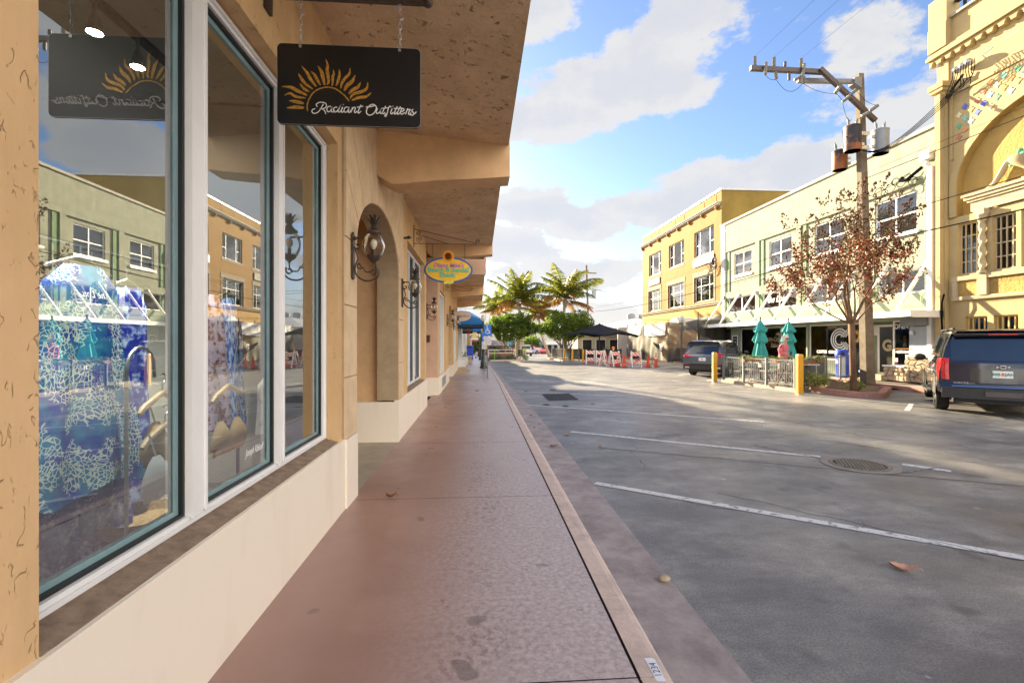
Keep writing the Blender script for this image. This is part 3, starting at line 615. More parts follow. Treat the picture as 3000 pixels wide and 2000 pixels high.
for y in (33.0,38.2,43.6):
    mb=MB()
    for a,b in (((y-.9,11.35),(y+.9,11.85)),((y-.9,11.85),(y-.9,11.3)),((y-.9,11.35),(y+.2,11.75)),((y+.9,11.85),(y+.9,11.5))): mb.bar((FX-.005,a[0],a[1]),(FX-.005,b[0],b[1]),.035,.03)
    build('parapet_relief',mb,mustard_side,bb,True)
for (a,b,c,d) in up: win(bb,FX+.12,a,b,c,d,(.25,.75),(.45,),bars_up=((0,.25),(.75,1)),sill=.22)
shut=mt('plantation_shutter',(.60,.60,.56),.6,.05,4)
for (a,b,c,d) in lo:
    w=win(bb,FX+.12,a,b,c,d,(.3,.72),(.62,),back=roomdark)
    sh=MB()
    for k in range(14): z=c+.15+k*(d-c-.3)/14; sh.box(FX+.20,FX+.24,a+.08,a+(b-a)*.26,z,z+.07); sh.box(FX+.20,FX+.24,a+(b-a)*.5,a+(b-a)*.66,z,z+.07)
    build('shutter',sh,shut,w,True)
mb=MB()
for (a,b,c,d) in lo: mb.box(FX-.03,FX-.002,a-.25,b+.25,d+.01,d+.38); mb.box(FX-.025,FX-.002,b+.01,b+.2,c-.1,d); mb.box(FX-.025,FX-.002,a-.2,a-.01,c-.1,d)
build('window_lintel',mb,oldstone,bb,True)
mb=MB(); mb.box(FX-.12,FX-.002,31.45,47.15,4.2,4.32); mb.box(FX-.18,FX-.002,31.44,47.2,4.32,4.42); build('belt_course',mb,oldstone,bb,True)
brightyel=mt('bright_yellow_stucco',(0.354,0.195,0.026),.75,.07,1,.4,30)
mb=MB(); mb.box(FX-.02,FX-.003,31.45,47.1,2.9,4.19); build('upper_shop_front',mb,brightyel,bb,True)
sg=tag(build('sign_board',MB().box(FX-.09,FX-.04,32.4,35.55,7.28,7.82),mt('periwinkle_sign',(.20,.25,.55),.5,.1,2)),'periwinkle name board between two windows on the mustard building','sign')
text('Jeremiah Baron',.40,white_p,sg,(FX-.095,33.97,7.60),(0,-1,0),bold=.01,sx=.95); text('& CO.',.2,white_p,sg,(FX-.095,33.97,7.36),(0,-1,0),bold=.01)
sg=tag(build('sign_board',MB().box(FX-.09,FX-.04,42.4,45.2,6.95,7.55),mt('weathered_board',(.34,.36,.35),.8,.3,2)),'weathered blank grey board under the farthest upper window of the mustard building','sign')
# grey fabric awning of the mustard shop
mb=MB(); mb.add([(FX-.02,31.5,3.45),(FX-.02,34.9,3.45),(15.1,34.9,2.72),(15.1,31.5,2.72),(15.1,34.9,2.5),(15.1,31.5,2.5),(FX-.02,31.5,2.5),(FX-.02,34.9,2.5)],[(0,1,2,3),(3,2,4,5),(0,3,5,6),(1,7,4,2)])
tag(build('fabric_awning',mb,mt('grey_canvas',(.36,.35,.32),.85,.08,3)),'grey canvas awning on the mustard building beside the braced white awning','awning')
mb=MB(); n=10; mb.add([(15.3,36.2-.85*cos(PI*i/n),3.0+.5*sin(PI*i/n)) for i in range(n+1)]+[(FX,36.2-.85*cos(PI*i/n),3.0+.5*sin(PI*i/n)) for i in range(n+1)],[(i,i+1,n+2+i,n+1+i) for i in range(n)]+[tuple(range(n,-1,-1))])
tag(build('fabric_awning',mb,mt('white_canvas',(.75,.74,.70),.8,.05,3)),'small rounded white awning above the mesh fence','awning')
# shop under it
mb=MB(); mb.box(FX-.06,FX-.004,32.2,34.6,.2,2.5); build('shop_front',mb,roomdark,bb,True)
mb=MB(); mb.box(FX-.09,FX-.061,31.55,32.1,.1,2.6); mb.box(FX-.09,FX-.061,34.62,35.0,.1,2.6); mb.box(FX-.10,FX-.062,32.2,34.6,2.3,2.42); build('door_frame',mb,mt('ochre_paint',(.50,.33,.10),.7,.1,3),bb,True)
# satellite dish
# --- two-storey mint building ---
gb=thing('mint_building','two-storey mint stucco building with braced white awning over a coffee shop','building',(FX,23,0))
bays=[(27.45,30.84,4.9,7.6),(23.75,27.05,4.9,7.6),(20.1,23.42,4.9,7.62),(16.42,19.75,4.9,7.66)]
lob=[(27.45,30.84,3.5,4.5),(23.75,27.05,3.5,4.42),(20.1,23.42,3.5,4.42),(16.42,19.0,3.5,4.42)]
mb=MB(); facade(mb,FX,.11,16.05,31.4,2.9,9.45,bays+lob); mb.quad((FX,16.05,2.9),(26,16.05,2.9),(26,16.05,9.45),(FX,16.05,9.45)); mb.quad((FX,31.4,2.9),(FX,31.4,9.45),(26,31.4,9.45),(26,31.4,2.9)); mb.quad((FX,16.05,9.3),(26,16.05,9.3),(26,31.4,9.3),(FX,31.4,9.3)); build('wall',mb,mint,gb,True)
mb=MB()
wins=[(28.0,29.96,5.9,7.35),(24.27,26.22,5.87,7.36),(20.6,22.54,5.9,7.4),(17.0,18.93,5.9,7.44)]
facade(mb,FX+.105,.1,16.4,30.86,4.85,7.7,wins); build('bay_panel',mb,mint,gb,True)
for (a,b,c,d),w in zip(bays,wins): build('jamb_shadow_strip',MB().box(FX+.05,FX+.104,b-.36,b-.002,c,d-.02),jambshade,gb,True)  # dark green strip stands in for the jamb's cast shadow
for a,b,c,d in lob: build('jamb_shadow_strip',MB().box(FX+.03,FX+.109,b-.3,b-.003,c-.05,d),jambshade,gb,True)  # same painted jamb shadow in the lower bays
for i,(a,b,c,d) in enumerate(wins): win(gb,FX+.16,a,b,c,d,(.5,),(.48,),sill=.15,bar=.06)
lowb=[blind_al,blind_al,blind,blind]
redin=mt('rosy_interior',(.30,.17,.17),.7,.35,2)
for i,(a,b,c,d) in enumerate(lob): win(gb,FX+.07,a,b-.3,c,d,(.5,),(),back=[redin,redin,blind,blind][i],bar=.07)
text('the Loft',.5,white_p,gb,(FX+.09,25.6,4.0),(0,-1,0),bold=.01,shear=.4)
mb=MB(); mb.box(FX-.08,FX+.12,16.05,31.5,9.45,9.58); build('coping',mb,greycoping,gb,True)
mb=MB(); mb.box(FX-.04,FX-.002,30.98,31.4,2.9,9.44); build('corner_strip',mb,roofmet,gb,True)
mb=MB(); mb.quad(*rect_yz(FX-.003,16.05,31.4,2.6,3.45)); build('lower_band',mb,mintlow,gb,True)
# awning with braces: ladder of struts from the wall to the outer edge
mb=MB(); mb.box(15.22,FX-.005,15.75,32.7,2.60,2.66); mb.box(15.18,15.26,15.7,32.75,2.53,2.74); mb.box(15.26,FX-.005,15.70,15.78,2.5,2.74); mb.box(15.26,FX-.005,32.65,32.75,2.53,2.74)
aw=build('awning',mb,white_p,gb,True)
for i in range(9):
    y=31.05-i*1.83; mb=MB(); mb.bar((FX-.04,y,4.6),(15.3,y,2.72),.09,.10); mb.box(FX-.10,FX-.003,y-.07,y+.07,4.5,4.68); mb.box(15.27,15.4,y-.06,y+.06,2.69,2.76)
    build('brace',mb,white_p,aw,True)
# downpipe
dp=MB(); dp.box(FX-.22,FX-.02,16.1,16.28,.2,8.0); dp.box(FX-.30,FX-.02,16.12,16.5,8.3,8.62); dp.tube([(FX-.16,16.35,8.32),(FX-.2,16.3,8.15),(FX-.14,16.2,7.95)],.08,8)
tag(build('downpipe',dp,mt('pale_downpipe',(.72,.74,.74),.45,.05,4)),'pale square downpipe between the mint and the yellow buildings','downpipe')
cd_=MB(); cd_.tube([(FX-.1,16.6,3.1),(FX-.1,16.6,3.3),(FX-.1,16.42,3.5),(FX-.1,16.42,7.6),(FX-.12,16.6,7.8),(FX-.25,17.1,7.75),(FX-.3,17.4,7.9)],.035,6); tag(build('conduit',cd_,mintlow),'thin mint-painted conduit running up beside the pale downpipe','conduit')
# ground floor shop front
sf=MB(); sf.box(FX+.0,FX+.2,31.1,31.4,.1,2.6); sf.box(FX,FX+.2,29.2,30.2,.1,2.6); sf.box(FX,FX+.2,22.9,23.0,.1,2.6)
sf.box(FX,FX+.25,23.0,29.2,.1,.55); sf.box(FX,FX+.25,19.4,22.9,.1,.75); sf.box(FX-.01,FX+.25,17.0,31.4,2.46,2.6); build('shop_front',sf,mintlow,gb,True)
sf=MB(); sf.box(FX+.02,FX+.12,30.2,31.1,.1,2.5); build('door',sf,darkint,gb,True)
cof=mt('coffee_interior',(.16,.11,.06),.8,.5,1.5)
sf=MB(); sf.box(21.5,21.6,16.3,31.3,.1,2.6); sf.box(FX+.3,21.5,16.3,31.3,.05,.12); build('back_wall',sf,cof,gb,True)
sf=MB(); sf.box(FX+.26,21.5,16.3,31.3,2.5,2.59); build('ceiling',sf,mt('shop_ceiling_ochre',(.26,.20,.12),.8,.1,2),gb,True)
def shopwin(y0,y1,z0,z1,muls,x=FX+.08,lab=None):
    mb=MB(); mb.box(x,x+.07,y0,y0+.06,z0,z1); mb.box(x,x+.07,y1-.06,y1,z0,z1); mb.box(x,x+.07,y0+.06,y1-.06,z0,z0+.07); mb.box(x,x+.07,y0+.06,y1-.06,z1-.06,z1)
    for m in muls: mb.box(x-.002,x+.068,m-.05,m+.05,z0+.07,z1-.06)
    w=build('shop_window',mb,white_al,gb,True,label=lab); g=MB(); g.quad(*rect_yz(x+.03,y0+.03,y1-.03,z0+.03,z1-.03)); build('pane',g,glassm2,w,True); return w
glassm2=glassm('coffee_shop_glass',(.75,.78,.72),1.45,.8)
wa=shopwin(19.45,22.85,.76,2.45,()); wb=shopwin(23.05,29.15,.6,2.45,(25.1,27.1))
text('COFFEE  GOOGAN  COFFEE',.20,white_p,wa,(FX+.078,21.1,1.13),(0,-1,0),bold=.02,sx=.98)
text('COFFEE CULTURE',.17,creamt,wa,(FX+.076,20.9,2.3),(0,-1,0),bold=.015)
for k in range(3):
    r=.56-.13*k; mb=MB(); a0=50; pts=arc(0,0,r,a0,310,28); q=arc(0,0,r-.07,a0,310,28)
    P_=lambda a:(FX+.076,20.85-a[0]*1.0,1.72+a[1]*.93)
    mb.strip([P_(a) for a in pts],[P_(a) for a in q]); build('ring_logo',mb,white_p,wa,True)
for k in range(3):
    for sgn in (1,-1):
        mb=MB(); o=.13*k; a=(.05+o,.12 if sgn>0 else -.12); b=(.55,.62*sgn-.0+(-o*sgn))
        mb.strip([P_((a[0],a[1]*1)),P_((b[0]*.9,b[1]*.9))],[P_((a[0]+.07,a[1])),P_((b[0]*.9+.07,b[1]*.9))]); build('ring_logo',mb,white_p,wa,True)
for s_,yy,zz,sz in (('Palm City',25.9,1.75,.34),('Salon',25.7,1.4,.34)): text(s_,sz,creamt,wb,(FX+.075,yy,zz),(0,-1,0),shear=.35)
mb=MB(); mb.strip([P_((.95+.30*cos(a),.15+.30*sin(a))) for a in [k*.35 for k in range(19)]],[P_((.95+.12*cos(a),.15+.12*sin(a))) for a in [k*.35 for k in range(19)]]); build('sun_mural',mb,mt('mural_gold',(.55,.33,.08),.7,.4,9),wa,True)
# decor palm decal and menu board, lamp glow
mb=MB()
for a in range(0,180,26): mb.tube([(FX+.076,25.3,2.0),(FX+.076,25.3-.22*cos(R(a)),2.0+.12*sin(R(a))),(FX+.076,25.3-.36*cos(R(a)),1.93+.06*sin(R(a)))],[.03,.025,.004],4)
mb.tube([(FX+.076,25.3,2.0),(FX+.076,25.2,1.3)],[.02,.035],4); build('palm_decal',mb,creamt,wb,True)
bd=tag(build('menu_board',MB().box(FX-.05,FX-.01,29.35,29.85,1.05,1.95),darkint),'black chalk menu board in a white frame by the shop door','menu board')
mb=MB(); frame_rect(mb,FX-.06,FX-.045,29.28,29.92,.98,2.02,.06); build('frame',mb,white_p,bd,True)
for z in (1.8,1.6,1.4,1.2): text('menu',.13,white_p,bd,(FX-.055,29.6,z),(0,-1,0))
# deep shop entrance + OPEN window on the right
ent=MB(); ent.box(17.05,17.15,17.95,19.45,.26,2.6); ent.box(FX+.02,17.05,17.93,17.97,.26,2.6); ent.box(FX+.2,17.05,19.42,19.45,.26,2.6); build('entrance_wall',ent,mintlow,gb,True)
ent=MB(); ent.box(FX-.2,17.05,17.97,19.42,.05,.27); build('entrance_step',ent,mt('tan_tiles',(.42,.30,.17),.6,.1,4),gb,True)
dr=build('door',MB().box(17.0,17.045,18.05,19.05,.28,2.3),mt('dark_glass_door',(.04,.04,.035),.15,.3,2),gb,True)
mb=MB(); frame_rect(mb,16.98,17.0,18.0,19.1,.27,2.34,.09); mb.box(17.0,17.04,19.1,19.4,1.9,2.34); build('frame',mb,white_al,dr,True); text('G',.62,creamt,dr,(16.975,18.62,1.45),(0,-1,0),bold=.05)
wc=shopwin(17.1,17.93,.66,2.47,(),x=FX,lab='shop window with OPEN above the stone base')
text('OPEN',.27,white_p,wc,(FX-.006,17.55,2.22),(0,-1,0),bold=.03,sx=.9); text('E GOOGAN',.145,white_p,wc,(FX-.006,17.51,1.22),(0,-1,0),bold=.02,sx=.95)
mb=MB(); mb.box(FX-.005,FX-.002,17.7,17.84,.78,.98); build('decal',mb,mt('pink_decal',(.6,.3,.35),.6,.3,30),wc,True)
mb=MB(); mb.box(FX-.005,FX+.0,17.16,17.9,1.33,1.38); build('decal',mb,mt('orange_rail',(.5,.22,.06),.6,.1,9),wc,True)
for yy in (17.75,17.35):
    v=MB(); v.lathe([(.03,0),(.07,.03),(.08,.1),(.05,.18),(.03,.2)],(FX+.35,yy,1.40),10); o=tag(build('vase',v,white_p,smooth=True),'small white vase with dried grasses behind the OPEN window, '+('left one' if yy>17.5 else 'right one'),'vase')
    v=MB()
    for k in range(30): a=rnd.uniform(0,6.3); q=rnd.uniform(.05,.16); v.tube([(FX+.35,yy,1.58),(FX+.35+q*cos(a)*.8,yy+q*sin(a)*.8,1.58+rnd.uniform(.12,.3))],[.006,.012],3)
    build('dried_grass',v,mt('dried_grass',(.5,.36,.16),.9,.2,9),o,False)
# stone base: irregular rubble blocks over a core
stonem=mt('rubble_stone',(.46,.38,.27),.85,.25,4,.6,25,col2=(.38,.30,.21),bd=.01)
st=thing('stone_wall','low rubble stone wall of cream blocks under the OPEN window','wall',(16.3,17,.1))
mb=MB(); mb.box(16.28,16.6,16.35,17.98,.1,.64); mb.box(16.3,16.6,16.05,17.05,.6,1.08); build('core',mb,mt('stone_mortar',(.5,.42,.3),.9,.1,6),st,True)
mb=MB(); r_=random.Random(3)
def rubble(ya,yb,za,zb,x0,ny,nz):
    gp={}
    for i in range(ny+1):
        for k in range(nz+1): gp[i,k]=(ya+(yb-ya)*(i+(0 if i in(0,ny) else r_.uniform(-.38,.38)+(.25 if k%2 else -.25)))/ny, za+(zb-za)*(k+(0 if k in(0,nz) else r_.uniform(-.36,.36)))/nz)
    for i in range(ny):
        for k in range(nz):
            P_=[gp[i,k],gp[i+1,k],gp[i+1,k+1],gp[i,k+1]]; cy=sum(p[0] for p in P_)/4; cz=sum(p[1] for p in P_)/4; d1=r_.uniform(.02,.06); d2=d1+r_.uniform(.01,.05); tl=r_.uniform(-.03,.03)
            sh=lambda f,x:[(x+tl*(p[0]-cy)*4,cy+(p[0]-cy)*f,cz+(p[1]-cz)*f) for p in P_]
            mb.add(sh(.93,x0+.01)+sh(.88,x0-d1)+sh(.55,x0-d2),[(0,1,5,4),(1,2,6,5),(2,3,7,6),(3,0,4,7),(4,5,9,8),(5,6,10,9),(6,7,11,10),(7,4,8,11),(8,9,10,11)])
rubble(16.35,17.98,.1,.62,16.28,7,3); rubble(16.08,17.05,.62,1.07,16.3,4,3)
build('stones',mb,stonem,st,True)
mb=MB(); mb.box(16.2,16.6,17.02,18.0,.64,.70); build('ledge',mb,white_p,st,True)
# electrical cabinet and meter
ec=thing('electrical_cabinet','grey wall-mounted electrical cabinet with round meter above the rubble stones','electrical cabinet',(16.4,16.6,1.1))
cabm=mt('cabinet_grey',(.34,.39,.42),.45,.06,4); mb=MB(); mb.box(16.42,16.6,16.3,17.02,1.1,2.2); build('box',mb,cabm,ec,True)
mb=MB(); mb.box(16.3,16.62,16.2,17.3,2.22,2.52); build('top_box',mb,mt('cabinet_dark',(.20,.23,.25),.5,.1,3),ec,True)
mb=MB(); mb.cyl((16.42,16.85,1.95),(16.33,16.85,1.95),.09); build('meter',mb,steel,ec,True,smooth=True)
mb=MB(); mb.box(16.24,16.6,16.1,17.0,1.08,1.13); build('shelf',mb,white_p,ec,True)
# --- ornate yellow building ---
yb=thing('yellow_building','ornate yellow stucco building with big blind arch, tall gridded windows and tile inlay','building',(FX,12.4,0))
mb=MB(); C0=12.4; wl=[(15.35,14.636),(14.25,13.56),(13.42,12.72)]; 
gw=[(b,a,3.93,5.68) for a,b in wl]+[(12.08,12.59,3.93,5.68),(11.24,11.95,3.93,5.68),(10.2,10.9,3.93,5.68)]
lw=[(14.39,15.1,1.95,2.48),(13.5,14.2,1.95,2.48),(12.6,13.3,1.95,2.48),(11.5,12.2,1.95,2.48)]
# wall plane behind arch plus front plane with arched opening
# front plane carries a single big arch above z 5.95
def arch_face(mb,x,y0,y1,z0,z1,yc,hw,zs,rise,n=28):
    top=lambda y:z1
    P=[(yc-hw*cos(PI*i/n),zs+rise*sin(PI*i/n)) for i in range(n+1)]
    mb.quad((x,y0,z0),(x,y0,z1),(x,P[0][0],z1),(x,P[0][0],z0)); mb.quad((x,P[-1][0],z0),(x,P[-1][0],z1),(x,y1,z1),(x,y1,z0))
    for p,q in zip(P,P[1:]): mb.quad((x,p[0],p[1]),(x,p[0],z1),(x,q[0],z1),(x,q[0],q[1]))
    return P
P=arch_face(mb,FX,9.1,15.70,5.95,11.6,C0,2.98,6.95,2.30)
mb.quad((FX,15.38,5.95),(FX,15.38,6.96),(FX,15.70,6.96),(FX,15.70,5.95))
facade(mb,FX,.16,9.1,15.70,-.1,5.95,gw+lw)
mb.quad((FX,8.75,11.6),(FX,16.05,11.6),(FX,16.05,13.0),(FX,8.75,13.0)); mb.quad((FX,16.05,-.1),(26,16.05,-.1),(26,16.05,13),(FX,16.05,13)); mb.quad((FX,8.75,-.1),(FX,8.75,13),(26,8.75,13),(26,8.75,-.1)); mb.quad((FX,8.75,12.9),(26,8.75,12.9),(26,16.05,12.9),(FX,16.05,12.9))
build('wall',mb,yellow,yb,True)
mb=MB(); 
Pb=[(C0-2.98,5.95),(C0-2.98,6.95)]+P+[(C0+2.98,5.95)]
mb.quad(*[(FX+.22,p[0],p[1]) for p in [(C0-3.1,5.9),(C0+3.1,5.9),(C0+3.1,9.5),(C0-3.1,9.5)]]); mb.strip([(FX,p[0],p[1]) for p in Pb],[(FX+.22,p[0],p[1]) for p in Pb])
build('arch_panel',mb,yellowd,yb,True,label='deep yellow stucco panel inside the blind arch')
# archivolt
mb=MB(); n=30
O=[(C0+3.22*cos(PI*i/n),6.95+2.54*sin(PI*i/n)) for i in range(n+1)]; I=[(C0+2.98*cos(PI*i/n),6.95+2.30*sin(PI*i/n)) for i in range(n+1)]
O=[(C0+3.22,5.97)]+O+[(C0-3.22,5.97)]; I=[(C0+2.98,5.97)]+I+[(C0-2.98,5.97)]
mb.strip([(FX-.05,)+p for p in O],[(FX-.05,)+p for p in I]); mb.strip([(FX-.002,)+p for p in O],[(FX-.05,)+p for p in O]); mb.strip([(FX-.05,)+p for p in I],[(FX-.002,)+p for p in I]); build('archivolt',mb,yellow,yb,True)
# corner pilasters, caps
for s in (1,-1):
    mb=MB()
    f=lambda y:C0+s*(y-C0)
    mb.box(FX-.16,FX-.002,f(15.66),f(16.03),-.1,10.5); mb.box(FX-.30,FX-.161,f(15.70),f(15.86),-.1,10.4); mb.box(FX-.32,FX-.002,f(15.6),f(16.06),10.5,10.62); mb.box(FX-.36,FX-.002,f(15.56),f(16.1),10.62,10.8)
    mb.box(FX-.06,FX-.002,f(15.63),f(16.05),10.8,11.58); mb.box(FX-.22,FX+.3,f(15.55),f(16.22),12.9,13.9); mb.box(FX-.25,FX-.002,f(15.55),f(16.22),12.05,12.9)
    build('pilaster',mb,yellow,yb,True)
# string courses and scalloped band
mb=MB()
for x,z0,z1 in ((.14,12.02,12.10),(.22,11.92,12.0),(.30,11.78,11.9)): mb.box(FX-x,FX-.002,8.6,16.25,z0,z1)
build('cornice',mb,yellow,yb,True)
mb=MB(); k=22; y=8.7
sp_=(16.2-8.7)/k
for i in range(k):
    a=y+i*sp_; pts=[(a,0),(a,.2)]+[(a+sp_,.2),(a+sp_,0),(a+sp_*.78,0)]+[(a+sp_*(.5+.28*cos(t*PI/8)),.14*sin(t*PI/8)) for t in range(1,8)]+[(a+sp_*.22,0)]
    mb.ext(pts,(FX-.20,0,11.57),(0,1,0),(0,0,1),(.19,0,0))
build('scalloped_band',mb,yellow,yb,True)
mb=MB(); mb.box(FX-.12,FX-.002,8.8,15.54,12.98,13.06); mb.box(FX-.1,FX+.2,8.75,15.5,13.0,13.04); build('coping',mb,greycoping,yb,True)
mb=MB()
for i in range(9): mb.cyl((FX+.1,9.2+i*.75,13.04),(FX+.1,9.2+i*.75,13.5),.05,n=8)
mb.box(FX+.02,FX+.18,8.75,15.5,13.5,13.6); build('balustrade',mb,roomdark,yb,True)
# tile inlay: quatrefoil tiles
tcols=[mt('tile_blue',(.07,.12,.5),.3,.1,9),mt('tile_aqua',(.2,.5,.38),.3,.1,9),mt('tile_orange',(.62,.26,.07),.3,.1,9),mt('tile_sky',(.25,.4,.75),.3,.1,9),mt('tile_cream',(.7,.62,.35),.4,.1,9),mt('tile_green',(.10,.34,.18),.3,.1,9),mt('tile_rust',(.42,.15,.06),.4,.1,9)]
mbs=[MB() for _ in tcols]; idx=0
for ri in range(11):
    for ci in range(14):
        yy=15.30-ci*.40-(ri%2)*.20; zz=8.3+ri*.195
        if zz>10.25 or yy<9.4: continue
        d=math.hypot((yy-C0)/3.22,(zz-6.95)/2.54)
        if zz<8.2+(15.4-yy)*.0 or d<1.07: continue
        if d>1.36 : continue
        q=[]
        for t in range(16): a=t*PI/8; rr=.088+.026*cos(4*a); q.append((yy+rr*cos(a),zz+rr*sin(a)))
        qm=MB(); build('tile_inlay',qm.ext(q,(FX-.018,0,0),(0,1,0),(0,0,1),(.016,0,0)),tcols[(ri*3+ci*5+(ri*ci)%2)%7],yb,True)
for m_,t_ in zip(mbs,tcols):
    if m_.v: build('tile_inlay',m_,t_,yb,True)
mb=MB(); mb.box(FX-.05,FX-.002,9.2,15.6,10.25,10.33); mb.box(FX-.05,FX-.002,15.50,15.58,8.0,10.25); build('spandrel_frame',mb,yellow,yb,True)
# window groups: mullioned grid windows
def gridwin(a,b,c,d,nc,nr,x=FX+.10,m=creamt):
    mb=MB(); w=.035; mb.box(x,x+.05,a,a+.05,c,d); mb.box(x,x+.05,b-.05,b,c,d); mb.box(x,x+.05,a+.05,b-.05,c,c+.05); mb.box(x,x+.05,a+.05,b-.05,d-.05,d)
    for i in range(1,nc): y=a+(b-a)*i/nc; mb.box(x+.003,x+.04,y-w/2,y+w/2,c+.05,d-.05)
    for i in range(1,nr): z=c+(d-c)*i/nr; mb.box(x+.006,x+.037,a+.05,b-.05,z-w/2,z+w/2)
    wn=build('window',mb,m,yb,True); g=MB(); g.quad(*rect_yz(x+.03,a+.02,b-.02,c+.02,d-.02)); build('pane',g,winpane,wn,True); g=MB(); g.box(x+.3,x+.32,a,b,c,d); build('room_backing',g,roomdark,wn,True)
for h in gw: gridwin(h[0],h[1],h[2],h[3],4,4)
for h in lw: gridwin(h[0],h[1],h[2],h[3],4,1,m=mt('yellow_window_paint',(.72,.50,.16),.6,.05,5))
# entablature, twisted columns, sills, panels
mb=MB(); mb.box(FX-.10,FX-.002,9.97,14.83,5.98,6.30); mb.box(FX-.16,FX-.002,9.9,14.9,6.30,6.38); mb.box(FX-.22,FX-.002,9.83,14.96,6.38,6.48); mb.box(FX-.28,FX-.002,9.8,15.0,6.48,6.56); build('entablature',mb,creamt,yb,True)
mb=MB(); mb.box(FX-.12,FX-.002,9.3,15.48,3.72,3.86); mb.box(FX-.10,FX-.002,9.3,15.48,3.05,3.17); mb.box(FX-.10,FX-.002,15.3,15.46,3.17,3.72); mb.box(FX-.14,FX-.002,14.3,14.6,3.17,3.9)
mb.box(FX-.14,FX-.002,10.2,10.5,3.17,3.9); mb.box(FX-.10,FX-.002,9.3,9.46,3.17,3.72); build('sill_band',mb,creamt,yb,True)
mb=MB(); mb.box(FX-.03,FX-.003,14.6,15.3,3.17,3.72); mb.box(FX-.03,FX-.003,10.5,14.3,3.17,3.72); build('apron_panel',mb,yellowd,yb,True)
for y in (14.46,10.34):
    mb=MB(); ns=40; nn=16; vs=[];
    def tw(u,v):
        z=3.95+u*1.62; a=v*2*PI; r=.085+.018*cos(2*(a)-u*26); return (FX-.10+r*cos(a),y+r*sin(a),z)
    mb.grid(tw,ns,nn); mb.lathe([(.13,0),(.13,.05),(.10,.09),(.10,.0)],(FX-.10,y,3.88),14); mb.lathe([(.09,0),(.12,.06),(.14,.16),(.16,.2),(.16,.24)],(FX-.10,y,5.56),14); mb.box(FX-.24,FX-.002,y-.17,y+.17,5.80,5.98)
    build('twisted_column',mb,creamt,yb,True,smooth=True)
# urn with fruit and scroll in the arch
ur=thing('fruit_urn','cream urn heaped with green glazed fruit in the blind arch','urn',(FX-.05,13.2,6.56))
mb=MB(); mb.lathe([(.16,0),(.16,.06),(.07,.12),(.06,.25),(.10,.32),(.22,.42),(.36,.52),(.44,.62),(.46,.68),(.40,.68)],(FX-.02,13.2,6.57),20); build('bowl',mb,creamt,ur,True,smooth=True)
for k,(dy,dz,r0) in enumerate(((-.3,.72,.1),(-.12,.78,.12),(.1,.76,.11),(.28,.72,.1),(.42,.66,.07),(0,.92,.1),(-.2,.9,.09),(.2,.9,.09),(.46,.55,.05))): build('fruit',MB().ell((FX-.05,13.2+dy,6.57+dz),r0,r0,r0),tcols[5] if k%2 else tcols[1],ur,True,smooth='all')
sc=MB(); pts=[(14.75,6.58),(14.5,6.62),(14.25,6.75),(14.05,7.0),(13.9,7.25),(13.75,7.38),(13.58,7.40),(13.46,7.3),(13.47,7.18),(13.56,7.15),(13.6,7.22)]
sc.tube([(FX+.08,a,b) for a,b in pts],[.03,.05,.07,.09,.09,.09,.08,.07,.06,.05,.04],8); build('scroll_ornament',sc,creamt,yb,True,smooth=True)
def crom(P,n=6):
    P=[Vector(p) for p in P]; out=[]
    for i in range(len(P)-1):
        a=P[max(i-1,0)];b=P[i];c=P[i+1];d=P[min(i+2,len(P)-1)]
        for k in range(n):
            t=k/n; out.append(.5*((2*b)+(c-a)*t+(2*a-5*b+4*c-d)*t*t+(3*b-a-3*c+d)*t**3))
    out.append(P[-1]); return out
def brush(mb,P,wf,o,u,w):
    """ribbon following 2D points; wf(t) gives the width"""
    q=crom(P); n=len(q); A=[];Bb=[]; o=Vector(o);u=Vector(u);w=Vector(w)
    for i,p in enumerate(q):
        d=(q[min(i+1,n-1)]-q[max(i-1,0)]); d=d.normalized() if d.length>1e-9 else Vector((1,0)); nrm=Vector((-d.y,d.x))*wf(i/(n-1))/2
        A.append(o+u*(p.x+nrm.x)+w*(p.y+nrm.y)); Bb.append(o+u*(p.x-nrm.x)+w*(p.y-nrm.y))
    mb.strip(Bb,A)
def chain(mb,p,q,link=.035,r=.0022,w=.009):
    p=Vector(p);q=Vector(q); L=(q-p).length; n=max(2,int(L/(link*.78))); d=(q-p)/n; D=d.normalized()
    s1=Vector((0,1,0)) if abs(D.y)<.9 else Vector((1,0,0)); s2=D.cross(s1)
    for i in range(n):
        c=p+d*(i+.5); s=s1 if i%2 else s2; pts=[c+D*(link/2-w)*(1 if sin(a)>0 else -1)+D*w*sin(a)+s*w*cos(a) for a in [j*PI/5+.1 for j in range(10)]]
        mb.tube(pts,r,5,closed=True)
chainm=mt('chain_steel',(.55,.53,.50),.35,.1,9,metal=.8)
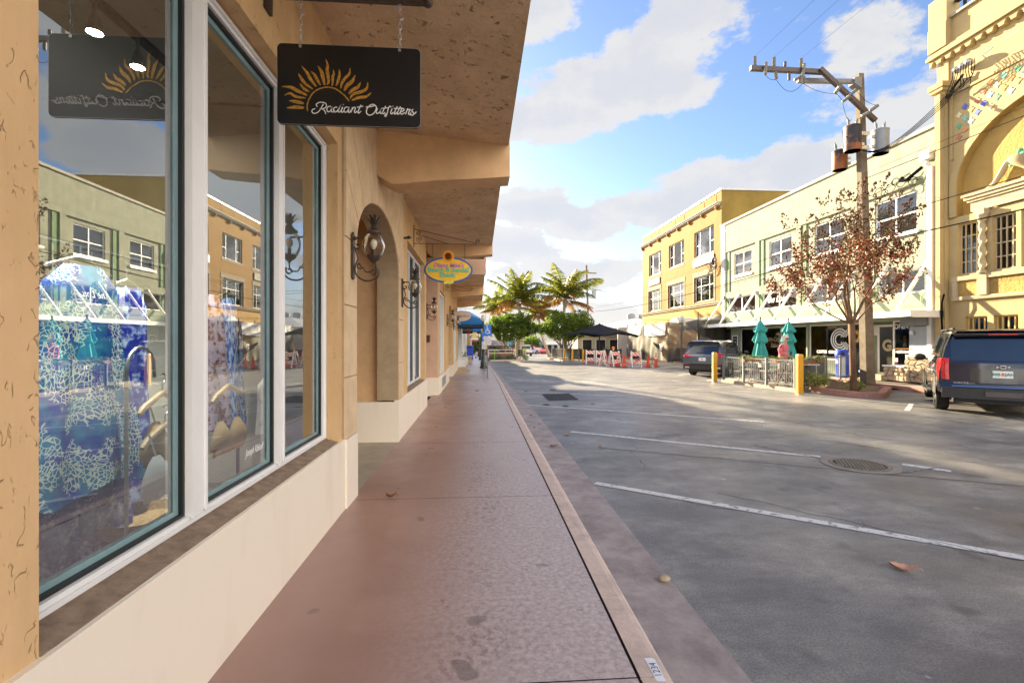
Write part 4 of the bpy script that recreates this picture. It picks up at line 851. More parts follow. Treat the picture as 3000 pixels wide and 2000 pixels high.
# ---- black hanging shop sign with gold sun ----
sy=2.85; K=.0004015
sgn=thing('hanging_sign','black rounded sign with gold sun rays and white script hanging from two chains','sign',(-.755,sy,2.91))
signblk=mt('sign_black',(.006,.007,.008),.35,.2,3); goldm=mt('gold_glitter',(.75,.42,.09),.35,.5,120,col2=(.30,.15,.02),metal=.5,thr=(.4,.6))
mb=MB(); mb.ext(rrect(-.412,.412,0,.47,.028),(-.755,sy-.006,2.91),(1,0,0),(0,0,1),(0,.014,0)); build('board',mb,signblk,sgn,True)
mb=MB(); o=rrect(-.412,.412,0,.47,.028); i_=[(a*.996,.235+(b-.235)*.994) for a,b in o]
mb.strip([(-.755+a,sy-.0065,2.91+b) for a,b in i_+[i_[0]]],[(-.755+a,sy-.0065,2.91+b) for a,b in o+[o[0]]]); build('edge_line',mb,steel,sgn,True)
rays=[([(550,1140),(430,1135),(300,1150)],50),([(545,1080),(450,1060),(335,1045)],50),([(575,1000),(430,985),(350,940),(270,975)],38),([(590,960),(450,900),(360,855),(230,850)],52),
([(625,910),(550,870),(485,795)],38),([(670,870),(560,790),(500,710),(468,655)],42),([(720,835),(640,730),(590,640),(510,545)],46),([(780,810),(730,730),(700,670),(645,618)],44),
([(838,808),(815,700),(790,610),(740,532)],52),([(875,800),(895,740),(875,600),(880,520),(855,435)],46),([(945,815),(955,740),(955,680),(970,640),(960,580)],38),([(1000,812),(1030,740),(1050,650),(1048,572)],40),
([(1070,850),(1080,780),(1120,710),(1190,630),(1200,545)],44),([(1115,880),(1160,800),(1230,740),(1275,645)],58),([(1180,920),(1240,860),(1310,820),(1352,745)],50),([(1200,985),(1250,920),(1370,880),(1440,830),(1455,740)],46),([(1225,1012),(1320,970),(1430,950),(1505,888)],44)]
T2=lambda p:((p[0]-1192)*K,(1378-p[1])*K*1.02)
for side in (1,-1):
    oo=(-.755,sy-.0075,2.91) if side==1 else (-.755,sy+.0095,2.91); uu=(side,0,0)
    mb=MB()
    for P_,wd in rays: brush(mb,[T2(p) for p in P_],lambda t,wd=wd:wd*K*max(.06,sin(PI*min(1,t*.92+.08))**.8),oo,uu,(0,0,1))
    brush(mb,[T2(p) for p in [(600,1185),(590,1110),(620,1010),(680,920),(770,860),(880,835),(990,855),(1080,910),(1140,965),(1185,1020)]],lambda t:19*K,oo,uu,(0,0,1))
    build('sun_emblem',mb,goldm,sgn,True)
    strokes=[[(705,1148),(668,1162),(660,1198),(700,1215),(760,1180),(822,1075)],[(735,1122),(720,1085),(770,1055),(840,1060),(865,1095),(840,1135),(770,1150)],[(800,1145),(838,1172),(855,1218)],
    [(930,1108),(890,1112),(870,1150),(885,1185),(920,1172),(947,1108)],[(947,1108),(935,1170),(955,1187),(985,1160)],[(1015,1115),(975,1125),(965,1165),(985,1187),(1020,1165),(1078,1066)],[(1078,1066),(1032,1165),(1045,1187),(1072,1165)],
    [(1095,1110),(1075,1170),(1090,1187),(1115,1160)],[(1104,1080),(1108,1072)],[(1178,1110),(1135,1115),(1115,1155),(1130,1185),(1160,1170),(1192,1108)],[(1192,1108),(1175,1170),(1190,1187),(1212,1150)],
    [(1212,1187),(1235,1108)],[(1220,1160),(1255,1112),(1277,1120),(1262,1170),(1275,1187),(1302,1160)],[(1357,1070),(1315,1170),(1326,1190),(1358,1160)],[(1300,1106),(1340,1100),(1387,1088)],
    [(1430,1108),(1445,1095),(1500,1092),(1560,1075),(1578,1110),(1545,1180),(1485,1215),(1440,1190),(1440,1135),(1480,1078),(1530,1058),(1562,1070)],[(1597,1110),(1575,1165),(1590,1187),(1625,1165),(1652,1108)],[(1652,1108),(1632,1170),(1645,1187),(1672,1160)],
    [(1712,1075),(1667,1170),(1680,1188),(1702,1165)],[(1655,1112),(1700,1106),(1745,1100)],[(1792,1092),(1775,1075),(1755,1100),(1727,1200),(1710,1227),(1700,1205),(1745,1165)],[(1805,1110),(1785,1170),(1800,1187),(1822,1160)],[(1814,1080),(1818,1072)],
    [(1882,1075),(1837,1170),(1850,1188),(1872,1160)],[(1927,1075),(1882,1170),(1895,1188),(1930,1152)],[(1830,1107),(1890,1104),(1952,1098)],[(1938,1152),(1975,1130),(1975,1108),(1950,1108),(1928,1150),(1940,1187),(1990,1160)],
    [(2000,1187),(2030,1103),(2036,1122),(2067,1113),(2042,1170),(2055,1187),(2082,1160)],[(2112,1108),(2090,1132),(2120,1165),(2100,1197),(2065,1185)],[(2118,1182),(2140,1165),(2158,1143)]]
    mb=MB()
    for s_ in strokes: brush(mb,[T2(p) for p in s_],lambda t:13*K,oo,uu,(0,0,1))
    build('script_lettering',mb,white_p,sgn,True)
for x in (-1.035,-.465):
    mb=MB(); chain(mb,(x,sy,3.375),(x,sy,3.64)); chain(mb,(x+.012,sy,3.55),(x-.015,sy-.01,3.62),.03); mb.cyl((x,sy-.012,3.365),(x,sy+.014,3.365),.009,n=10); build('chain',mb,chainm,sgn,True)
br=thing('sign_bracket','bronze bar bracket holding the black hanging sign under the canopy','bracket',(-1.23,sy,3.66))
mb=MB(); mb.box(-1.22,-.30,sy-.016,sy+.016,3.645,3.675); mb.ell((-.30,sy,3.66),.03,.03,.03); build('bar',mb,ironbr,br,True); mb=MB(); mb.box(-1.228,-1.21,sy-.04,sy+.04,3.56,3.76); build('wall_plate',mb,ironbr,br,True)
# ---- pineapple lanterns ----
def lantern(loc,label,grp='pineapple lanterns on the shop walls',glass=None):
    t=thing('wall_lantern',label,'lantern',loc,0,grp)
    mb=MB(); mb.ext([(-.038,-.2),(0,-.225),(.038,-.2),(.038,.19),(.02,.205),(0,.225),(-.02,.205),(-.038,.19)],(0,0,0),(0,1,0),(0,0,1),(.022,0,0)); build('backplate',mb,ironbr,t)
    mb=MB(); mb.tube([(.02,0,.165),(.08,0,.17),(.20,0,.165)],.009,8); mb.ell((.03,0,.165),.02,.02,.02)
    pts=[(p[0],0,p[1]) for p in spiral(.055,.09,.012,.03,500,180,12)]+[(.045,0,.03),(.06,0,-.03),(.035,0,-.09),(.03,0,-.13)]
    mb.tube(pts,.008,8)
    pts=[(.028,0,-.09),(.035,0,-.16),(.075,0,-.21),(.13,0,-.235),(.20,0,-.225),(.245,0,-.19),(.255,0,-.15),(.235,0,-.12)]+[(p[0],0,p[1]) for p in spiral(.205,-.145,.035,.012,40,-330,14)]
    mb.tube(crom(pts,3),.0085,8)
    pts=[(.09,0,-.105)]+[(p[0],0,p[1]) for p in spiral(.075,-.09,.015,.035,100,330,10)]+[(.13,0,-.15),(.19,0,-.145),(.205,0,-.10),(.205,0,-.06)]
    mb.tube(crom(pts,3),.007,8); build('scroll_arm',mb,ironbr,t,smooth=True)
    cx=.205; mb=MB(); mb.lathe([(.012,-.07),(.02,-.055),(.05,-.035),(.062,-.012),(.066,0),(.058,.004)],(cx,0,0),16); 
    for k in range(8):
        a=k*PI/4; mb.add([(cx+.05*cos(a-.3),.05*sin(a-.3),-.02),(cx+.05*cos(a+.3),.05*sin(a+.3),-.02),(cx+.088*cos(a),.088*sin(a),.012)],[(0,1,2)])
    build('cup',mb,ironbr,t,smooth=True)
    mb=MB()
    def sw(u,v):
        z=u*.21; r=.056+.046*sin(PI*min(1,(u*.93+.07)))**.8; a=v*2*PI; rr=r*(1+.045*cos(5*a+u*4)+.02*sin(7*a-u*9)); return (cx+rr*cos(a),rr*sin(a),z+.002)
    mb.grid(sw,14,24); build('glass_globe',mb,MATS['globe_glass'],t,smooth=True)
    mb=MB(); mb.cyl((cx,0,0),(cx,0,.06),.017,n=10); build('socket',mb,ironbr,t); mb=MB(); mb.lathe([(.013,.06),(.016,.075),(.03,.10),(.033,.125),(.024,.15),(.005,.16)],(cx,0,0),12); build('bulb',mb,MATS['bulb'],t,smooth='all')
    mb=MB(); mb.lathe([(.062,.205),(.075,.215),(.072,.23),(.055,.24),(.035,.262),(.03,.275)],(cx,0,0),18); build('cap',mb,ironbr,t,smooth=True)
    mb=MB()
    for ring,(n_,ln,out) in enumerate(((5,.135,.03),(8,.12,.075),(8,.09,.10))):
        for k in range(n_):
            a=2*PI*k/n_+ring*.4; L_=[];Rr=[]
            for i in range(6):
                t_=i/5; r=.012+out*(t_**1.4)*(1.15 if t_<.9 else 1.25); z=.265+ln*sin(t_*PI*.56)*(1-.12*t_); wd=.013*(1-t_)**.6+.0008
                L_.append((cx+r*cos(a)-wd*sin(a),r*sin(a)+wd*cos(a),z)); Rr.append((cx+r*cos(a)+wd*sin(a),r*sin(a)-wd*cos(a),z))
            mb.strip(L_,Rr)
    build('leaf_crown',mb,ironbr,t); return t
gg=glassm('globe_glass',(.95,.92,.86),1.28,.93); mt('bulb',(.72,.68,.58),.3,.02,4)
lantern((-1.195,4.575,2.455),'pineapple glass wall lantern on the near side of the arched doorway')
lantern((-1.195,7.50,2.40),'pineapple glass wall lantern on the far side of the arched doorway')
l3=lantern((-1.40,12.9,2.45),'pineapple wall lantern half hidden on the pink recess wall')
lantern((-1.135,17.2,2.40),'pineapple wall lantern before the second archway, below the pale oval sign'); lantern((-1.135,21.6,2.40),'pineapple wall lantern past the second archway, nearest the blue awning')
# ---- oval sandal shop sign ----
def ell2(rx,ry,n=40): return [(rx*cos(2*PI*i/n),ry*sin(2*PI*i/n)) for i in range(n)]
oy=8.95; c=(-.565,oy,2.98)
ov=thing('hanging_sign','yellow oval beach shop sign with blue rim and sunflower','sign',c)
bluer=mt('rim_blue',(.03,.12,.40),.4,.1,4); yel=mt('board_yellow',(.85,.52,.03),.5,.08,12,stretch=(.3,1,3)); 
mb=MB(); mb.ext(ell2(.455,.245),c,(1,0,0),(0,0,1),(0,.03,0)); build('rim',mb,bluer,ov,True); mb=MB(); mb.ext(ell2(.42,.212),(c[0],oy-.006,c[2]),(1,0,0),(0,0,1),(0,.004,0)); build('board',mb,yel,ov,True)
fl=MB()
for r0,r1,n_,y_,mi in ((.05,.115,16,-.012,0),(.04,.085,14,-.018,1)):
    fl.mi=mi
    for k in range(n_):
        a=2*PI*(k+.5*mi)/n_; P_=[(r0*.3,0),(r0,.02),(r1*.8,.018),(r1,0),(r1*.8,-.018),(r0,-.02)]
        fl.add([(c[0]+p*cos(a)-q*sin(a),oy+y_,c[2]+.255+p*sin(a)+q*cos(a)) for p,q in P_],[(0,1,2,3,4,5)])
fl.mi=2; fl.ext(ell2(.035,.035,14),(c[0],oy-.026,c[2]+.255),(1,0,0),(0,0,1),(0,.006,0))
build('sunflower',fl,[mt('petal_yellow',(.85,.45,.03),.6,.1,9),mt('petal_orange',(.75,.18,.02),.6,.1,9),mt('seed_brown',(.12,.04,.01),.8,.1,9)],ov,True)
pink=mt('letter_violet',(.55,.18,.55),.5,.05,4); turq=mt('letter_turquoise',(.05,.55,.42),.5,.05,4)
text("Diane Mae's",.115,pink,ov,(c[0],oy-.012,c[2]+.085),bold=.02,shear=.3,ext=.004); text('Beach & Sandal',.125,turq,ov,(c[0],oy-.012,c[2]+.0),bold=.022,ext=.004); text('Shack',.125,turq,ov,(c[0]-.02,oy-.012,c[2]-.095),bold=.022,ext=.004)
sa=MB()
for dx,a in ((-.035,.2),(.05,.35)): 
    q=[(.055*cos(t)*1.0,.026*sin(t)) for t in [i*PI/8 for i in range(16)]]; sa.ext([(dx+p*cos(a)-r*sin(a),-.235+p*sin(a)+r*cos(a)) for p,r in q],(c[0]+.0,oy-.015,c[2]),(1,0,0),(0,0,1),(0,.01,0))
build('sandals',sa,mt('lime_yellow',(.75,.75,.1),.5,.1,5),ov,True)
for x in (-.86,-.26): mb=MB(); chain(mb,(x,oy+.015,c[2]+.19),(x,oy+.015,3.47),.05,.003,.01); build('chain',mb,ironbr,ov,True)
def scroll_bracket(x0,y,z,L,h,label):
    t=thing('scroll_bracket',label,'bracket',(x0,y,z)); mb=MB(); mb.box(x0,x0+.012,y-.012,y+.012,z-.07,z+h+.07); build('wall_bar',mb,ironbr,t,True)
    mb=MB(); mb.bar((x0+.01,y,z),(x0+L,y,z),.014,.010); mb.bar((x0+.01,y,z+h),(x0+L,y,z+.02),.012,.010); mb.bar((x0+.05,y,z+h*.65),(x0+L*.55,y,z),.010); build('arm',mb,ironbr,t,True)
    mb=MB()
    for cx,cz,r in ((x0+.09,z+h*.72,.045),(x0+.10,z+.07,.06),(x0+L+.01,z+.05,.045)): mb.tube([(p[0],y,p[1]) for p in spiral(cx,cz,r,.012,0,560,22)],.0055,6)
    build('scroll',mb,ironbr,t,True); return t
scroll_bracket(-1.21,oy+.015,3.47,1.18,.27,'long wrought iron scroll bracket holding the yellow oval sign')
scroll_bracket(-1.13,15.4,3.28,.9,.25,'wrought iron scroll bracket without a sign, beyond the yellow oval sign')
mb=MB(); mb.cyl((-1.22,7.7,3.3),(-1.10,7.7,3.3),.018,n=8); mb.tube([(-1.16,7.7,3.3),(-1.12,7.7,3.33),(-1.08,7.7,3.30)],.012,6); tag(build('pipe_stub',mb,ironbr),'short rusty pipe stub above the arched doorway','pipe')
# brown plaque on the pink wall
# ---- second left building and its neighbours ----
sb=thing('arcade_building','pinkish tan stepped-canopy shop with a second archway, beyond the yellow oval sign','building',(-1.15,19,.13))
mb=MB(); mb.box(-4,-1.15,13.5,13.75,.6,4.0); build('end_wall',mb,pinkst,sb,True)
mb=MB(); mb.box(-1.45,-1.15,13.751,14.25,.62,4.0); mb.box(-1.45,-1.15,14.25,16.6,3.2,4.0); mb.box(-1.45,-1.15,16.6,17.4,.62,4.0); wall_arch(mb,-1.45,-1.14,17.4,21.4,.62,4.0,19.3,1.15,2.4,.7); mb.box(-1.45,-1.15,21.4,22.0,.62,4.0); mb.box(-1.45,-1.15,22,25.4,3.1,4.0); mb.box(-1.45,-1.15,25.4,26,.62,4.0)
mb.box(-8,-1.46,25.8,26,.1,4); mb.box(-8,-7.8,13.5,26,.1,4); mb.box(-8,-1.46,13.75,25.8,3.9,4.0); mb.box(-8,-1.3,13.6,26,4.42,6.4); build('wall',mb,tan,sb,True)  # top box: unseen upper storey, added to lengthen the road shadow
mb=MB(); mb.box(-4,-1.12,13.47,13.76,.1,.62); mb.box(-1.46,-1.11,13.761,18.14,.1,.62); mb.box(-1.46,-1.11,20.46,26,.1,.62); build('plinth',mb,cream,sb,True)
mb=MB(); mb.box(-3,-2.9,17,21.6,.1,3.9); build('recess_wall',mb,darkint,sb,True)
def tallwin(p,x,y0,y1,z0,z1,n):
    mb=MB(); frame_rect(mb,x-.06,x,y0,y1,z0,z1,.06)
    for i in range(1,n): yy=y0+(y1-y0)*i/n; mb.box(x-.058,x+.002,yy-.03,yy+.03,z0+.05,z1-.06)
    w=build('window',mb,white_al,p,True); g=MB(); g.quad((x-.03,y0+.03,z0+.03),(x-.03,y1-.03,z0+.03),(x-.03,y1-.03,z1-.03),(x-.03,y0+.03,z1-.03)); build('pane',g,pane,w,True); g=MB(); g.box(x-.6,x-.58,y0,y1,z0,z1); build('room_backing',g,intw,w,True)
tallwin(sb,-1.2,14.27,16.58,.64,3.18,3); tallwin(sb,-1.2,22.02,25.38,.64,3.08,3)
mb=MB()
for (y0,y1,zw,ze,xe) in ((14.02,20.0,3.95,3.98,.20),(20.3,26.1,3.9,3.9,.19)): 
    mb.quad((-1.3,y0,zw),(xe,y0,ze),(xe,y1,ze),(-1.3,y1,zw)); mb.box(xe-.03,xe+.02,y0,y1,ze-.0,4.4)
mb.box(-4,.2,14.0,26.1,4.3,4.4); build('canopy',mb,soff,sb,True)
mb=MB(); mb.box(-3.2,.215,13.92,14.02,3.60,4.05); build('canopy_beam',mb,pinkst,sb,True,label='pale pink end face of the second canopy')
for y in (19.95,26.0): 
    b=MB(); pr=[(-1.3,4.3),(.22,4.3),(.22,3.60),(-.5,3.54),(-.95,3.48),(-1.3,3.5)]; b.ext(pr,(0,y,0),(1,0,0),(0,0,1),(0,.25,0)); build('canopy_beam',b,tan2,sb,True)
mb=MB(); mb.box(-1.62,-1.36,13.45,13.468,1.62,1.82); tag(build('wall_plaque',mb,mt('bronze_plaque',(.10,.055,.035),.4,.3,30,metal=.4)),'small bronze plaque on the pinkish recess wall','plaque')
mb=MB()
for i in range(7): mb.box(-1.1,-1.095,14.7,16.0,.28+i*.035,.30+i*.035)
mb.box(-1.108,-1.10,14.6,16.1,.24,.53); tag(build('wall_vent',mb,mt('vent_grey',(.28,.31,.30),.5,.1,9)),'grey louvred vent in the cream plinth past the recess','vent')
# shutter building beyond
cb=thing('shutter_building','pale green-white shopfront with louvred shutters and posts, behind the blue awnings','building',(-1.2,35,.1))
pg=mt('pale_green_white',(.60,.64,.55),.6,.08,3); mb=MB(); mb.box(-8,-1.22,26.1,45,.1,3.3); build('wall',mb,pg,cb,True)
for i in range(9):
    y=26.6+i*2.05; mb=MB()
    for k in range(26): mb.box(-1.215,-1.19,y,y+.75,.7+k*.085,.76+k*.085)
    build('shutter',mb,white_p,cb,True); mb=MB(); mb.box(-1.218,-1.205,y+.9,y+1.75,.7,2.7); build('shop_window',mb,MATS['dark_glass_door'],cb,True)
    mb=MB(); mb.box(-1.2,-1.08,y+1.80,y+1.95,.1,3.0); build('post',mb,white_p,cb,True)
mb=MB(); mb.box(-1.3,-.75,28.0,28.9,.13,.55); tag(build('planter_box',mb,white_p),'white planter box at the foot of the shutters','planter')
mb=MB(); mb.box(-1.15,-.7,30.9,31.6,.13,.62); pl=tag(build('planter_box',mb,white_p),'white planter box with green sprig, farther along the shutters','planter')
mb=MB()
for k in range(60):
    a=rnd.uniform(0,6.3); r=rnd.uniform(0,.2); p=Vector((-.92+r*cos(a),31.2+r*sin(a),.62+rnd.uniform(0,.3))); q=Vector((rnd.uniform(-.06,.06),rnd.uniform(-.06,.06),rnd.uniform(0,.07))); mb.quad(p,p+q,p+q*1.3+Vector((.02,.02,.02)),p+Vector((.03,.03,0)))
build('sprig',mb,mt('leaf_green',(.10,.17,.03),.6,.3,20),pl)
mb=MB(); mb.box(-1.2,-.45,14.1+9.2,25.2,.131,.14); tag(build('door_mat',mb,mt('ochre_mat',(.62,.40,.10),.9,.15,30)),'ochre door mat lying on the pavement by the second shop','mat')
yb2=thing('yellow_shop_row','distant low yellow and pink shop row at the end of the left pavement','building',(-1.2,60,-.3)); mb=MB(); mb.box(-9,-1.25,45.2,68,-.8,3.2); build('wall',mb,brightyel,yb2,True)
mb=MB(); mb.box(-9,-1.2,68.2,100,-1.2,2.6); build('far_wall',mb,mt('pinkish_far_wall',(.55,.35,.33),.8,.1,2),yb2,True)
mb=MB(); mb.box(-8.5,-1.3,26.2,45,3.3,3.42); build('roof',mb,roofmet,cb,True)
# blue awnings
bluec=mt('blue_canvas',(.015,.13,.42),.75,.1,6); darkc=mt('dark_canvas',(.02,.04,.07),.8,.1,5)
def entry_awning(x0,x1,y0,y1,z0,z1,ztop,label):
    t=thing('fabric_awning',label,'awning',(x0,(y0+y1)/2,z0)); ym=(y0+y1)/2
    mb=MB(); mb.add([(x0,y0,ztop-.1),(x0,y1,ztop-.1),(x1,y0,z1),(x1,y1,z1),(x1-.9,ym,ztop),(x0,ym,ztop+.12)],[(0,2,4,5),(3,1,5,4),(2,3,4)])
    build('canopy_cloth',mb,bluec,t,True)
    mb=MB(); n=16
    for (a,b) in (((x0,y0),(x1,y0)),((x1,y0),(x1,y1)),((x1,y1),(x0,y1))):
        ztA=z1 if a[0]==x1 else ztop-.1; ztB=z1 if b[0]==x1 else ztop-.1
        A=[];Bq=[]
        for i in range(n+1):
            q=i/n; p=(a[0]+(b[0]-a[0])*q,a[1]+(b[1]-a[1])*q); A.append((p[0],p[1],z1 +0*(ztA+(ztB-ztA)*q))); Bq.append((p[0],p[1],z0+.05*abs(sin(q*PI*4))))
        mb.strip(A,Bq)
        mb.quad((a[0],a[1],z1),(b[0],b[1],z1),(b[0],b[1],ztB),(a[0],a[1],ztA))
    build('valance',mb,bluec,t,True); mb=MB(); mb.box(x0,x1-.03,y0+.03,y1-.03,z0-.12,z0+.02); build('underside',mb,darkc,t,True); return t
entry_awning(-1.2,.30,27.0,30.4,2.55,2.85,3.45,'blue canvas entry awning nearest, behind the pale oval sign')
entry_awning(-1.0,.18,35.5,37.5,2.35,2.55,2.9,'small blue canvas awning farther down the pavement')
cs=tag(build('hanging_sign',MB().box(-.98,-.36,28.9,28.94,2.1,2.52),mt('sign_dark_green',(.02,.05,.04),.5,.1,3)),'dark green sign with red band and white CATCH under the blue awning','sign')
build('red_band',MB().box(-.72,-.55,28.893,28.899,2.1,2.52),mt('sign_red',(.5,.02,.03),.5,.1,3),cs); text('CATCH',.17,white_p,cs,(-.67,28.885,2.32),bold=.02,sx=1.0)
os_=thing('hanging_sign','pale cream oval sign with thin script hanging before the blue awning','sign',(-.80,22.0,2.81)); mb=MB(); mb.ext(ell2(.45,.24),(-.80,22,2.81),(1,0,0),(0,0,1),(0,.04,0)); build('board',mb,mt('cream_board',(.62,.52,.42),.5,.05,3),os_,True)
text('Le Tango Grand',.13,ironbr,os_,(-.80,21.99,2.81),shear=.45,sx=.85); mb=MB(); mb.bar((-1.15,22.02,3.15),(-.3,22.02,3.15),.02); mb.tube([(-1.0,22.02,3.15),(-1.0,22.02,3.0)],.008,5); mb.tube([(-.6,22.02,3.15),(-.6,22.02,3.0)],.008,5); build('hanger_bar',mb,ironbr,os_,True)
hs=thing('hanging_sign','small golden shaped sign below the second blue awning','sign',(-.28,34,2.1)); mb=MB(); mb.ext([(-.22,0),(.22,0),(.24,.12),(.1,.16),(.16,.3),(.15,.42),(-.15,.42),(-.16,.3),(-.1,.16),(-.24,.12)],(-.28,34,1.86),(1,0,0),(0,0,1),(0,.03,0)); build('board',mb,mt('golden_board',(.62,.45,.20),.5,.2,12),hs,True)
mb=MB(); mb.box(-.55,0,33.98,34.02,1.76,1.85); build('lower_board',mb,white_p,hs,True)
for i,(y,z,c_) in enumerate(((42,2.0,(.05,.2,.14)),(52,1.75,(.6,.15,.2)))): tag(build('hanging_sign',MB().ext(ell2(.4,.16,20),(-.4,y,z),(1,0,0),(0,0,1),(0,.04,0)),mt('far_sign_%d'%i,c_,.5,.1,3)),('small dark green' if i==0 else 'small red and white')+' sign hanging far down the left pavement','sign')
# ---- inside the display window ----
def pattern(name,base,line,scale,dark=None,w=.09,flower=False):
    m,nt,N,L,b=nodes_of(name); tc=N.new('ShaderNodeTexCoord'); v=tc.outputs['Object']
    vn=N.new('ShaderNodeTexVoronoi'); vn.feature='DISTANCE_TO_EDGE'; vn.inputs['Scale'].default_value=scale
    dv=N.new('ShaderNodeVectorMath'); dv.operation='ADD'; nz=N.new('ShaderNodeTexNoise'); nz.inputs['Scale'].default_value=6; L.new(v,nz.inputs['Vector']); sc_=N.new('ShaderNodeVectorMath'); sc_.operation='SCALE'; sc_.inputs['Scale'].default_value=.12; L.new(nz.outputs['Color'],sc_.inputs[0]); L.new(v,dv.inputs[0]); L.new(sc_.outputs[0],dv.inputs[1]); L.new(dv.outputs[0],vn.inputs['Vector'])
    e=ramp(N,L,vn.outputs['Distance'],w*.45,w*.8,(1,1,1),(0,0,0)); mk=ramp(N,L,ntex(N,L,v,7,3),.47,.50,(0,0,0),(1,1,1))
    basec=mixc(N,L,ramp(N,L,ntex(N,L,v,9,3),.4,.6,(0,0,0),(1,1,1)),tuple(base),tuple(dark or base))
    col=mixc(N,L,mth(N,L,'MULTIPLY',e,mk),basec,tuple(line)); L.new(col,b.inputs['Base Color']); setc(b,'Roughness',.8); return m
def garment(mb,cx,cy,prof,folds=9,amp=.02,seed=1,ns=40,ru=0):
    """hanging cloth: prof = (z, half width along street, half depth)"""
    r=random.Random(seed); ph=[r.uniform(0,6.3) for _ in range(4)]
    vs=[]; k=len(prof)
    def f(u,v):
        s=u*(k-1); i=min(int(s),k-2); t=s-i; z,wy,wx=[prof[i][j]*(1-t)+prof[i+1][j]*t for j in range(3)]
        a=v*2*PI; w=amp*(.3+.9*u)*(sin(folds*a+ph[0]+u*1.5)+.5*sin((folds*2-3)*a+ph[1]))
        zz=z-ru*(.5+.5*sin(4*a+ph[2]))*(1 if i==k-2 and t>.6 else 0)*.5
        return (cx+(wx+w)*cos(a),cy+(wy+w)*sin(a),zz)
    mb.grid(f,26,ns)
teald=pattern('turquoise_reef_print',(.01,.06,.42),(.70,.80,.74),52,(.015,.24,.46),w=.15); blued=mt('blue_floral_print',(.45,.58,.85),.8,.1,13,col2=(.015,.035,.34),thr=(.50,.60))
purp=mt('mauve_palm_print',(.50,.42,.55),.8,.1,19,col2=(.18,.07,.05),thr=(.42,.50)); bluew=mt('blue_brush_print',(.40,.55,.80),.8,.1,26,col2=(.02,.09,.42),thr=(.46,.54),stretch=(1,2,.6))
rail=thing('clothes_rail','black clothes rail standing behind the display window','clothes rail',(-2.0,2.6,.42)); mb=MB(); mb.cyl((-2.0,1.3,2.12),(-2.0,4.15,2.12),.014,n=8)
for y in (1.35,2.75,4.1): mb.cyl((-2.0,y,.42),(-2.0,y,2.12),.014,n=8)
build('rail',mb,blackm,rail,True)
def frock(nm,lab,cat,cx,cy,prof,m,**k):
    t=thing(nm,lab,cat,(cx,cy,prof[-1][0])); mb=MB(); garment(mb,cx,cy,prof,**k); build('cloth',mb,m,t,True,smooth='all')
    mb=MB(); mb.tube([(cx,cy-.18,prof[0][0]-.02),(cx,cy,prof[0][0]+.05),(cx,cy+.18,prof[0][0]-.02)],.008,6); mb.tube([(cx,cy,prof[0][0]+.05),(cx,cy,2.1)],.004,5); build('hanger',mb,chainm,t,True)
frock('dress','turquoise and navy reef-print dress with ruffled hem, nearest in the window','dress',-1.86,2.36,[(2.0,.10,.05),(1.9,.19,.07),(1.65,.19,.09),(1.4,.25,.11),(1.15,.30,.13),(1.0,.33,.14)],teald,folds=7,amp=.022,ru=.12)
frock('dress','second reef-print dress, behind and left of the nearest one','dress',-1.98,2.05,[(2.0,.10,.05),(1.9,.2,.07),(1.5,.22,.1),(1.1,.28,.12)],teald,folds=8,amp=.02,seed=4)
frock('dress','royal blue floral dress hanging long behind the reef-print dress','dress',-2.0,2.85,[(1.95,.08,.05),(1.85,.14,.06),(1.5,.13,.07),(1.0,.15,.08),(.75,.16,.08)],blued,folds=5,amp=.015,seed=2)
for dy in (0,.22,.36): frock('trousers','blue floral trouser leg below the reef-print dress, '+{0:'nearest the camera',.22:'middle',.36:'farthest'}[dy],'trousers',-1.95,2.32+dy,[(1.2,.11,.06),(.95,.10,.06),(.56,.085,.055)],blued,folds=4,amp=.01,seed=5)
frock('dress','mauve palm-print dress seen through the middle pane','dress',-2.05,3.72,[(2.0,.12,.05),(1.9,.2,.07),(1.5,.22,.08),(1.0,.27,.1)],purp,folds=7,amp=.02,seed=7)
frock('dress','pale blue brush-print dress seen beside the mauve one','dress',-2.05,4.02,[(2.0,.1,.05),(1.9,.17,.07),(1.5,.18,.08),(.95,.2,.1)],bluew,folds=6,amp=.015,seed=8)
woodh=mt('pale_wood_hanger',(.62,.45,.24),.45,.12,8,stretch=(4,1,1))
def hanger(cx,cy,z,w=.2,lab='',stand=True):
    t=thing('coat_hanger',lab,'hanger',(cx,cy,z)); mb=MB(); mb.tube([(cx,cy-w,z-.09),(cx,cy-w*.8,z-.06),(cx,cy,z),(cx,cy+w*.8,z-.06),(cx,cy+w,z-.09)],[.012,.017,.015,.017,.012],8); build('wood_bar',mb,woodh,t,True,smooth=True)
    mb=MB(); mb.tube([(cx,cy,z),(cx,cy,z+.05)]+[(cx,cy+.025*sin(a),z+.075-.025*cos(a)) for a in [k*.5 for k in range(1,9)]],.004,6); build('hook',mb,chainm,t,True); return t
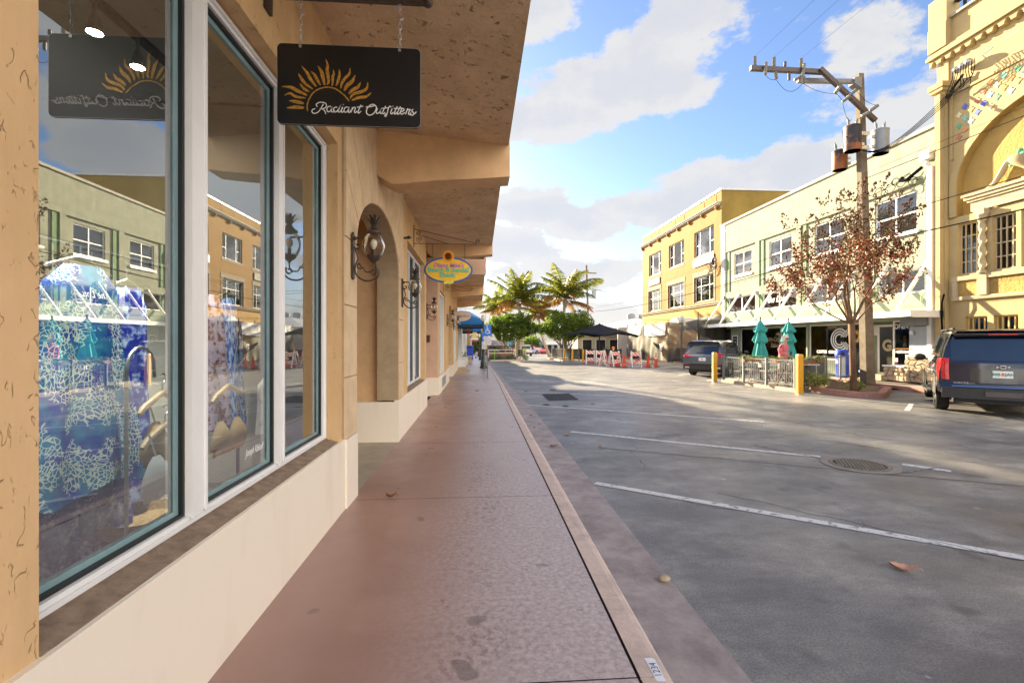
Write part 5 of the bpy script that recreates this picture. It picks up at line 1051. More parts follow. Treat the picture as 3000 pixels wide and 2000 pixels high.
def bra(cx,cy,z,m,lab,cat='bra'):
    t=thing('bra',lab,cat,(cx,cy,z)); t.scale=(1.35,1.35,1.35)

    for s in (-1,1):
        mb=MB()
        def cup(u,v,s=s): a=(u-.5)*PI; b=v*PI*.5; return (cx+.05*cos(a)*sin(b+.2)+.012,cy+s*.075+s*.0+.078*sin(a)*1.0*(.35+.65*sin(b)),z-.09-.09*(1-cos(b))*.9+.07*(1-sin(b))*0)
        def cup2(u,v,s=s):
            ww=.02+.065*sin(v*PI*.5)**.8; a=(u-.5)*2; return (cx+.045*(1-a*a)*sin(v*PI*.75)+.01,cy+s*.075+a*ww,z-.07-v*.13)
        mb.grid(cup2,8,8); build('cup',mb,m,t,True,smooth='all')
    mb=MB(); mb.grid(lambda u,v:(cx+.012+.006*sin(u*30),cy-.145+u*.29,z-.195-v*.035),20,2); build('band',mb,m,t,True)
    for s in (-1,1): mb=MB(); mb.strip([(cx+.012,cy+s*.075-.005,z-.08),(cx+.005,cy+s*.11-.005,z+.02)],[(cx+.012,cy+s*.075+.006,z-.08),(cx+.005,cy+s*.11+.006,z+.02)]); build('strap',mb,m,t,True)
whitec=mt('white_satin',(.72,.76,.78),.5,.05,6); nude=mt('nude_satin',(.66,.46,.26),.5,.06,6)
hanger(-1.66,2.62,1.38,.17,'pale wooden hanger on the chrome hook, upper one in the left pane'); hanger(-1.62,2.58,1.22,.17,'pale wooden hanger holding the white bra, lower one in the left pane'); hanger(-1.64,3.24,1.36,.19,'pale wooden hanger holding the nude bra in the middle pane')
bra(-1.60,2.56,1.18,whitec,'white satin bra hanging low in the left pane'); bra(-1.67,2.66,1.33,nude,'nude bra with beaded strap behind the white bra'); bra(-1.64,3.22,1.24,nude,'nude bra with chain strap in the middle pane')
st_=thing('display_stand','chrome hooked stand rising behind the bras','stand',(-1.7,2.6,.42)); mb=MB(); mb.tube([(-1.7,2.42,.42),(-1.7,2.42,1.5)]+[(-1.7,2.52-.1*cos(a),1.5+.12*sin(a)) for a in [k*.39 for k in range(1,8)]]+[(-1.7,2.62,1.46)],.009,8); mb.lathe([(.13,0),(.13,.012)],(-1.7,2.42,.42),20); build('hook_pole',mb,steel,st_,True,smooth=True)
coil=MB(); coil.tube([(-1.62+.022*cos(a),1.86+.022*sin(a),.36+a*.0032) for a in [k*.5 for k in range(230)]],.004,5); coil.cyl((-1.62,1.86,.42),(-1.62,1.86,.82),.008,n=6); tag(build('spring_post',coil,chainm),'coiled spring post low behind the left pane','stand')
bk=MB(); bk.lathe([(.16,0),(.21,.03),(.23,.08),(.235,.10),(.22,.10),(.20,.05),(.02,.03)],(-1.83,2.72,.62),28); o=tag(build('woven_basket',bk,mt('woven_straw',(.26,.18,.08),.9,.4,60,.9,90,stretch=(1,1,3),bd=.01),smooth=True),'round shallow woven basket under the white bra','basket')
bk=MB(); bk.cyl((-1.83,2.72,.42),(-1.83,2.72,.62),.05,n=12); bk.lathe([(.15,.42),(.15,.44)],(-1.83,2.72,0),16); tag(build('basket_stand',bk,blackm),'black pedestal under the woven basket','stand')
for i,(x,y,s_) in enumerate(((-1.62,3.02,.08),(-1.6,3.32,.05))): tag(build('display_box',MB().box(x-s_/2,x+s_/2,y-s_/2,y+s_/2,.42,.42+s_*2.2),white_p),'small white box on the window floor, '+('left' if i==0 else 'right')+' one by the bras','box')
ts=MB(); garment(ts,-1.72,4.02,[(1.36,.05,.03),(1.30,.16,.05),(1.1,.15,.06),(.92,.17,.07)],folds=4,amp=.008,seed=3); t_=tag(build('t_shirt',ts,mt('printed_tee',(.70,.68,.64),.8,.1,4,col2=(.15,.30,.50),thr=(.36,.40)),smooth='all'),'white T-shirt with blue and coral print in the right pane','T-shirt')
# spots added to brighten the garments and room, apart from the track heads
for k,(x,y) in enumerate(((-1.62,1.9),(-1.62,3.3),(-1.62,2.6),(-3.4,2.6))):
    pl_=bpy.data.lights.new('fill_spot','SPOT'); pl_.energy=105; pl_.spot_size=R(58 if x>-2 else 100); pl_.spot_blend=.6; pl_.shadow_soft_size=.06; pl_.color=(1,.93,.82); po=bpy.data.objects.new('fill_spot',pl_); COL.objects.link(po); po.location=(x,y,3.66); po.rotation_euler=(0,R(24 if x>-2 else 5),0)
# track lights
tl=thing('track_light','black ceiling track with three lit spotlights above the display','light track',(-2.3,3.2,3.7)); mb=MB(); mb.box(-2.33,-2.27,-.5,4.2,3.69,3.72); build('track',mb,darkint,tl,True)
warmlamp=emis('spot_lamp_glow',(1,.93,.8),22)
for y in (3.02,3.38,3.8,1.6):
    mb=MB(); mb.cyl((-2.3,y,3.69),(-2.3,y,3.60),.012,n=6); mb.lathe([(.02,3.60),(.03,3.56),(.042,3.52),(.045,3.50)],(-2.3,y,0),12); h=build('spot_head',mb,steel,tl,True); mb=MB(); mb.lathe([(.04,3.498),(.0005,3.497)],(-2.3,y,0),12); build('lamp',mb,warmlamp,h,True)
# ---------------- street furniture on the far side ----------------
yelb=mt('bollard_yellow',(.62,.29,.012),.45,.05,6); orange=mt('cone_orange',(.62,.06,.008),.5,.08,8); reflw=mt('reflective_white',(.75,.75,.75),.4,.05,9)
def bollard(x,y,h,lab,w=.085):
    z=gz(y)+(.0); mb=MB(); p=rrect(-w,w,-w,w,.03,2); n=len(p)
    prof=[(1,z-.02),(1,z+h-.05),(.9,z+h-.02),(.6,z+h)]
    vs=[(x+a*s,y+b*s,q) for s,q in prof for a,b in p]; mb.add(vs,[(i*n+j,i*n+(j+1)%n,(i+1)*n+(j+1)%n,(i+1)*n+j) for i in range(3) for j in range(n)]+[tuple(range(3*n,4*n))])
    t=thing('bollard',lab,'bollard',(x,y,z),0,'yellow square bollards along the parklets'); build('post',mb,yelb,t,True)
    mb=MB(); mb.box(x-w-.004,x+w+.004,y-w-.004,y+w+.004,z-.005,z+.03); build('base_collar',mb,greycoping,t,True)
bollard(9.93,14.05,1.25,'large yellow bollard at the near corner of the patio railing'); bollard(9.49,18.5,1.20,'yellow bollard at the far corner of the patio railing beside the grey-blue car')
bollard(7.21,39.5,1.05,'thin yellow bollard farthest, left of the black patio railing',.07); bollard(7.26,36.4,1.05,'yellow bollard in the middle of the three by the black umbrella',.07); bollard(7.82,35.1,1.05,'yellow bollard nearest the striped barricades',.075)
# patio railing
railm=mt('railing_grey',(.14,.16,.17),.45,.1,6)
def railing(P,lab,mesh=False,h=.92,z0=.12,n_post=None,gap=.105,posts=True,cat='railing',grp=None,m=railm):
    t=thing('railing',lab,cat,(P[0][0],P[0][1],z0),0,grp); pts=[Vector((a,b,0)) for a,b in P]
    zz=lambda p:z0+gz(p.y)
    for i,p in enumerate(pts): mb=MB(); mb.box(p.x-.035,p.x+.035,p.y-.035,p.y+.035,zz(p)-.0,zz(p)+h+.04); build('post',mb,m,t,True)
    for p,q in zip(pts,pts[1:]):
        d=(q-p); L=d.length; d.normalize(); a=p+d*.04; b=q-d*.04; mb=MB()
        for z in (h-.02,.12): mb.bar((a.x,a.y,zz(a)+z),(b.x,b.y,zz(b)+z),.03,.035)
        k=int(L/gap)
        for j in range(1,k): c=a+(b-a)*j/k; mb.bar((c.x,c.y,zz(c)+.135),(c.x,c.y,zz(c)+h-.035),.014,.014)
        build('rail_panel',mb,m,t,True)
        if mesh:
            mb=MB(); r=Vector((-d.y,d.x,0))*.03; mb.quad(*[(v.x,v.y,zz(v)+z) for v,z in ((a+r,.14),(b+r,.14),(b+r,h-.03),(a+r,h-.03))]); build('screen',mb,MATS['black_screen'],t,True)
    return t
mt('black_screen',(.022,.022,.024),.5,.2,6)
railing([(9.68,18.15),(9.86,17.05),(9.99,15.85),(10.16,14.6)],'grey barred railing along the road side of the coffee patio')
railing([(10.22,14.62),(11.2,15.45),(12.4,16.62),(13.7,17.87)],'black screened railing on the near side of the coffee patio',True)
railing([(13.75,17.9),(14.5,18.1),(15.2,18.6)],'short railing section behind the blue bin')
# bistro tables & chairs
chairm=mt('bistro_white',(.62,.62,.60),.5,.1,6); darkwood=mt('dark_slats',(.10,.07,.05),.5,.2,8)
def bistro_chair(loc,rz,lab,m):
    t=thing('bistro_chair',lab,'chair',loc,rz,'folding chairs inside the coffee patio'); mb=MB()
    for i in range(5): mb.box(-.2,.2,-.19+i*.08,-.13+i*.08,.44,.455)
    build('seat',mb,m,t); mb=MB()
    for i in range(4): mb.box(-.2,.2,.215,.23,.58+i*.075,.63+i*.075)
    build('backrest',mb,m,t)
    for s in (-.2,.2): mb=MB(); mb.bar((s,.22,.9),(s,-.2,0),.018); mb.bar((s*.93,-.2,.45),(s*.93,.24,0),.018); build('leg',mb,blackm,t)
    return t
ch=bistro_chair((10.5,16.6,.12),R(80),'white slatted folding chair nearest the near-left railing',chairm)
for x,y,r_,l in ((10.45,15.45,200,'white slatted folding chair in front of the woman'),(11.3,15.9,20,'white slatted folding chair to the right of the woman'),(10.3,17.6,120,'dark-shadowed folding chair at the far left of the patio'),(11.2,17.4,300,'folding chair under the left turquoise umbrella')): dup(ch,(x,y,.12),R(r_),l)
def table(loc,lab):
    t=thing('cafe_table',lab,'table',loc,0,'cafe tables inside the coffee patio'); mb=MB(); mb.box(-.34,.34,-.34,.34,.72,.745); build('tabletop',mb,chairm,t)
    mb=MB(); mb.cyl((0,0,.03),(0,0,.72),.03,n=10); build('pedestal',mb,blackm,t); mb=MB(); mb.bar((-.28,-.28,.02),(.28,.28,.02),.05,.04); mb.bar((-.28,.28,.025),(.28,-.28,.025),.05,.04); build('foot',mb,blackm,t); return t
tb=table((10.65,17.2,.12),'square white cafe table beneath the left turquoise umbrella'); dup(tb,(11.1,15.5,.12),0,'square white cafe table beside the woman')
# closed turquoise umbrellas
turqc=mt('turquoise_canvas',(.055,.36,.35),.8,.08,7)
def closed_umbrella(x,y,h,lab):
    t=thing('closed_umbrella',lab,'umbrella',(x,y,.12),0,'folded turquoise umbrellas on the coffee patio'); mb=MB(); mb.cyl((x,y,.12),(x,y,h+.05),.02,n=8); mb.ell((x,y,h+.08),.03,.03,.05); build('pole',mb,blackm,t,True)
    mb=MB(); mb.lathe([(.25,.12),(.25,.2),(.06,.24)],(x,y,0),14); build('base',mb,blackm,t,True)
    r=random.Random(int(x*10)); ph=r.uniform(0,6)
    def f(u,v):
        z=h-u*(h-1.0); tier=[(0,.02),(.05,.07),(.28,.235),(.30,.13),(.34,.14),(.56,.25),(.585,.14),(.64,.15),(.92,.24),(1,.17)]
        for (a,ra),(b,rb) in zip(tier,tier[1:]):
            if a<=u<=b: rr=ra+(rb-ra)*(u-a)/(b-a); break
        a=v*2*PI; rr*=1+.16*sin(8*a+ph)+.06*sin(13*a+u*5); return (x+rr*cos(a),y+rr*sin(a),z-.03*sin(4*a)*(u>.2))
    mb=MB(); mb.grid(f,46,48); build('folded_canopy',mb,turqc,t,True,smooth=60)
closed_umbrella(10.60,17.2,2.43,'folded turquoise patio umbrella on the left'); closed_umbrella(11.72,17.2,2.40,'folded turquoise patio umbrella behind the woman')
# spider plants on the railing
def tuft(mb,c,n,L,r_,w=.018,droop=.8):
    for k in range(n):
        a=r_.uniform(0,6.3); l=L*r_.uniform(.6,1.1); e=r_.uniform(.5,1.2); A=[];Bq=[]
        for i in range(6):
            t=i/5; rr=l*t*cos(e*(1-t*.9)) ; z=l*(t*sin(e)-droop*t*t*.8); wd=w*(1-t*.85); A.append((c[0]+rr*cos(a)-wd*sin(a),c[1]+rr*sin(a)+wd*cos(a),c[2]+z)); Bq.append((c[0]+rr*cos(a)+wd*sin(a),c[1]+rr*sin(a)-wd*cos(a),c[2]+z))
        mb.strip(A,Bq)
spid=mt('spider_plant_leaf',(.30,.34,.07),.55,.2,9,col2=(.16,.26,.05)); potm=mt('terracotta_pot',(.30,.13,.07),.8,.1,6)
for i,(x,y,lab) in enumerate(((9.95,17.05,'spider plant hanging on the railing left of the turquoise umbrella'),(10.15,16.75,'second spider plant overflowing the railing by the left umbrella'),(10.5,16.0,'spider plant on the railing between the umbrella and the woman'),(10.65,14.95,'spider plant on the screened railing by the large bollard'),(11.4,15.6,'spider plant along the middle of the screened railing'),(12.3,16.4,'spider plant toward the far end of the screened railing'))):
    t=thing('spider_plant',lab,'plant',(x,y,.9),0,'spider plants along the patio railing'); mb=MB(); mb.box(x-.12,x+.12,y-.12,y+.12,.88,1.0); build('pot',mb,potm,t,True); mb=MB(); tuft(mb,(x,y,1.0),70,.42,random.Random(i)); build('leaves',mb,spid,t,True)
# litter bins
binblue=mt('bin_blue',(.01,.06,.48),.35,.06,5)
def round_bin(x,y,lab,m,h=1.17):
    t=thing('litter_bin',lab,'bin',(x,y,.13)); mb=MB(); mb.lathe([(.20,0),(.235,.02),(.25,.5),(.265,.52),(.265,.62),(.25,.64),(.26,.83)],(x,y,.13),24); build('body',mb,m,t,True,smooth=True)
    mb=MB(); mb.lathe([(.285,.83),(.29,.90),(.285,1.07),(.26,1.12),(.18,1.17)],(x,y,.13),24); build('lid',mb,m,t,True,smooth=True)
    mb=MB(); dx=Vector((-x,-y,0)).normalized(); c=Vector((x,y,1.13))+dx*.27; mb.cyl(c-dx*.03,c+dx*.022,.075,n=16); c2=c+Vector((-dx.y,dx.x,0))*.0; build('opening',mb,darkint,t,True)
    s=Vector((dx.y,-dx.x,0)); c=Vector((x,y,1.14))+(dx*.72+s*-.69)*.285; d2=(dx*.72-s*.69); u=Vector((-d2.y,d2.x,0)); mb=MB(); mb.strip([c+d2*.008+u*.045*cos(a)+Vector((0,0,.045*sin(a))) for a in [k*.45 for k in range(13)]],[c+d2*.008+u*.028*cos(a)+Vector((0,0,.028*sin(a))) for a in [k*.45 for k in range(13)]]); build('recycling_mark',mb,reflw,t,True); return t
round_bin(15.18,18.8,'blue round recycling bin behind the bare tree',binblue); round_bin(15.85,19.0,'black round litter bin beside the blue one',blackm)
fh=thing('hydrant','small blue fire hydrant behind the tree trunk','hydrant',(15.2,17.75,.13)); mb=MB(); mb.lathe([(.14,0),(.14,.04),(.09,.06),(.09,.42),(.11,.44),(.11,.48),(.08,.56),(.03,.62),(.03,.66)],(15.2,17.75,.13),14); build('barrel',mb,mt('hydrant_blue',(.10,.22,.55),.45,.1,6),fh,True,smooth=True); mb=MB(); mb.cyl((15.02,17.75,.47),(15.38,17.75,.47),.05,n=10); mb.cyl((15.1,17.58,.45),(15.2,17.75,.45),.055,n=10); build('nozzle',mb,MATS['hydrant_blue'],fh,True)
# planting bed with its raised kerb
mb=MB(); bedp=[(10.9,14.95),(10.8,14.2),(10.85,13.65),(11.05,13.2),(11.4,12.95),(11.75,12.93),(12.6,13.75),(13.35,14.45),(13.6,14.8),(13.5,15.05)]
q=crom([Vector((a,b)) for a,b in bedp],3); n=len(q); A=[];Bq=[];C_=[];D_=[]
for i,p in enumerate(q):
    d=(q[min(i+1,n-1)]-q[max(i-1,0)]).normalized(); nn=Vector((-d.y,d.x)); o=p; k=.005*sin(i*1.7); A.append((o.x,o.y,0)); Bq.append((o.x+nn.x*.02,o.y+nn.y*.02,.15+k)); C_.append((o.x+nn.x*.20,o.y+nn.y*.20,.16+k)); D_.append((o.x+nn.x*.22,o.y+nn.y*.22,.05))
mb.strip(Bq,A); mb.strip(C_,Bq); mb.strip(D_,C_); mb.quad(A[-1],D_[-1],C_[-1],Bq[-1]); struct('bed_kerb',mb,redcurb)
mb=MB(); mb.add([(p.x+.1,p.y+.1,.07) for p in q[2:-2]]+[(14.1,15.0,.07),(14.1,18.3,.07),(13.9,18.2,.07),(11.0,15.2,.07)],[tuple(range(len(q)-4+4))]); struct('planting_bed',mb,mulch)
# low shrubs in the bed
leafy=mt('shrub_leaf',(.17,.25,.04),.5,.3,12,col2=(.30,.33,.05)); leafdk=leafmat('tree_leaf',(.03,.06,.008),(.12,.17,.018)); bark=mt('pale_bark',(.20,.125,.07),.8,.2,8,.5,20,stretch=(1,1,.2),col2=(.09,.05,.03),bd=.01); twig=mt('twig_bark',(.20,.12,.07),.85,.2,9)
def leaves(mb,blobs,n,s,r_,shell=.55,flat=0,asp=1.6):
    tot=sum(b[3]*b[4]*b[5] for b in blobs)
    for b in blobs:
        for _ in range(int(n*b[3]*b[4]*b[5]/tot)):
            while 1:
                v=Vector((r_.uniform(-1,1),r_.uniform(-1,1),r_.uniform(-1,1))); l=v.length
                if .05<l<=1: break
            if l<shell and r_.random()<.7: v=v.normalized()*r_.uniform(shell,1)
            if noise.noise(Vector((b[0]+v.x*b[3],b[1]+v.y*b[4],b[2]+v.z*b[5]))*1.7)<-.10 : continue
            c=Vector((b[0]+v.x*b[3],b[1]+v.y*b[4],b[2]+v.z*b[5])); a=Vector((r_.gauss(0,1),r_.gauss(0,1),r_.gauss(0,1)-.4)).normalized(); w=a.cross(Vector((r_.gauss(0,1),r_.gauss(0,1),r_.gauss(0,1)))).normalized(); L=s*r_.uniform(.6,1.3)*asp; wd=s*r_.uniform(.35,.6)
            mb.quad(c,c+a*L*.5+w*wd,c+a*L,c+a*L*.5-w*wd)
def shrub(x,y,z,r,h,lab,seed,m=leafy,n=420,s=.05,cat='shrub',grp=None):
    t=thing('shrub',lab,cat,(x,y,z),0,grp); r_=random.Random(seed); mb=MB()
    for k in range(9): a=r_.uniform(0,6.3); mb.tube([(x,y,z),(x+r*.4*cos(a),y+r*.4*sin(a),z+h*.5),(x+r*.8*cos(a),y+r*.8*sin(a),z+h*.85)],[.012,.008,.004],4)
    build('stem',mb,twig,t,True); mb=MB(); bl=[(x,y,z+h*.6,r,r,h*.42)]+[(x+r*.6*cos(a),y+r*.6*sin(a),z+h*(.45+.2*sin(a*3)),r*.5,r*.5,h*.3) for a in (0,1.3,2.6,3.9,5.2)]
    leaves(mb,bl,n,s,r_); build('foliage',mb,m,t,True)
shrub(11.15,14.9,.08,.38,.62,'bright green shrub left of the bare tree in the bed',1,n=700,s=.045); shrub(12.3,14.9,.08,.3,.5,'smaller green shrub right behind the tree trunk',2,n=420,s=.045); shrub(11.9,14.1,.08,.2,.35,'low reddish green shrub in front of the concrete pole',3,n=240,s=.04)
# ---- cones, barricades, tape ----
def cone(x,y,h,lab,band):
    t=thing('traffic_cone',lab,'cone',(x,y,gz(y)+.005),0,'orange traffic cones at the barricades'); z=gz(y)+.005; mb=MB(); mb.lathe([(.15,.03),(.13,.06),(.035,h-.02),(.03,h)],(x,y,z),18); build('body',mb,orange,t,True,smooth=True)
    mb=MB(); mb.box(x-.19,x+.19,y-.19,y+.19,z,z+.03); build('base',mb,blackm,t,True)
    for a,b in band: mb=MB(); ra=.13-.095*a; rb=.13-.095*b; mb.lathe([(ra+.004,.06+a*(h-.08)),(rb+.004,.06+b*(h-.08))],(x,y,z),18,cap=False); build('reflective_band',mb,reflw,t,True)
cone(9.12,29.25,.74,'plain orange cone left of the single barricade',()); cone(8.95,30.0,.92,'taller banded cone just behind the plain one by the A-frames',((.55,.72),(.8,.9))); cone(10.75,29.5,.72,'plain orange cone in the middle, right of the single barricade',()); cone(11.4,29.85,.90,'banded orange cone farthest right by the mesh fence',((.55,.72),(.8,.9)))
def stripe_mat():
    m,nt,N,L,b=nodes_of('orange_white_stripes'); tc=N.new('ShaderNodeTexCoord'); sp=N.new('ShaderNodeSeparateXYZ'); L.new(tc.outputs['Object'],sp.inputs[0])
    s=mth(N,L,'FRACT',mth(N,L,'MULTIPLY',mth(N,L,'ADD',sp.outputs[0],sp.outputs[2]),4.6)); c=ramp(N,L,s,.48,.52,(.75,.74,.72),(.80,.13,.01)); L.new(c,b.inputs['Base Color']); return m
stripe=stripe_mat(); plw=mt('white_plastic',(.74,.74,.72),.4,.06,6)
def barricade(x,y,rz,lab,tilt=0):
    t=thing('barricade',lab,'barricade',(x,y,gz(y)+.005),R(rz),'striped folding barricades in the road works'); T=Matrix.Rotation(tilt,4,'Y')
    for s in (-1,1):
        mb=MB(); mb.T=T
        for sx in (-.29,.29): mb.bar((sx,s*.26,0),(sx,s*.02,1.02),.055,.05)
        mb.bar((-.29,s*.2,.25),(.29,s*.2,.25),.03); build('frame',mb,plw,t)
        mb=MB(); mb.T=T; mb.add([(-.31,s*.08-s*.0+s*.03,.72),(.31,s*.11,.72),(.31,s*.05,.96),(-.31,s*.05,.96),(-.31,s*.08,.72),(.31,s*.08,.72),(.31,s*.02,.96),(-.31,s*.02,.96)],[(0,1,2,3),(7,6,5,4),(0,4,5,1),(2,6,7,3),(0,3,7,4),(1,5,6,2)]); build('top_board',mb,stripe,t)
        mb=MB(); mb.T=T; mb.add([(-.31,s*.22,.28),(.31,s*.22,.28),(.31,s*.17,.46),(-.31,s*.17,.46),(-.31,s*.19,.28),(.31,s*.19,.28),(.31,s*.14,.46),(-.31,s*.14,.46)],[(0,1,2,3),(7,6,5,4),(0,4,5,1),(2,6,7,3),(0,3,7,4),(1,5,6,2)]); build('lower_board',mb,stripe,t)
    return t
barricade(8.0,33.6,-8,'striped barricade farthest left, facing the road'); barricade(8.55,32.9,-5,'striped barricade second from the left, facing the road'); barricade(8.2,30.7,62,'barricade seen edge-on as a white A-frame, first one'); barricade(8.75,30.9,75,'barricade seen edge-on as a white A-frame, behind the first'); barricade(9.88,29.25,-4,'single striped barricade between the plain cones')
barricade(8.75,29.95,20,'barricade leaning low among the A-frames')
wl=thing('warning_lamp','orange warning lamp on top of the leaning white barricade','warning lamp',(9.0,31.2,1.0)); mb=MB(); mb.cyl((9.0,31.2,1.03),(9.0,31.2,1.13),.05,n=12); build('lamp_housing',mb,plw,wl,True); mb=MB(); mb.lathe([(.085,0),(.1,.05),(.09,.13),(.04,.17)],(9.0,31.2,1.12),14); build('lens',mb,mt('amber_lens',(.9,.25,.02),.25,.05,5),wl,True,smooth=True)
mb=MB()
P3=[(8.1,29.9,.28),(8.6,29.8,.12),(9.12,29.25,.35),(9.5,29.1,.18),(9.88,29.0,.42),(10.2,29.1,.55),(10.35,29.3,.05),(10.75,29.5,.1),(11.0,29.6,.25),(11.4,29.8,.75)]
q=crom([Vector(p) for p in P3],5); mb.strip([p+Vector((0,0,.035)) for p in q],[p-Vector((0,0,.035)) for p in q])
P3=[(7.82,35.1,.1),(7.7,34.6,.03),(8.0,33.4,.2),(8.3,32.0,.05),(8.1,30.9,.4),(8.9,30.2,.9),(9.2,29.3,.62),(9.6,29.2,.72),(9.88,29.15,.9)]
q=crom([Vector(p) for p in P3],5); mb.strip([p+Vector((0,0,.03)) for p in q],[p-Vector((0,0,.03)) for p in q])
tag(build('caution_tape',mb,mt('red_tape',(.75,.03,.03),.5,.15,20)),'red caution tape strung between cones and barricades','tape')
# ---- construction fence with mesh ----
def mesh_mat():
    m,nt,N,L,b=nodes_of('debris_mesh'); out=N['Material Output']; tc=N.new('ShaderNodeTexCoord'); v=tc.outputs['Object']
    c=ramp(N,L,ntex(N,L,v,2,5),.3,.7,(.025,.023,.018),(.06,.052,.036)); L.new(c,b.inputs['Base Color']); setc(b,'Roughness',.7)
    t=N.new('ShaderNodeBsdfTransparent'); mx=N.new('ShaderNodeMixShader'); mx.inputs[0].default_value=.86; L.new(t.outputs[0],mx.inputs[1]); L.new(b.outputs[0],mx.inputs[2]); L.new(mx.outputs[0],out.inputs[0]); return m
dmesh=mesh_mat(); cf=thing('construction_fence','tall dark mesh construction fence on steel posts before the mustard building','fence',(14.5,38,.1))
def ftop(y): return 3.05+.05*sin(y*1.3)
mb=MB(); mb.grid(lambda u,v:(14.45+.07*sin((30.6+u*15)*2.1)+.05*sin((30.6+u*15)*5.3+v*3)*(1-v)+.03*sin(v*9+u*40),30.6+u*15,.12+gz(30.6+u*15)+v*(ftop(30.6+u*15)-.15)),90,10); build('mesh_sheet',mb,dmesh,cf,True,smooth='all')
mb=MB(); mb.add([],[]); 
def f2(u,v): return (14.5+u*2.0,30.55+.04*sin(u*20),.12+v*2.95)
mb.grid(f2,16,6); build('mesh_sheet',mb,dmesh,cf,True,smooth='all')
for i in range(7): y=30.6+i*2.5; mb=MB(); mb.cyl((14.56,y,0),(14.56,y,3.25 if i else 3.6),.03,n=8); build('post',mb,blackm,cf,True)
mb=MB(); mb.cyl((14.56,30.6,3.08),(14.56,45.6,3.05),.02,n=6); mb.cyl((14.56,30.6,2.45),(14.56,35.6,2.45),.015,n=6); mb.cyl((14.56,30.6,1.5),(14.56,35.6,1.5),.015,n=6); build('rail',mb,steel,cf,True)
for (y0,y1,z0,z1,lab,m) in ((41.2,44.6,2.25,2.98,'white banner with blue wave print hung on the mesh fence',mt('blue_print_banner',(.70,.72,.76),.7,.1,1.2,col2=(.22,.40,.62),thr=(.33,.42))),(35.6,40.2,2.15,3.0,'plain white banner hung on the mesh fence',mt('white_banner',(.74,.73,.72),.7,.04,2))):
    mb=MB(); mb.grid(lambda u,v:(14.33-.04*sin(u*6)*sin(v*3)-.02*sin(u*19+v*5),y0+u*(y1-y0),z0+.10*sin(u*PI)*(1-v)*-1+v*(z1-z0)),20,6); tag(build('banner',mb,m,smooth='all'),lab,'banner')
mb=MB(); mb.box(14.34,14.36,36.3,36.75,.95,1.45); o=tag(build('notice',mb,plw),'small white notice with a red and blue mark on the mesh fence','notice'); mb=MB(); mb.cyl((14.335,36.52,1.3),(14.33,36.52,1.3),.09,n=14); build('mark',mb,MATS['sign_red'],o)
fw=MB(); 
dl=thing('fence_dolly','small black wheeled fence foot at the base of the mesh','wheel dolly',(13.9,33.5,.12)); mb=MB(); mb.box(13.8,14.5,33.3,33.4,.25,.3); build('frame',mb,blackm,dl,True)
for x,y in ((13.85,33.2),(13.85,33.7)): mb=MB(); mb.cyl((x-.04,y,.22),(x+.04,y,.22),.10,n=14); build('wheel',mb,blackm,dl,True)
# white globe post lamp behind the fence
lp=thing('street_lamp','white acorn-topped street lamp behind the mesh fence','street lamp',(15.3,34.9,.1)); mb=MB(); mb.tube([(15.3,34.9,.1),(15.3,34.9,.8),(15.3,34.9,3.0)],[.1,.06,.05],10); build('post',mb,white_p,lp,True); mb=MB(); mb.lathe([(.06,0),(.15,.06),(.2,.2),(.19,.38),(.23,.40),(.18,.46),(.07,.58),(.04,.66)],(15.3,34.9,3.0),16); build('lamp_head',mb,white_p,lp,True,smooth=True)
# ---- black square umbrella and its parklet ----
blk=mt('black_canvas',(.016,.018,.026),.8,.15,6)
bu=thing('patio_umbrella','big open black square umbrella over the railed parklet','umbrella',(10.4,40.5,.06)); ux,uy=10.4,40.3; hw=2.35; zt=3.18; ze=2.26
def umb(u,v):
    a=(u-.5)*2; b=(v-.5)*2; m_=max(abs(a),abs(b)); z=zt-(zt-ze)*(m_**.8); sag=.16*(1-abs(min(abs(a),abs(b))/m_ if m_>0 else 0))*m_**2; x,y=a*hw,b*hw; ang=R(38); return (ux+x*cos(ang)-y*sin(ang),uy+x*sin(ang)+y*cos(ang),z+sag*.9-.12*m_*m_*(abs(a*b)/(m_*m_+1e-6))+.02)
mb=MB(); mb.grid(umb,24,24); build('canopy',mb,blk,bu,True,smooth='all')
mb=MB(); 
for i in range(4):
    for k in range(12):
        def e(t): return umb(*((t,0),(1,t),(1-t,1),(0,1-t))[i])
        p=Vector(e(k/12));q_=Vector(e((k+1)/12)); mb.quad(p,q_,q_-Vector((0,0,.14)),p-Vector((0,0,.14)))
build('valance',mb,blk,bu,True); mb=MB(); mb.cyl((ux,uy,.06),(ux,uy,3.1),.05,n=10); build('pole',mb,blackm,bu,True); mb=MB(); mb.lathe([(.45,0),(.45,.1),(.08,.14)],(ux,uy,.08),16); build('base',mb,blackm,bu,True)
railing([(7.3,46.5),(7.2,43.5),(7.25,41),(7.5,38.5),(7.75,36.2),(8.3,35.2)],'black screened railing round the parklet under the black umbrella',True,h=.95,z0=.11,m=blackm)
railing([(8.3,35.2),(9.2,34.2),(10.2,33.4)],'black railing run behind the striped barricades',True,h=.95,z0=.11,m=blackm)
for i,(x,y,h,lab) in enumerate(((11.6,41.5,1.2,'bushy potted grass behind the parklet railing, by the black umbrella pole'),(10.3,43.5,.9,'yellow-green bush behind the parklet railing'),(8.0,47.0,.9,'pale agave plant at the left end of the parklet'))): shrub(x,y,gz(y)+.1,.6,h,lab,20+i,spid if i==2 else leafy,500,.09)
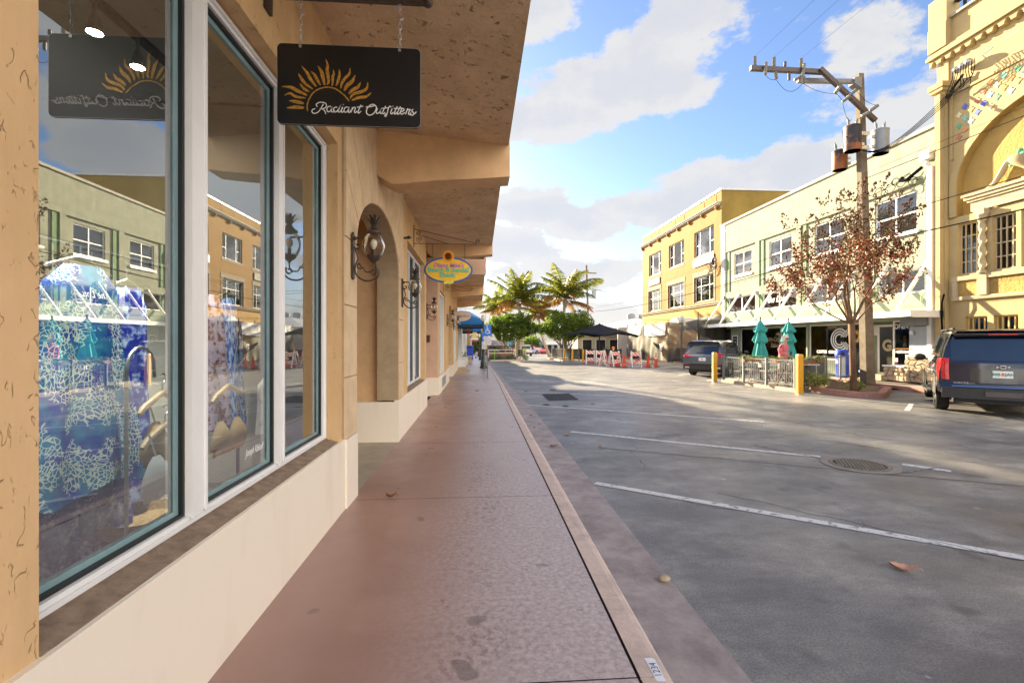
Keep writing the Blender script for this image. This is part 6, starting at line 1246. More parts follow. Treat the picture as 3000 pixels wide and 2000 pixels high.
# ---- concrete utility pole with crossarms and transformers ----
conc=mt('pole_concrete',(.19,.16,.12),.8,.15,3,.4,40,col2=(.12,.10,.075),bd=.006); brownarm=mt('brown_steel_arm',(.055,.038,.035),.5,.15,6); greyarm=mt('grey_steel_arm',(.16,.165,.18),.5,.1,6); porc=mt('grey_porcelain',(.22,.23,.22),.35,.1,9)
up_=thing('utility_pole','square concrete utility pole with crossarms, insulators and three transformers beside the bare tree','utility pole',(14.1,16.3,.1))
mb=MB(); mb.bar((14.12,16.3,.1),(13.79,16.3,11.32),.35,.30,up=(0,1,0),w2=.19,h2=.19); build('pole',mb,conc,up_,True)
mb=MB(); mb.bar((9.5,16.0,11.2),(12.2,16.0,11.17),.14,.15); mb.bar((12.0,15.93,11.25),(14.08,15.93,9.48),.13,.14); a1=build('crossarm',mb,brownarm,up_,True,label='dark brown angled crossarm')
mb=MB(); mb.bar((11.4,16.25,10.98),(13.62,16.25,11.02),.13,.14); mb.add([(13.45,16.1,10.9),(13.72,16.1,10.72),(13.72,16.1,11.15),(13.45,16.1,11.1),(13.45,16.4,10.9),(13.72,16.4,10.72),(13.72,16.4,11.15),(13.45,16.4,11.1)],[(0,1,2,3),(7,6,5,4),(0,4,5,1),(2,6,7,3),(0,3,7,4),(1,5,6,2)]); build('bracket_arm',mb,greyarm,up_,True)
def insul(p,q,r=.06):
    p=Vector(p);q=Vector(q); mb=MB(); n=9; pts=[];rs=[]
    for i in range(n*2+1): t=i/(n*2); pts.append(p+(q-p)*t); rs.append(r if i%2 else r*.68)
    rs[0]=rs[-1]=r*.4; mb.tube(pts,rs,10); build('insulator',mb,porc,up_,True)
for p,q in (((9.66,16,11.3),(9.66,16,11.62)),((10.36,16,11.3),(10.36,16,11.62)),((11.36,16,11.3),(11.36,16,11.62)),((9.98,15.85,11.35),(9.95,15.85,10.9)),((10.38,15.95,11.08),(10.42,15.95,10.82)),((11.38,15.85,11.36),(11.3,15.85,10.85)),((11.42,15.95,10.95),(11.42,15.95,10.7)),((12.7,15.85,10.62),(12.5,15.85,10.35)),((13.02,15.85,10.3),(13.28,15.85,10.5)),((13.0,15.8,10.25),(12.75,15.8,10.05)),((13.85,15.9,9.8),(14.15,15.9,10.02)),((13.75,15.8,9.72),(13.45,15.8,9.55)),((11.3,15.9,10.95),(11.05,15.9,10.78))): insul(p,q)
for x in (10.75,10.9): mb=MB(); mb.cyl((x,15.97,11.3 if x<10.8 else 11.08),(x,15.97,11.46 if x<10.8 else 10.82),.045,n=8); build('fuse',mb,brownarm,up_,True)
rust=mt('rusty_transformer',(.26,.09,.025),.6,.3,1.6,.3,30,col2=(.02,.018,.03),thr=(.48,.58)); tgrey=mt('grey_transformer',(.26,.29,.33),.4,.06,3)
def transformer(x,y,z0,z1,r,m,lab):
    mb=MB(); mb.lathe([(r*.2,0),(r*.96,0),(r,.03),(r,z1-z0-.06),(r*1.04,z1-z0-.05),(r*1.04,z1-z0-.01),(r*.7,z1-z0+.04),(.02,z1-z0+.05)],(x,y,z0),24); t=build('transformer',mb,m,up_,True,smooth=35,label=lab)
    mb=MB(); mb.lathe([(.02,-.004),(r*.9,-.004)],(x,y,z0),24); build('base_plate',mb,mt('pale_primer',(.55,.50,.36),.6,.1,6),t,True)
    for dx in (-.12,.12): mb=MB(); mb.tube([(x+dx*.8,y,z1),(x+dx*1.2,y,z1+.08),(x+dx*1.3,y,z1+.18),(x+dx*1.6,y,z1+.32)],[.05,.03,.045,.012],8); build('bushing',mb,porc,t,True)
    mb=MB(); mb.box(x+(.28 if x<13.9 else -.28)-.12,x+(.28 if x<13.9 else -.28)+.12,y-.06,y+.06,z0+.2,z0+.3); build('mounting',mb,steel,t,True); mb=MB(); mb.box(x+(.28 if x<13.9 else -.28)-.12,x+(.28 if x<13.9 else -.28)+.12,y-.06,y+.06,z1-.3,z1-.2); build('mounting',mb,steel,t,True)
transformer(13.28,16.0,8.40,9.28,.27,rust,'large rusty brown transformer on the left'); transformer(13.40,16.75,8.0,8.7,.25,MATS['rusty_transformer'],'smaller rusty transformer hung lower behind'); transformer(14.55,16.25,8.44,9.30,.27,tgrey,'clean grey transformer on the right')
mb=MB(); mb.box(13.66,14.05,16.12,16.50,8.55,8.68); mb.box(13.64,14.03,16.12,16.50,9.05,9.18); build('clamp',mb,steel,up_,True)
# wires
wirem=mt('wire_black',(.012,.012,.014),.95,.1,9,spec=.02); wiresil=mt('wire_grey',(.03,.03,.03),.95,.1,9,spec=.02)
def wire(p,q,sag,r,lab,m=wirem,n=24,wob=0):
    p=Vector(p);q=Vector(q); pts=[p+(q-p)*(i/n)+Vector((wob*sin(i*2.1),wob*cos(i*1.7),-sag*4*(i/n)*(1-i/n))) for i in range(n+1)]; mb=MB(); mb.tube(pts,r,5); return tag(build('overhead_wire',mb,m,smooth='all'),lab,'wire','overhead wires at the concrete pole')
wire((13.9,16.2,7.5),(14,-14,7.45),.15,.012,'grey wire crossing the yellow arch, uppermost',wiresil); wire((13.95,16.2,5.95),(14,-14,5.95),.1,.012,'wire crossing the yellow building at the entablature'); wire((14,16.2,5.15),(14,-14,4.9),.12,.02,'thick cable crossing the tall gridded windows')
wire((13.9,16.2,7.7),(14,-14,8.0),.2,.006,'thin wire above the grey one over the arch',wiresil)
wire((14,16.4,5.2),(15.4,62,5.6),.5,.02,'thick cable running away over the mint awning'); wire((14,16.4,5.9),(15.6,62,6.2),.5,.01,'thin wire running away past the mint windows'); wire((14,16.4,5.6),(16.4,32,5.3),.25,.012,'service wire to the mustard building corner'); wire((13.95,16.4,7.4),(16.5,60,6.8),.6,.004,'highest thin wire running away over the mint wall',wiresil)
for i,(x,z) in enumerate(((9.66,11.62),(10.36,11.62),(11.36,11.62))): 
    wire((x,16,z),(x-.2,-20,z),.5,.0035,'primary wire toward the camera from crossarm insulator '+('nearest the road','in the middle','nearest the pole')[i],wiresil)
for i,(p,q,s) in enumerate((((9.95,15.85,10.9),(10.4,15.95,10.82),.08),((10.42,15.95,10.8),(11.35,15.9,10.7),.35),((11.42,15.95,10.7),(12.5,15.85,10.35),.1),((12.5,15.85,10.35),(12.75,15.8,10.05),-.05),((13.28,15.85,10.5),(14.1,15.9,10.02),.12),((12.75,15.8,10.0),(13.2,15.95,9.5),.25),((13.45,15.8,9.55),(13.4,15.95,9.5),.02),((12.9,16,9.1),(12.95,16,8.5),-.1))):
    p=Vector(p);q=Vector(q); mb=MB(); mb.tube([p+(q-p)*(k/10)+Vector((0,0,-s*4*(k/10)*(1-k/10))) for k in range(11)],.008,4); build('jumper_wire',mb,wirem,up_,True)
# service drop bundle to the yellow building
yw=thing('service_drop','black cable bundle drooping from the pole to weatherheads on the yellow building','cables',(15.2,16,9)); mb=MB()
for k in range(4):
    q=crom([Vector(p) for p in ((13.0,15.9,8.85-.0*k),(13.6,15.95,8.42),(14.4,15.9,8.42+.02*k),(15.4,15.8,9.1+.03*k),(16.35,15.5+.02*k,10.0+.05*k),(16.42,15.3,10.4),(16.45,15.0,10.7))],5); mb.tube([p+Vector((0,.02*k,.015*k)) for p in q],.013,5)
build('cable',mb,wirem,yw,True,smooth='all'); r_=random.Random(5)
for k in range(9):
    y=15.15-.09*k; mb=MB(); mb.tube(crom([Vector(p) for p in ((16.2,y,10.9),(16.15,y-.02,10.55+r_.uniform(-.1,.1)),(16.25,y+r_.uniform(0,.3),10.3+r_.uniform(-.2,.1)),(16.3,15.3+r_.uniform(-.1,.2),10.2),(16.35,15.45,10.1))],4),.012,5); build('loop',mb,wirem,yw,True)
for k in range(3): y=15.15-.2*k; mb=MB(); mb.ell((16.36,y,10.93+.02*k),.16,.10,.12,10,7); build('weatherhead',mb,steel,yw,True,smooth='all'); 
mb=MB(); mb.tube([(16.38,14.2,10.75),(16.2,14.2,10.85),(16.25,13.9,10.95)],.02,5); mb.tube([(16.3,13.6,11.0),(16.3,13.2,11.05)],.025,5); build('bracket_stub',mb,steel,yw,True)
mb=MB(); r_=random.Random(8)
for k in range(7):
    c=Vector((16.35,18.3-k*.25,7.75+r_.uniform(-.15,.2))); rr=r_.uniform(.12,.28); mb.tube([c+Vector((r_.uniform(-.02,.02),rr*cos(a),rr*.8*sin(a))) for a in [j*PI/6 for j in range(12)]],.015,4,closed=True)
mb.tube(crom([Vector(p) for p in ((14,16.3,7.6),(15.2,17.5,7.4),(16.3,18.6,7.7),(16.4,17.4,7.9),(16.45,17.0,8.1))],5),.012,5); mb.tube([(16.45,17.35,8.0),(16.3,17.3,7.85),(16.3,17.0,7.8),(16.42,16.5,8.1)],.06,8)
tag(build('cable_tangle',mb,wirem),'tangle of looped black cables high on the mint wall','cables')
mb=MB(); mb.tube([(16.3,15.55,3.3),(16.27,15.6,3.0),(16.35,15.68,2.4),(16.4,15.66,1.2),(16.4,15.6,.2)],.03,6); tag(build('wall_cable',mb,wirem),'black cable hanging down the corner of the yellow building','cable')
mb=MB(); r_=random.Random(12)
for k in range(8): mb.tube(crom([Vector((16.3,31.9+r_.uniform(-.5,1.2),6.9+r_.uniform(-.5,.5))) for _ in range(5)],4),.014,4)
tag(build('cable_tangle',mb,wirem),'small cable tangle at the corner of the mustard building','cables')
dsh=MB(); dsh.lathe([(.02,0),(.2,.03),(.33,.1)],(0,0,0),16,cap=False); 
for v in dsh.v: v.xyz=(16.35-v.z,31.85+v.x,7.15+v.y)
tag(build('satellite_dish',dsh,brownarm),'small brown satellite dish at the mustard building corner','satellite dish')
# ---------------- left pavement furniture and far background ----------------
lampm=mt('lamp_post_black',(.02,.03,.035),.4,.2,8); signw=mt('sign_white',(.70,.70,.70),.45,.04,5); signb=mt('sign_blue',(.02,.16,.62),.4,.04,5); postm=mt('sign_post_steel',(.24,.25,.25),.5,.2,9,metal=.5)
def hsign(x,y,h,lab,w=.30):
    z=.13+gz(y); t=thing('parking_sign',lab,'sign',(x,y,z)); mb=MB(); mb.cyl((x,y,z),(x,y,h),.027,n=8); build('post',mb,postm,t,True)
    mb=MB(); mb.ext(rrect(-w/2,w/2,-.235,.235,.02),(x,y-.035,h-.20),(1,0,0),(0,0,1),(0,.006,0)); b=build('blue_plate',mb,signb,t,True)
    mb=MB(); f=.32
    brush(mb,[(-.02,.17),(-.015,.06),(-.0,-.02),(.06,-.02),(.085,-.12),(.11,-.125)],lambda t:.028,(x,y-.037,h-.19),(1,0,0),(0,0,1)); brush(mb,[(-.015,.06),(.05,.055)],lambda t:.022,(x,y-.037,h-.19),(1,0,0),(0,0,1))
    brush(mb,[(-.035,.02),(-.075,-.04),(-.06,-.12),(.0,-.15),(.055,-.12),(.07,-.07)],lambda t:.022,(x,y-.037,h-.19),(1,0,0),(0,0,1)); mb.ext([(-.02+.028*cos(k),.185+.028*sin(k)) for k in [j*.7 for j in range(9)]],(x,y-.037,h-.19),(1,0,0),(0,0,1),(0,.001,0))
    build('wheelchair_symbol',mb,signw,b,True)
    mb=MB(); mb.ext(rrect(-w/2,w/2,-.17,.17,.015),(x,y-.035,h-.63),(1,0,0),(0,0,1),(0,.006,0)); b2=build('white_plate',mb,signw,t,True)
    for k,s in enumerate(('PARKING BY','PERMIT ONLY','$250 FINE')): text(s,.062,blackm,b2,(x,y-.037,h-.54-.09*k),sx=.75)
hsign(.37,19.6,2.30,'taller blue and white disabled parking sign, nearest on the pavement'); hsign(.31,23.6,2.06,'shorter blue and white disabled parking sign behind the taller one')
mb=MB(); mb.box(.18,.62,24.5,24.52,1.42,2.14); o=tag(build('notice_board',mb,mt('sign_red_rim',(.6,.05,.05),.5,.05,4)),'white notice with red rim behind the disabled parking signs','sign'); mb=MB(); mb.box(.20,.60,24.49,24.498,1.45,2.12); build('face',mb,signw,o); mb=MB(); mb.cyl((.45,24.54,.1),(.45,24.54,2.1),.025,n=6); build('post',mb,postm,o)
def lamp(x,y,lab,h=4.0):
    z=.13+gz(y); t=thing('street_lamp',lab,'street lamp',(x,y,z),0,'dark street lamps along the left pavement'); mb=MB(); mb.lathe([(.21,0),(.21,.08),(.17,.12),(.16,.34),(.12,.40),(.10,.62),(.075,.68),(.065,.9),(.06,2.2),(.045,2.62)],(x,y,z),12); build('post',mb,lampm,t,True,smooth=40)
    mb=MB(); mb.lathe([(.05,2.62),(.11,2.68),(.16,2.8),(.15,3.0),(.10,3.05),(.03,3.1)],(x,y,z),12); build('lamp_head',mb,signw,t,True,smooth=True)
lamp(.27,26.6,'dark street lamp nearest, beside the disabled parking signs'); lamp(.2,39,'dark street lamp second along the left pavement'); lamp(.05,58,'dark street lamp third, far down the left pavement'); 
bn=thing('litter_bin','blue square litter bin far along the left pavement by the bench','bin',(-.75,42,.05)); z=.13+gz(42); mb=MB(); mb.ext(rrect(-.27,.27,-.27,.27,.06,3),(-.75,42,z),(1,0,0),(0,1,0),(0,0,.95)); build('body',mb,binblue,bn,True); mb=MB(); mb.ext(rrect(-.3,.3,-.3,.3,.08,3),(-.75,42,z+.95),(1,0,0),(0,1,0),(0,0,.25)); build('lid',mb,binblue,bn,True); mb=MB(); mb.box(-.9,-.6,41.69,41.70,z+1.0,z+1.12); build('opening',mb,darkint,bn,True)
bc=thing('bench','pale concrete bench on the left pavement before the blue bin','bench',(-.72,33.5,.13)); bm=mt('bench_concrete',(.48,.40,.30),.8,.12,4); mb=MB(); mb.box(-1.0,-.45,32.8,34.4,.53,.60); build('seat',mb,bm,bc,True)
for y in (33.0,34.2): mb=MB(); mb.box(-.95,-.5,y-.08,y+.08,.13,.53); build('leg',mb,bm,bc,True)
mb=MB(); mb.ell((-.25,44,.13),.06,.1,.09,8,6); mb.ell((-.22,43.9,.22),.03,.04,.03,8,6); tag(build('pigeon',mb,darkint,smooth='all'),'small dark bird on the pavement beyond the lamp','bird')
# island across the end of the near bays
def zg(y): return gz(y)
brick=mt('island_brick',(.30,.15,.10),.8,.2,8)
mb=MB(); mb.box(.9,3.0,42.2,42.5,gz(42)-.1,gz(42)+.62); o=tag(build('planter_wall',mb,brick),'low brick planter wall with pale coping across the street','wall'); mb=MB(); mb.box(.86,3.05,42.15,42.55,gz(42)+.62,gz(42)+.70); build('coping',mb,kerb_m,o); mb=MB(); mb.bar((.9,42.1,gz(42)+.95),(3.4,42.1,gz(42)+.95),.05); mb.bar((.9,42.1,gz(42)),(.9,42.1,gz(42)+.95),.05); mb.bar((3.3,42.1,gz(42)),(3.3,42.1,gz(42)+.95),.05); build('guard_rail',mb,signw,o)
slab('island_kerb',[(.95,39.6),(3.3,40.6),(4.15,42.2),(4.3,45),(4.2,50),(.9,50)],-.2,.1,kerb_m)
darkhedge=mt('hedge_leaf',(.05,.085,.03),.6,.3,6,col2=(.12,.16,.10)); r_=random.Random(31)
hd=thing('hedge','low dark grey-green hedge at the tip of the traffic island','hedge',(2.8,42,-.1)); mb=MB(); bl=[(1.2+i*.42,40.6+i*.32,.16+.05*sin(i*2)-.03*i*.3,.42,.42,.36) for i in range(8)]; leaves(mb,bl,3600,.07,r_); build('foliage',mb,darkhedge,hd,True); mb=MB()
for i in range(8): mb.tube([(1.2+i*.42,40.6+i*.32,-.1),(1.25+i*.42,40.6+i*.32,.3)],.02,4)
build('stem',mb,twig,hd,True)
gp=MB(); gp.tube([(1.35,40.2,-.05),(1.35,40.2,.78)],.03,6); gp.tube([(1.2,40.2,.98),(1.35,40.2,.78),(1.5,40.2,.98)],.025,6); tag(build('marker_post',gp,mt('lime_post',(.25,.6,.08),.5,.1,5)),'thin lime green forked post before the hedge','post')
ys_=thing('crosswalk_sign','fluorescent lime in-road crosswalk sign in the middle of the street','sign',(4.9,50.5,gz(50.5))); z=gz(50.5); lime=mt('fluorescent_lime',(.55,.80,.02),.5,.05,5); mb=MB(); mb.ext(rrect(-.17,.17,.12,1.12,.05),(4.9,50.5,z),(1,0,0),(0,0,1),(0,.03,0)); build('panel',mb,lime,ys_,True); mb=MB(); mb.box(4.78,5.02,50.48,50.495,z+.42,z+.86); f=build('face',mb,signw,ys_,True); mb=MB(); mb.cyl((4.9,50.478,z+.74),(4.9,50.474,z+.74),.08,n=10); build('stop_mark',mb,MATS['sign_red'],f,True); mb=MB(); mb.box(4.87,4.93,50.472,50.478,z+.46,z+.62); build('walker_mark',mb,blackm,f,True)
mb=MB(); mb.lathe([(.2,0),(.18,.06),(.05,.12)],(4.9,50.5,z),12); build('base',mb,blackm,ys_,True)
ns=thing('notice_board','white notice board with red heading in front of the left palm','sign',(4.6,51.5,gz(51))); mb=MB(); mb.box(4.25,4.95,51.5,51.53,1.05,1.75); build('board',mb,signw,ns,True); mb=MB(); mb.box(4.3,4.9,51.485,51.495,1.58,1.68); build('heading',mb,MATS['sign_red'],ns,True); mb=MB()
for k in range(4): mb.box(4.32,4.88,51.485,51.495,1.15+k*.1,1.19+k*.1)
build('text_lines',mb,mt('faded_blue',(.35,.4,.6),.6,.1,5),ns,True); mb=MB(); mb.cyl((4.6,51.55,gz(51)),(4.6,51.55,1.1),.03,n=6); build('post',mb,postm,ns,True)
slab('bulb_planter_kerb',[(7.0,44.5),(8.4,44.5),(8.4,48),(7.0,48)],-.2,.16,brick)
# trees
def limb(mb,p,d,L,r,depth,r_,tips,spread=.6,shr=.72,up=.15,seg=4):
    pts=[Vector(p)]; dd=Vector(d).normalized()
    for i in range(seg): dd=(dd+Vector((r_.gauss(0,.10),r_.gauss(0,.10),r_.gauss(0,.07)+up*.25))).normalized(); pts.append(pts[-1]+dd*L/seg)
    r2=r*.62; mb.tube(pts,[r+(r2-r)*i/seg for i in range(seg+1)],max(5,8-2*depth),cap=False)
    if depth<=0: tips.append((pts[-1],dd)); return
    tips.append((pts[-1],dd)) if depth==1 else None
    for k in range(3 if r_.random()<.55 else 2):
        ax=Vector((r_.gauss(0,1),r_.gauss(0,1),r_.gauss(0,.4))).normalized(); nd=(dd+ax*spread).normalized(); nd.z=max(nd.z,-.15) ; limb(mb,pts[-1],nd,L*shr*r_.uniform(.8,1.15),r2*.85,depth-1,r_,tips,spread,shr,up,seg)
def round_tree(x,y,lab,seed,R_=2.3,zc=2.9,h=1.65):
    z=gz(y); t=thing('shade_tree',lab,'tree',(x,y,z),0,'round green shade trees at the street end'); r_=random.Random(seed); mb=MB(); tips=[]
    for k in range(5): a=k*1.26+.3; limb(mb,(x+.1*cos(a),y+.1*sin(a),z+.05),(.35*cos(a),.35*sin(a),1),1.25,.075,2,r_,tips,.55)
    build('trunk',mb,twig,t,True,smooth='all'); mb=MB(); bl=[(x,y,zc,R_*.78,R_*.78,h*.78)]
    for k in range(16): a=k*2.4; e=r_.uniform(-.5,.9); bl.append((x+R_*.72*cos(a)*cos(e),y+R_*.72*sin(a)*cos(e),zc+h*.72*sin(e),R_*r_.uniform(.26,.4),R_*r_.uniform(.26,.4),h*r_.uniform(.26,.42)))
    leaves(mb,bl,26000,.11,r_,.6); build('crown',mb,leafdk,t,True)
round_tree(2.9,44.5,'round green shade tree on the left traffic island',41,2.6,2.9,1.7); round_tree(8.2,44.3,'round green shade tree on the right behind the black umbrella',42,2.75,3.0,1.75)
frg=leafmat('palm_frond',(.06,.085,.014),(.15,.14,.022),.4,2); frd=leafmat('dry_palm_frond',(.20,.09,.03),(.16,.09,.03),.3,3); palmb=mt('palm_bark',(.42,.34,.27),.85,.15,3,.6,12,stretch=(1,1,5),bd=.02)
def frond(mb,c,az,e0,L,droop,r_,wind=.35,nl=44):
    p=Vector(c); pts=[p.copy()]; e=e0; d=None; n=14; h=Vector((cos(az),sin(az),0))
    for i in range(n): t=i/n; e=e0-droop*(t**1.4); dd=h*cos(e)+Vector((0,0,sin(e)))+Vector((wind*t*.6,0,0)); dd.normalize(); p=p+dd*L/n; pts.append(p.copy())
    mb.tube(pts,[.03*(1-i/(n+2)) for i in range(n+1)],4,cap=False)
    for i in range(nl):
        t=.12+.88*i/nl; s=t*n; k=min(int(s),n-1); q=pts[k].lerp(pts[k+1],s-k); dd=(pts[k+1]-pts[k]).normalized(); sd_=dd.cross(Vector((0,0,1))); 
        if sd_.length<.1: sd_=Vector((0,1,0))
        sd_.normalize(); ll=L*.26*sin(PI*min(1,.15+t*.85))**.6
        for sg in (1,-1):
            o=(sd_*sg*.8+dd*.75+Vector((wind*.9,0,-.35-.5*r_.random()))).normalized(); m_=q+o*ll*.5; e_=q+o*ll*.95+Vector((wind*.12,0,-ll*.28)); w=dd*.04
            mb.quad(q-w,q+w,m_+w*.9,m_-w*.9); mb.quad(m_-w*.9,m_+w*.9,e_,e_)if False else mb.add([m_-w*.9,m_+w*.9,e_],[(0,1,2)])
def palm(base,top,lab,seed,L=2.7,dead=7):
    t=thing('coconut_palm',lab,'palm tree',base,0,'coconut palms at the street end'); r_=random.Random(seed); b=Vector(base); tp=Vector(top); n=26; pts=[];rs=[]
    for i in range(n+1): q=i/n; p=b.lerp(tp,q)+Vector(((tp.x-b.x)*.0+.28*sin(q*PI)*(1 if tp.x>b.x else -1),0,0)); pts.append(p); rs.append((.20-.07*q+(.12*(1-q*9) if q<.11 else 0))*(1.05 if i%2 else .97))
    mb=MB(); mb.tube(pts,rs,10); build('trunk',mb,palmb,t,True,smooth='all')
    mb=MB(); 
    for k in range(20): az=k*2.4+seed; e0=r_.uniform(.85,1.5) if k%3 else r_.uniform(.3,.8); frond(mb,tp,az,e0,L*r_.uniform(.95,1.25),r_.uniform(.7,1.5),r_)
    build('green_fronds',mb,frg,t,True); mb=MB()
    for k in range(dead): az=k*2*PI/dead+seed*.7; frond(mb,tp-Vector((0,0,.1)),az,r_.uniform(-.1,.45),L*r_.uniform(.8,1.05),r_.uniform(.7,1.3),r_)
    build('dry_fronds',mb,frd,t,True); mb=MB(); mb.lathe([(.14,-.8),(.24,-.45),(.28,-.1),(.14,.25)],tp,10); build('crown_shaft',mb,palmb,t,True)
palm((3.55,47,gz(47)),(4.0,47,5.5),'left coconut palm with windblown fronds before the round tree',3,3.3); palm((8.75,46,gz(46)),(8.45,46,5.7),'right coconut palm, taller crown beside the far pole',8,3.6); palm((2.9,62,gz(62)),(2.6,62,5.6),'distant coconut palm mostly hidden behind the left round tree',12,3.0,5); 
palm((9.1,60,gz(60)),(7.6,60,5.0),'distant browner palm between the two round trees',15,2.8,9)
# trees standing behind the left-hand shops (out of view, they throw the dappled shade on the road)
palm((-5.5,33,0),(-5.2,33,10.2),'palm standing behind the left shop row, out of sight',21,3.4); palm((-6.5,43,0),(-6,43,11.5),'taller palm farther behind the left shop row, out of sight',22,3.4)
# far pole
fp=thing('utility_pole','distant wooden utility pole with short crossarm and transformers','utility pole',(16.4,70,gz(70))); mb=MB(); mb.cyl((16.5,70,gz(70)),(16.1,70,13.0),.19,.12,n=8); build('pole',mb,twig,fp,True); mb=MB(); mb.bar((14.9,70,11.9),(17.6,70,11.8),.15); build('crossarm',mb,twig,fp,True)
for x,z in ((15.2,8.2),(17.2,8.2)): mb=MB(); mb.cyl((x,70,z),(x,70,z+1.1),.4,n=12); build('transformer',mb,tgrey,fp,True)
for k,(x,z) in enumerate(((15.0,9.6),(15.5,9.6))): wire((16.3,70,z),(30,50,7.5+k),1.2,.02,'far sagging wire from the distant pole, '+('upper' if k else 'lower'))
# corrugated sheds behind the fence
def corrug():
    m,nt,N,L,b=nodes_of('corrugated_metal'); tc=N.new('ShaderNodeTexCoord'); w=N.new('ShaderNodeTexWave'); w.inputs['Scale'].default_value=2.2; L.new(tc.outputs['Object'],w.inputs[0]); c=ramp(N,L,ntex(N,L,tc.outputs['Object'],.6,4),.3,.7,(.38,.40,.44),(.60,.61,.63)); L.new(c,b.inputs['Base Color']); setc(b,'Roughness',.4); setc(b,'Metallic',.2); bumpn(N,L,b,w.outputs[1],.6,.04); return m
cor=corrug()
sh=thing('metal_shed','grey corrugated shed with low-pitched roof behind the mesh fence','shed',(20,62,-.5)); mb=MB(); mb.ext([(0,0),(0,4.0),(9,5.6),(18,4.0),(18,0)],(15.0,60,-1.1),(1,0,0),(0,0,1),(0,14,0)); build('body',mb,cor,sh,True); mb=MB(); mb.box(16.7,16.85,48,60,-.6,2.8); mb.box(14.2,20,47.6,47.8,-.6,3.0); mb.quad((14.2,47.6,3.0),(20,47.6,3.4),(20,59,4.6),(14.2,59,3.4)); build('lean_to',mb,cor,sh,True)
for x in (20.6,22.1): mb=MB(); mb.lathe([(.45,0),(.45,.8),(.55,.82),(.55,1.2),(.3,1.35)],(x,63,4.0),14); build('roof_vent',mb,tgrey,sh,True,smooth=40)
ws=thing('white_building','low white shop with grey canopy and lit windows under the black umbrella','building',(13,55,-.4)); mb=MB(); mb.box(11.5,20,54.5,58,-.9,2.4); build('wall',mb,mt('cream_wall',(.55,.50,.36),.8,.08,1),ws,True); mb=MB(); mb.box(11.2,20.2,53.0,58,2.4,2.7); build('roof',mb,roofmet,ws,True)
for x in (12.0,13.6,15.2): mb=MB(); mb.box(x,x+1.2,54.42,54.49,.2,1.9); w_=build('window',mb,white_p,ws,True); mb=MB(); mb.box(x+.08,x+1.12,54.38,54.415,.3,1.8); build('pane',mb,roomdark,w_,True)
# end of street: low white shops and a blue roof
es=thing('white_shop_row','low white shop row with coloured awnings closing the end of the street','building',(9,118,gz(118))); zb=gz(118); wm=mt('sunny_white_wall',(.52,.50,.46),.8,.06,.5); mb=MB(); mb.box(0,30,118,128,zb-1,zb+3.6); mb.box(10.5,17,117.8,118,zb+3.6,zb+5.2); build('wall',mb,wm,es,True)
for i in range(9): x=8.4+i*1.5; mb=MB(); mb.box(x,x+.8,117.75,117.98,zb,zb+2.2); build('opening',mb,roomdark,es,True)
for i,(x,w_,c_) in enumerate(((7,2.2,(.05,.3,.4)),(9.6,2.6,(.55,.5,.1)),(13,3,(.1,.2,.5)),(16.5,3,(.7,.68,.6)))): mb=MB(); mb.add([(x,117.9,zb+3.1),(x+w_,117.9,zb+3.1),(x+w_,116.4,zb+2.4),(x,116.4,zb+2.4),(x,116.4,zb+2.2),(x+w_,116.4,zb+2.2)],[(0,1,2,3),(3,2,5,4)]); build('awning',mb,mt('far_awning_%d'%i,c_,.8,.05,3),es,True)
br_=thing('blue_roof_building','distant building with broad blue metal roof between the round trees','building',(14,140,gz(140))); mb=MB(); mb.box(9,26,140,150,gz(140),3.2); build('wall',mb,wm,br_,True); mb=MB(); mb.ext([(0,0),(17.6,0),(15.5,2.2),(2,2.2)],(8.7,139.5,3.2),(1,0,0),(0,0,1),(0,10.5,0)); build('roof',mb,mt('blue_metal_roof',(.12,.24,.45),.4,.08,1),br_,True)
lb=thing('white_building','pale white building glimpsed between the left palms at the street end','building',(-3,100,gz(100))); mb=MB(); mb.box(-12,3.2,96,108,-2,3.4); build('wall',mb,wm,lb,True); mb=MB(); mb.box(-12.3,3.5,95.7,108.3,3.4,3.6); build('roof',mb,roofmet,lb,True)
bnr=tag(build('banner',MB().box(1.0,3.1,52.4,52.42,1.15,1.75),mt('print_banner',(.6,.62,.68),.7,.1,2,col2=(.30,.32,.6),thr=(.35,.5))),'printed white and violet banner hung on posts over the dark truck','banner'); mb=MB(); mb.cyl((1.0,52.45,-.3),(1.0,52.45,1.8),.03,n=6); mb.cyl((3.1,52.45,-.3),(3.1,52.45,1.8),.03,n=6); build('post',mb,signw,bnr)
def far_tree(x,y,zc,r,h,lab,seed): 
    t=thing('shade_tree',lab,'tree',(x,y,gz(y)),0,'trees beyond the street end'); r_=random.Random(seed); mb=MB(); mb.tube([(x,y,gz(y)-.2),(x+.2,y,zc)],[.3,.12],6); build('trunk',mb,twig,t,True); mb=MB(); leaves(mb,[(x,y,zc,r,r,h)]+[(x+r*.7*cos(a),y+r*.4*sin(a),zc+h*.4*sin(a*2),r*.5,r*.5,h*.5) for a in (0,1.2,2.4,3.6,4.8)],2600,.3,r_); build('crown',mb,leafdk,t,True)
far_tree(19.5,160,5.6,5,3,'distant tree above the blue roof',51); far_tree(-1,88,1.2,2.6,1.8,'distant tree low at the left street end',52); far_tree(11.5,104,1.3,2.2,1.6,'small distant tree beside the white shop row',53)
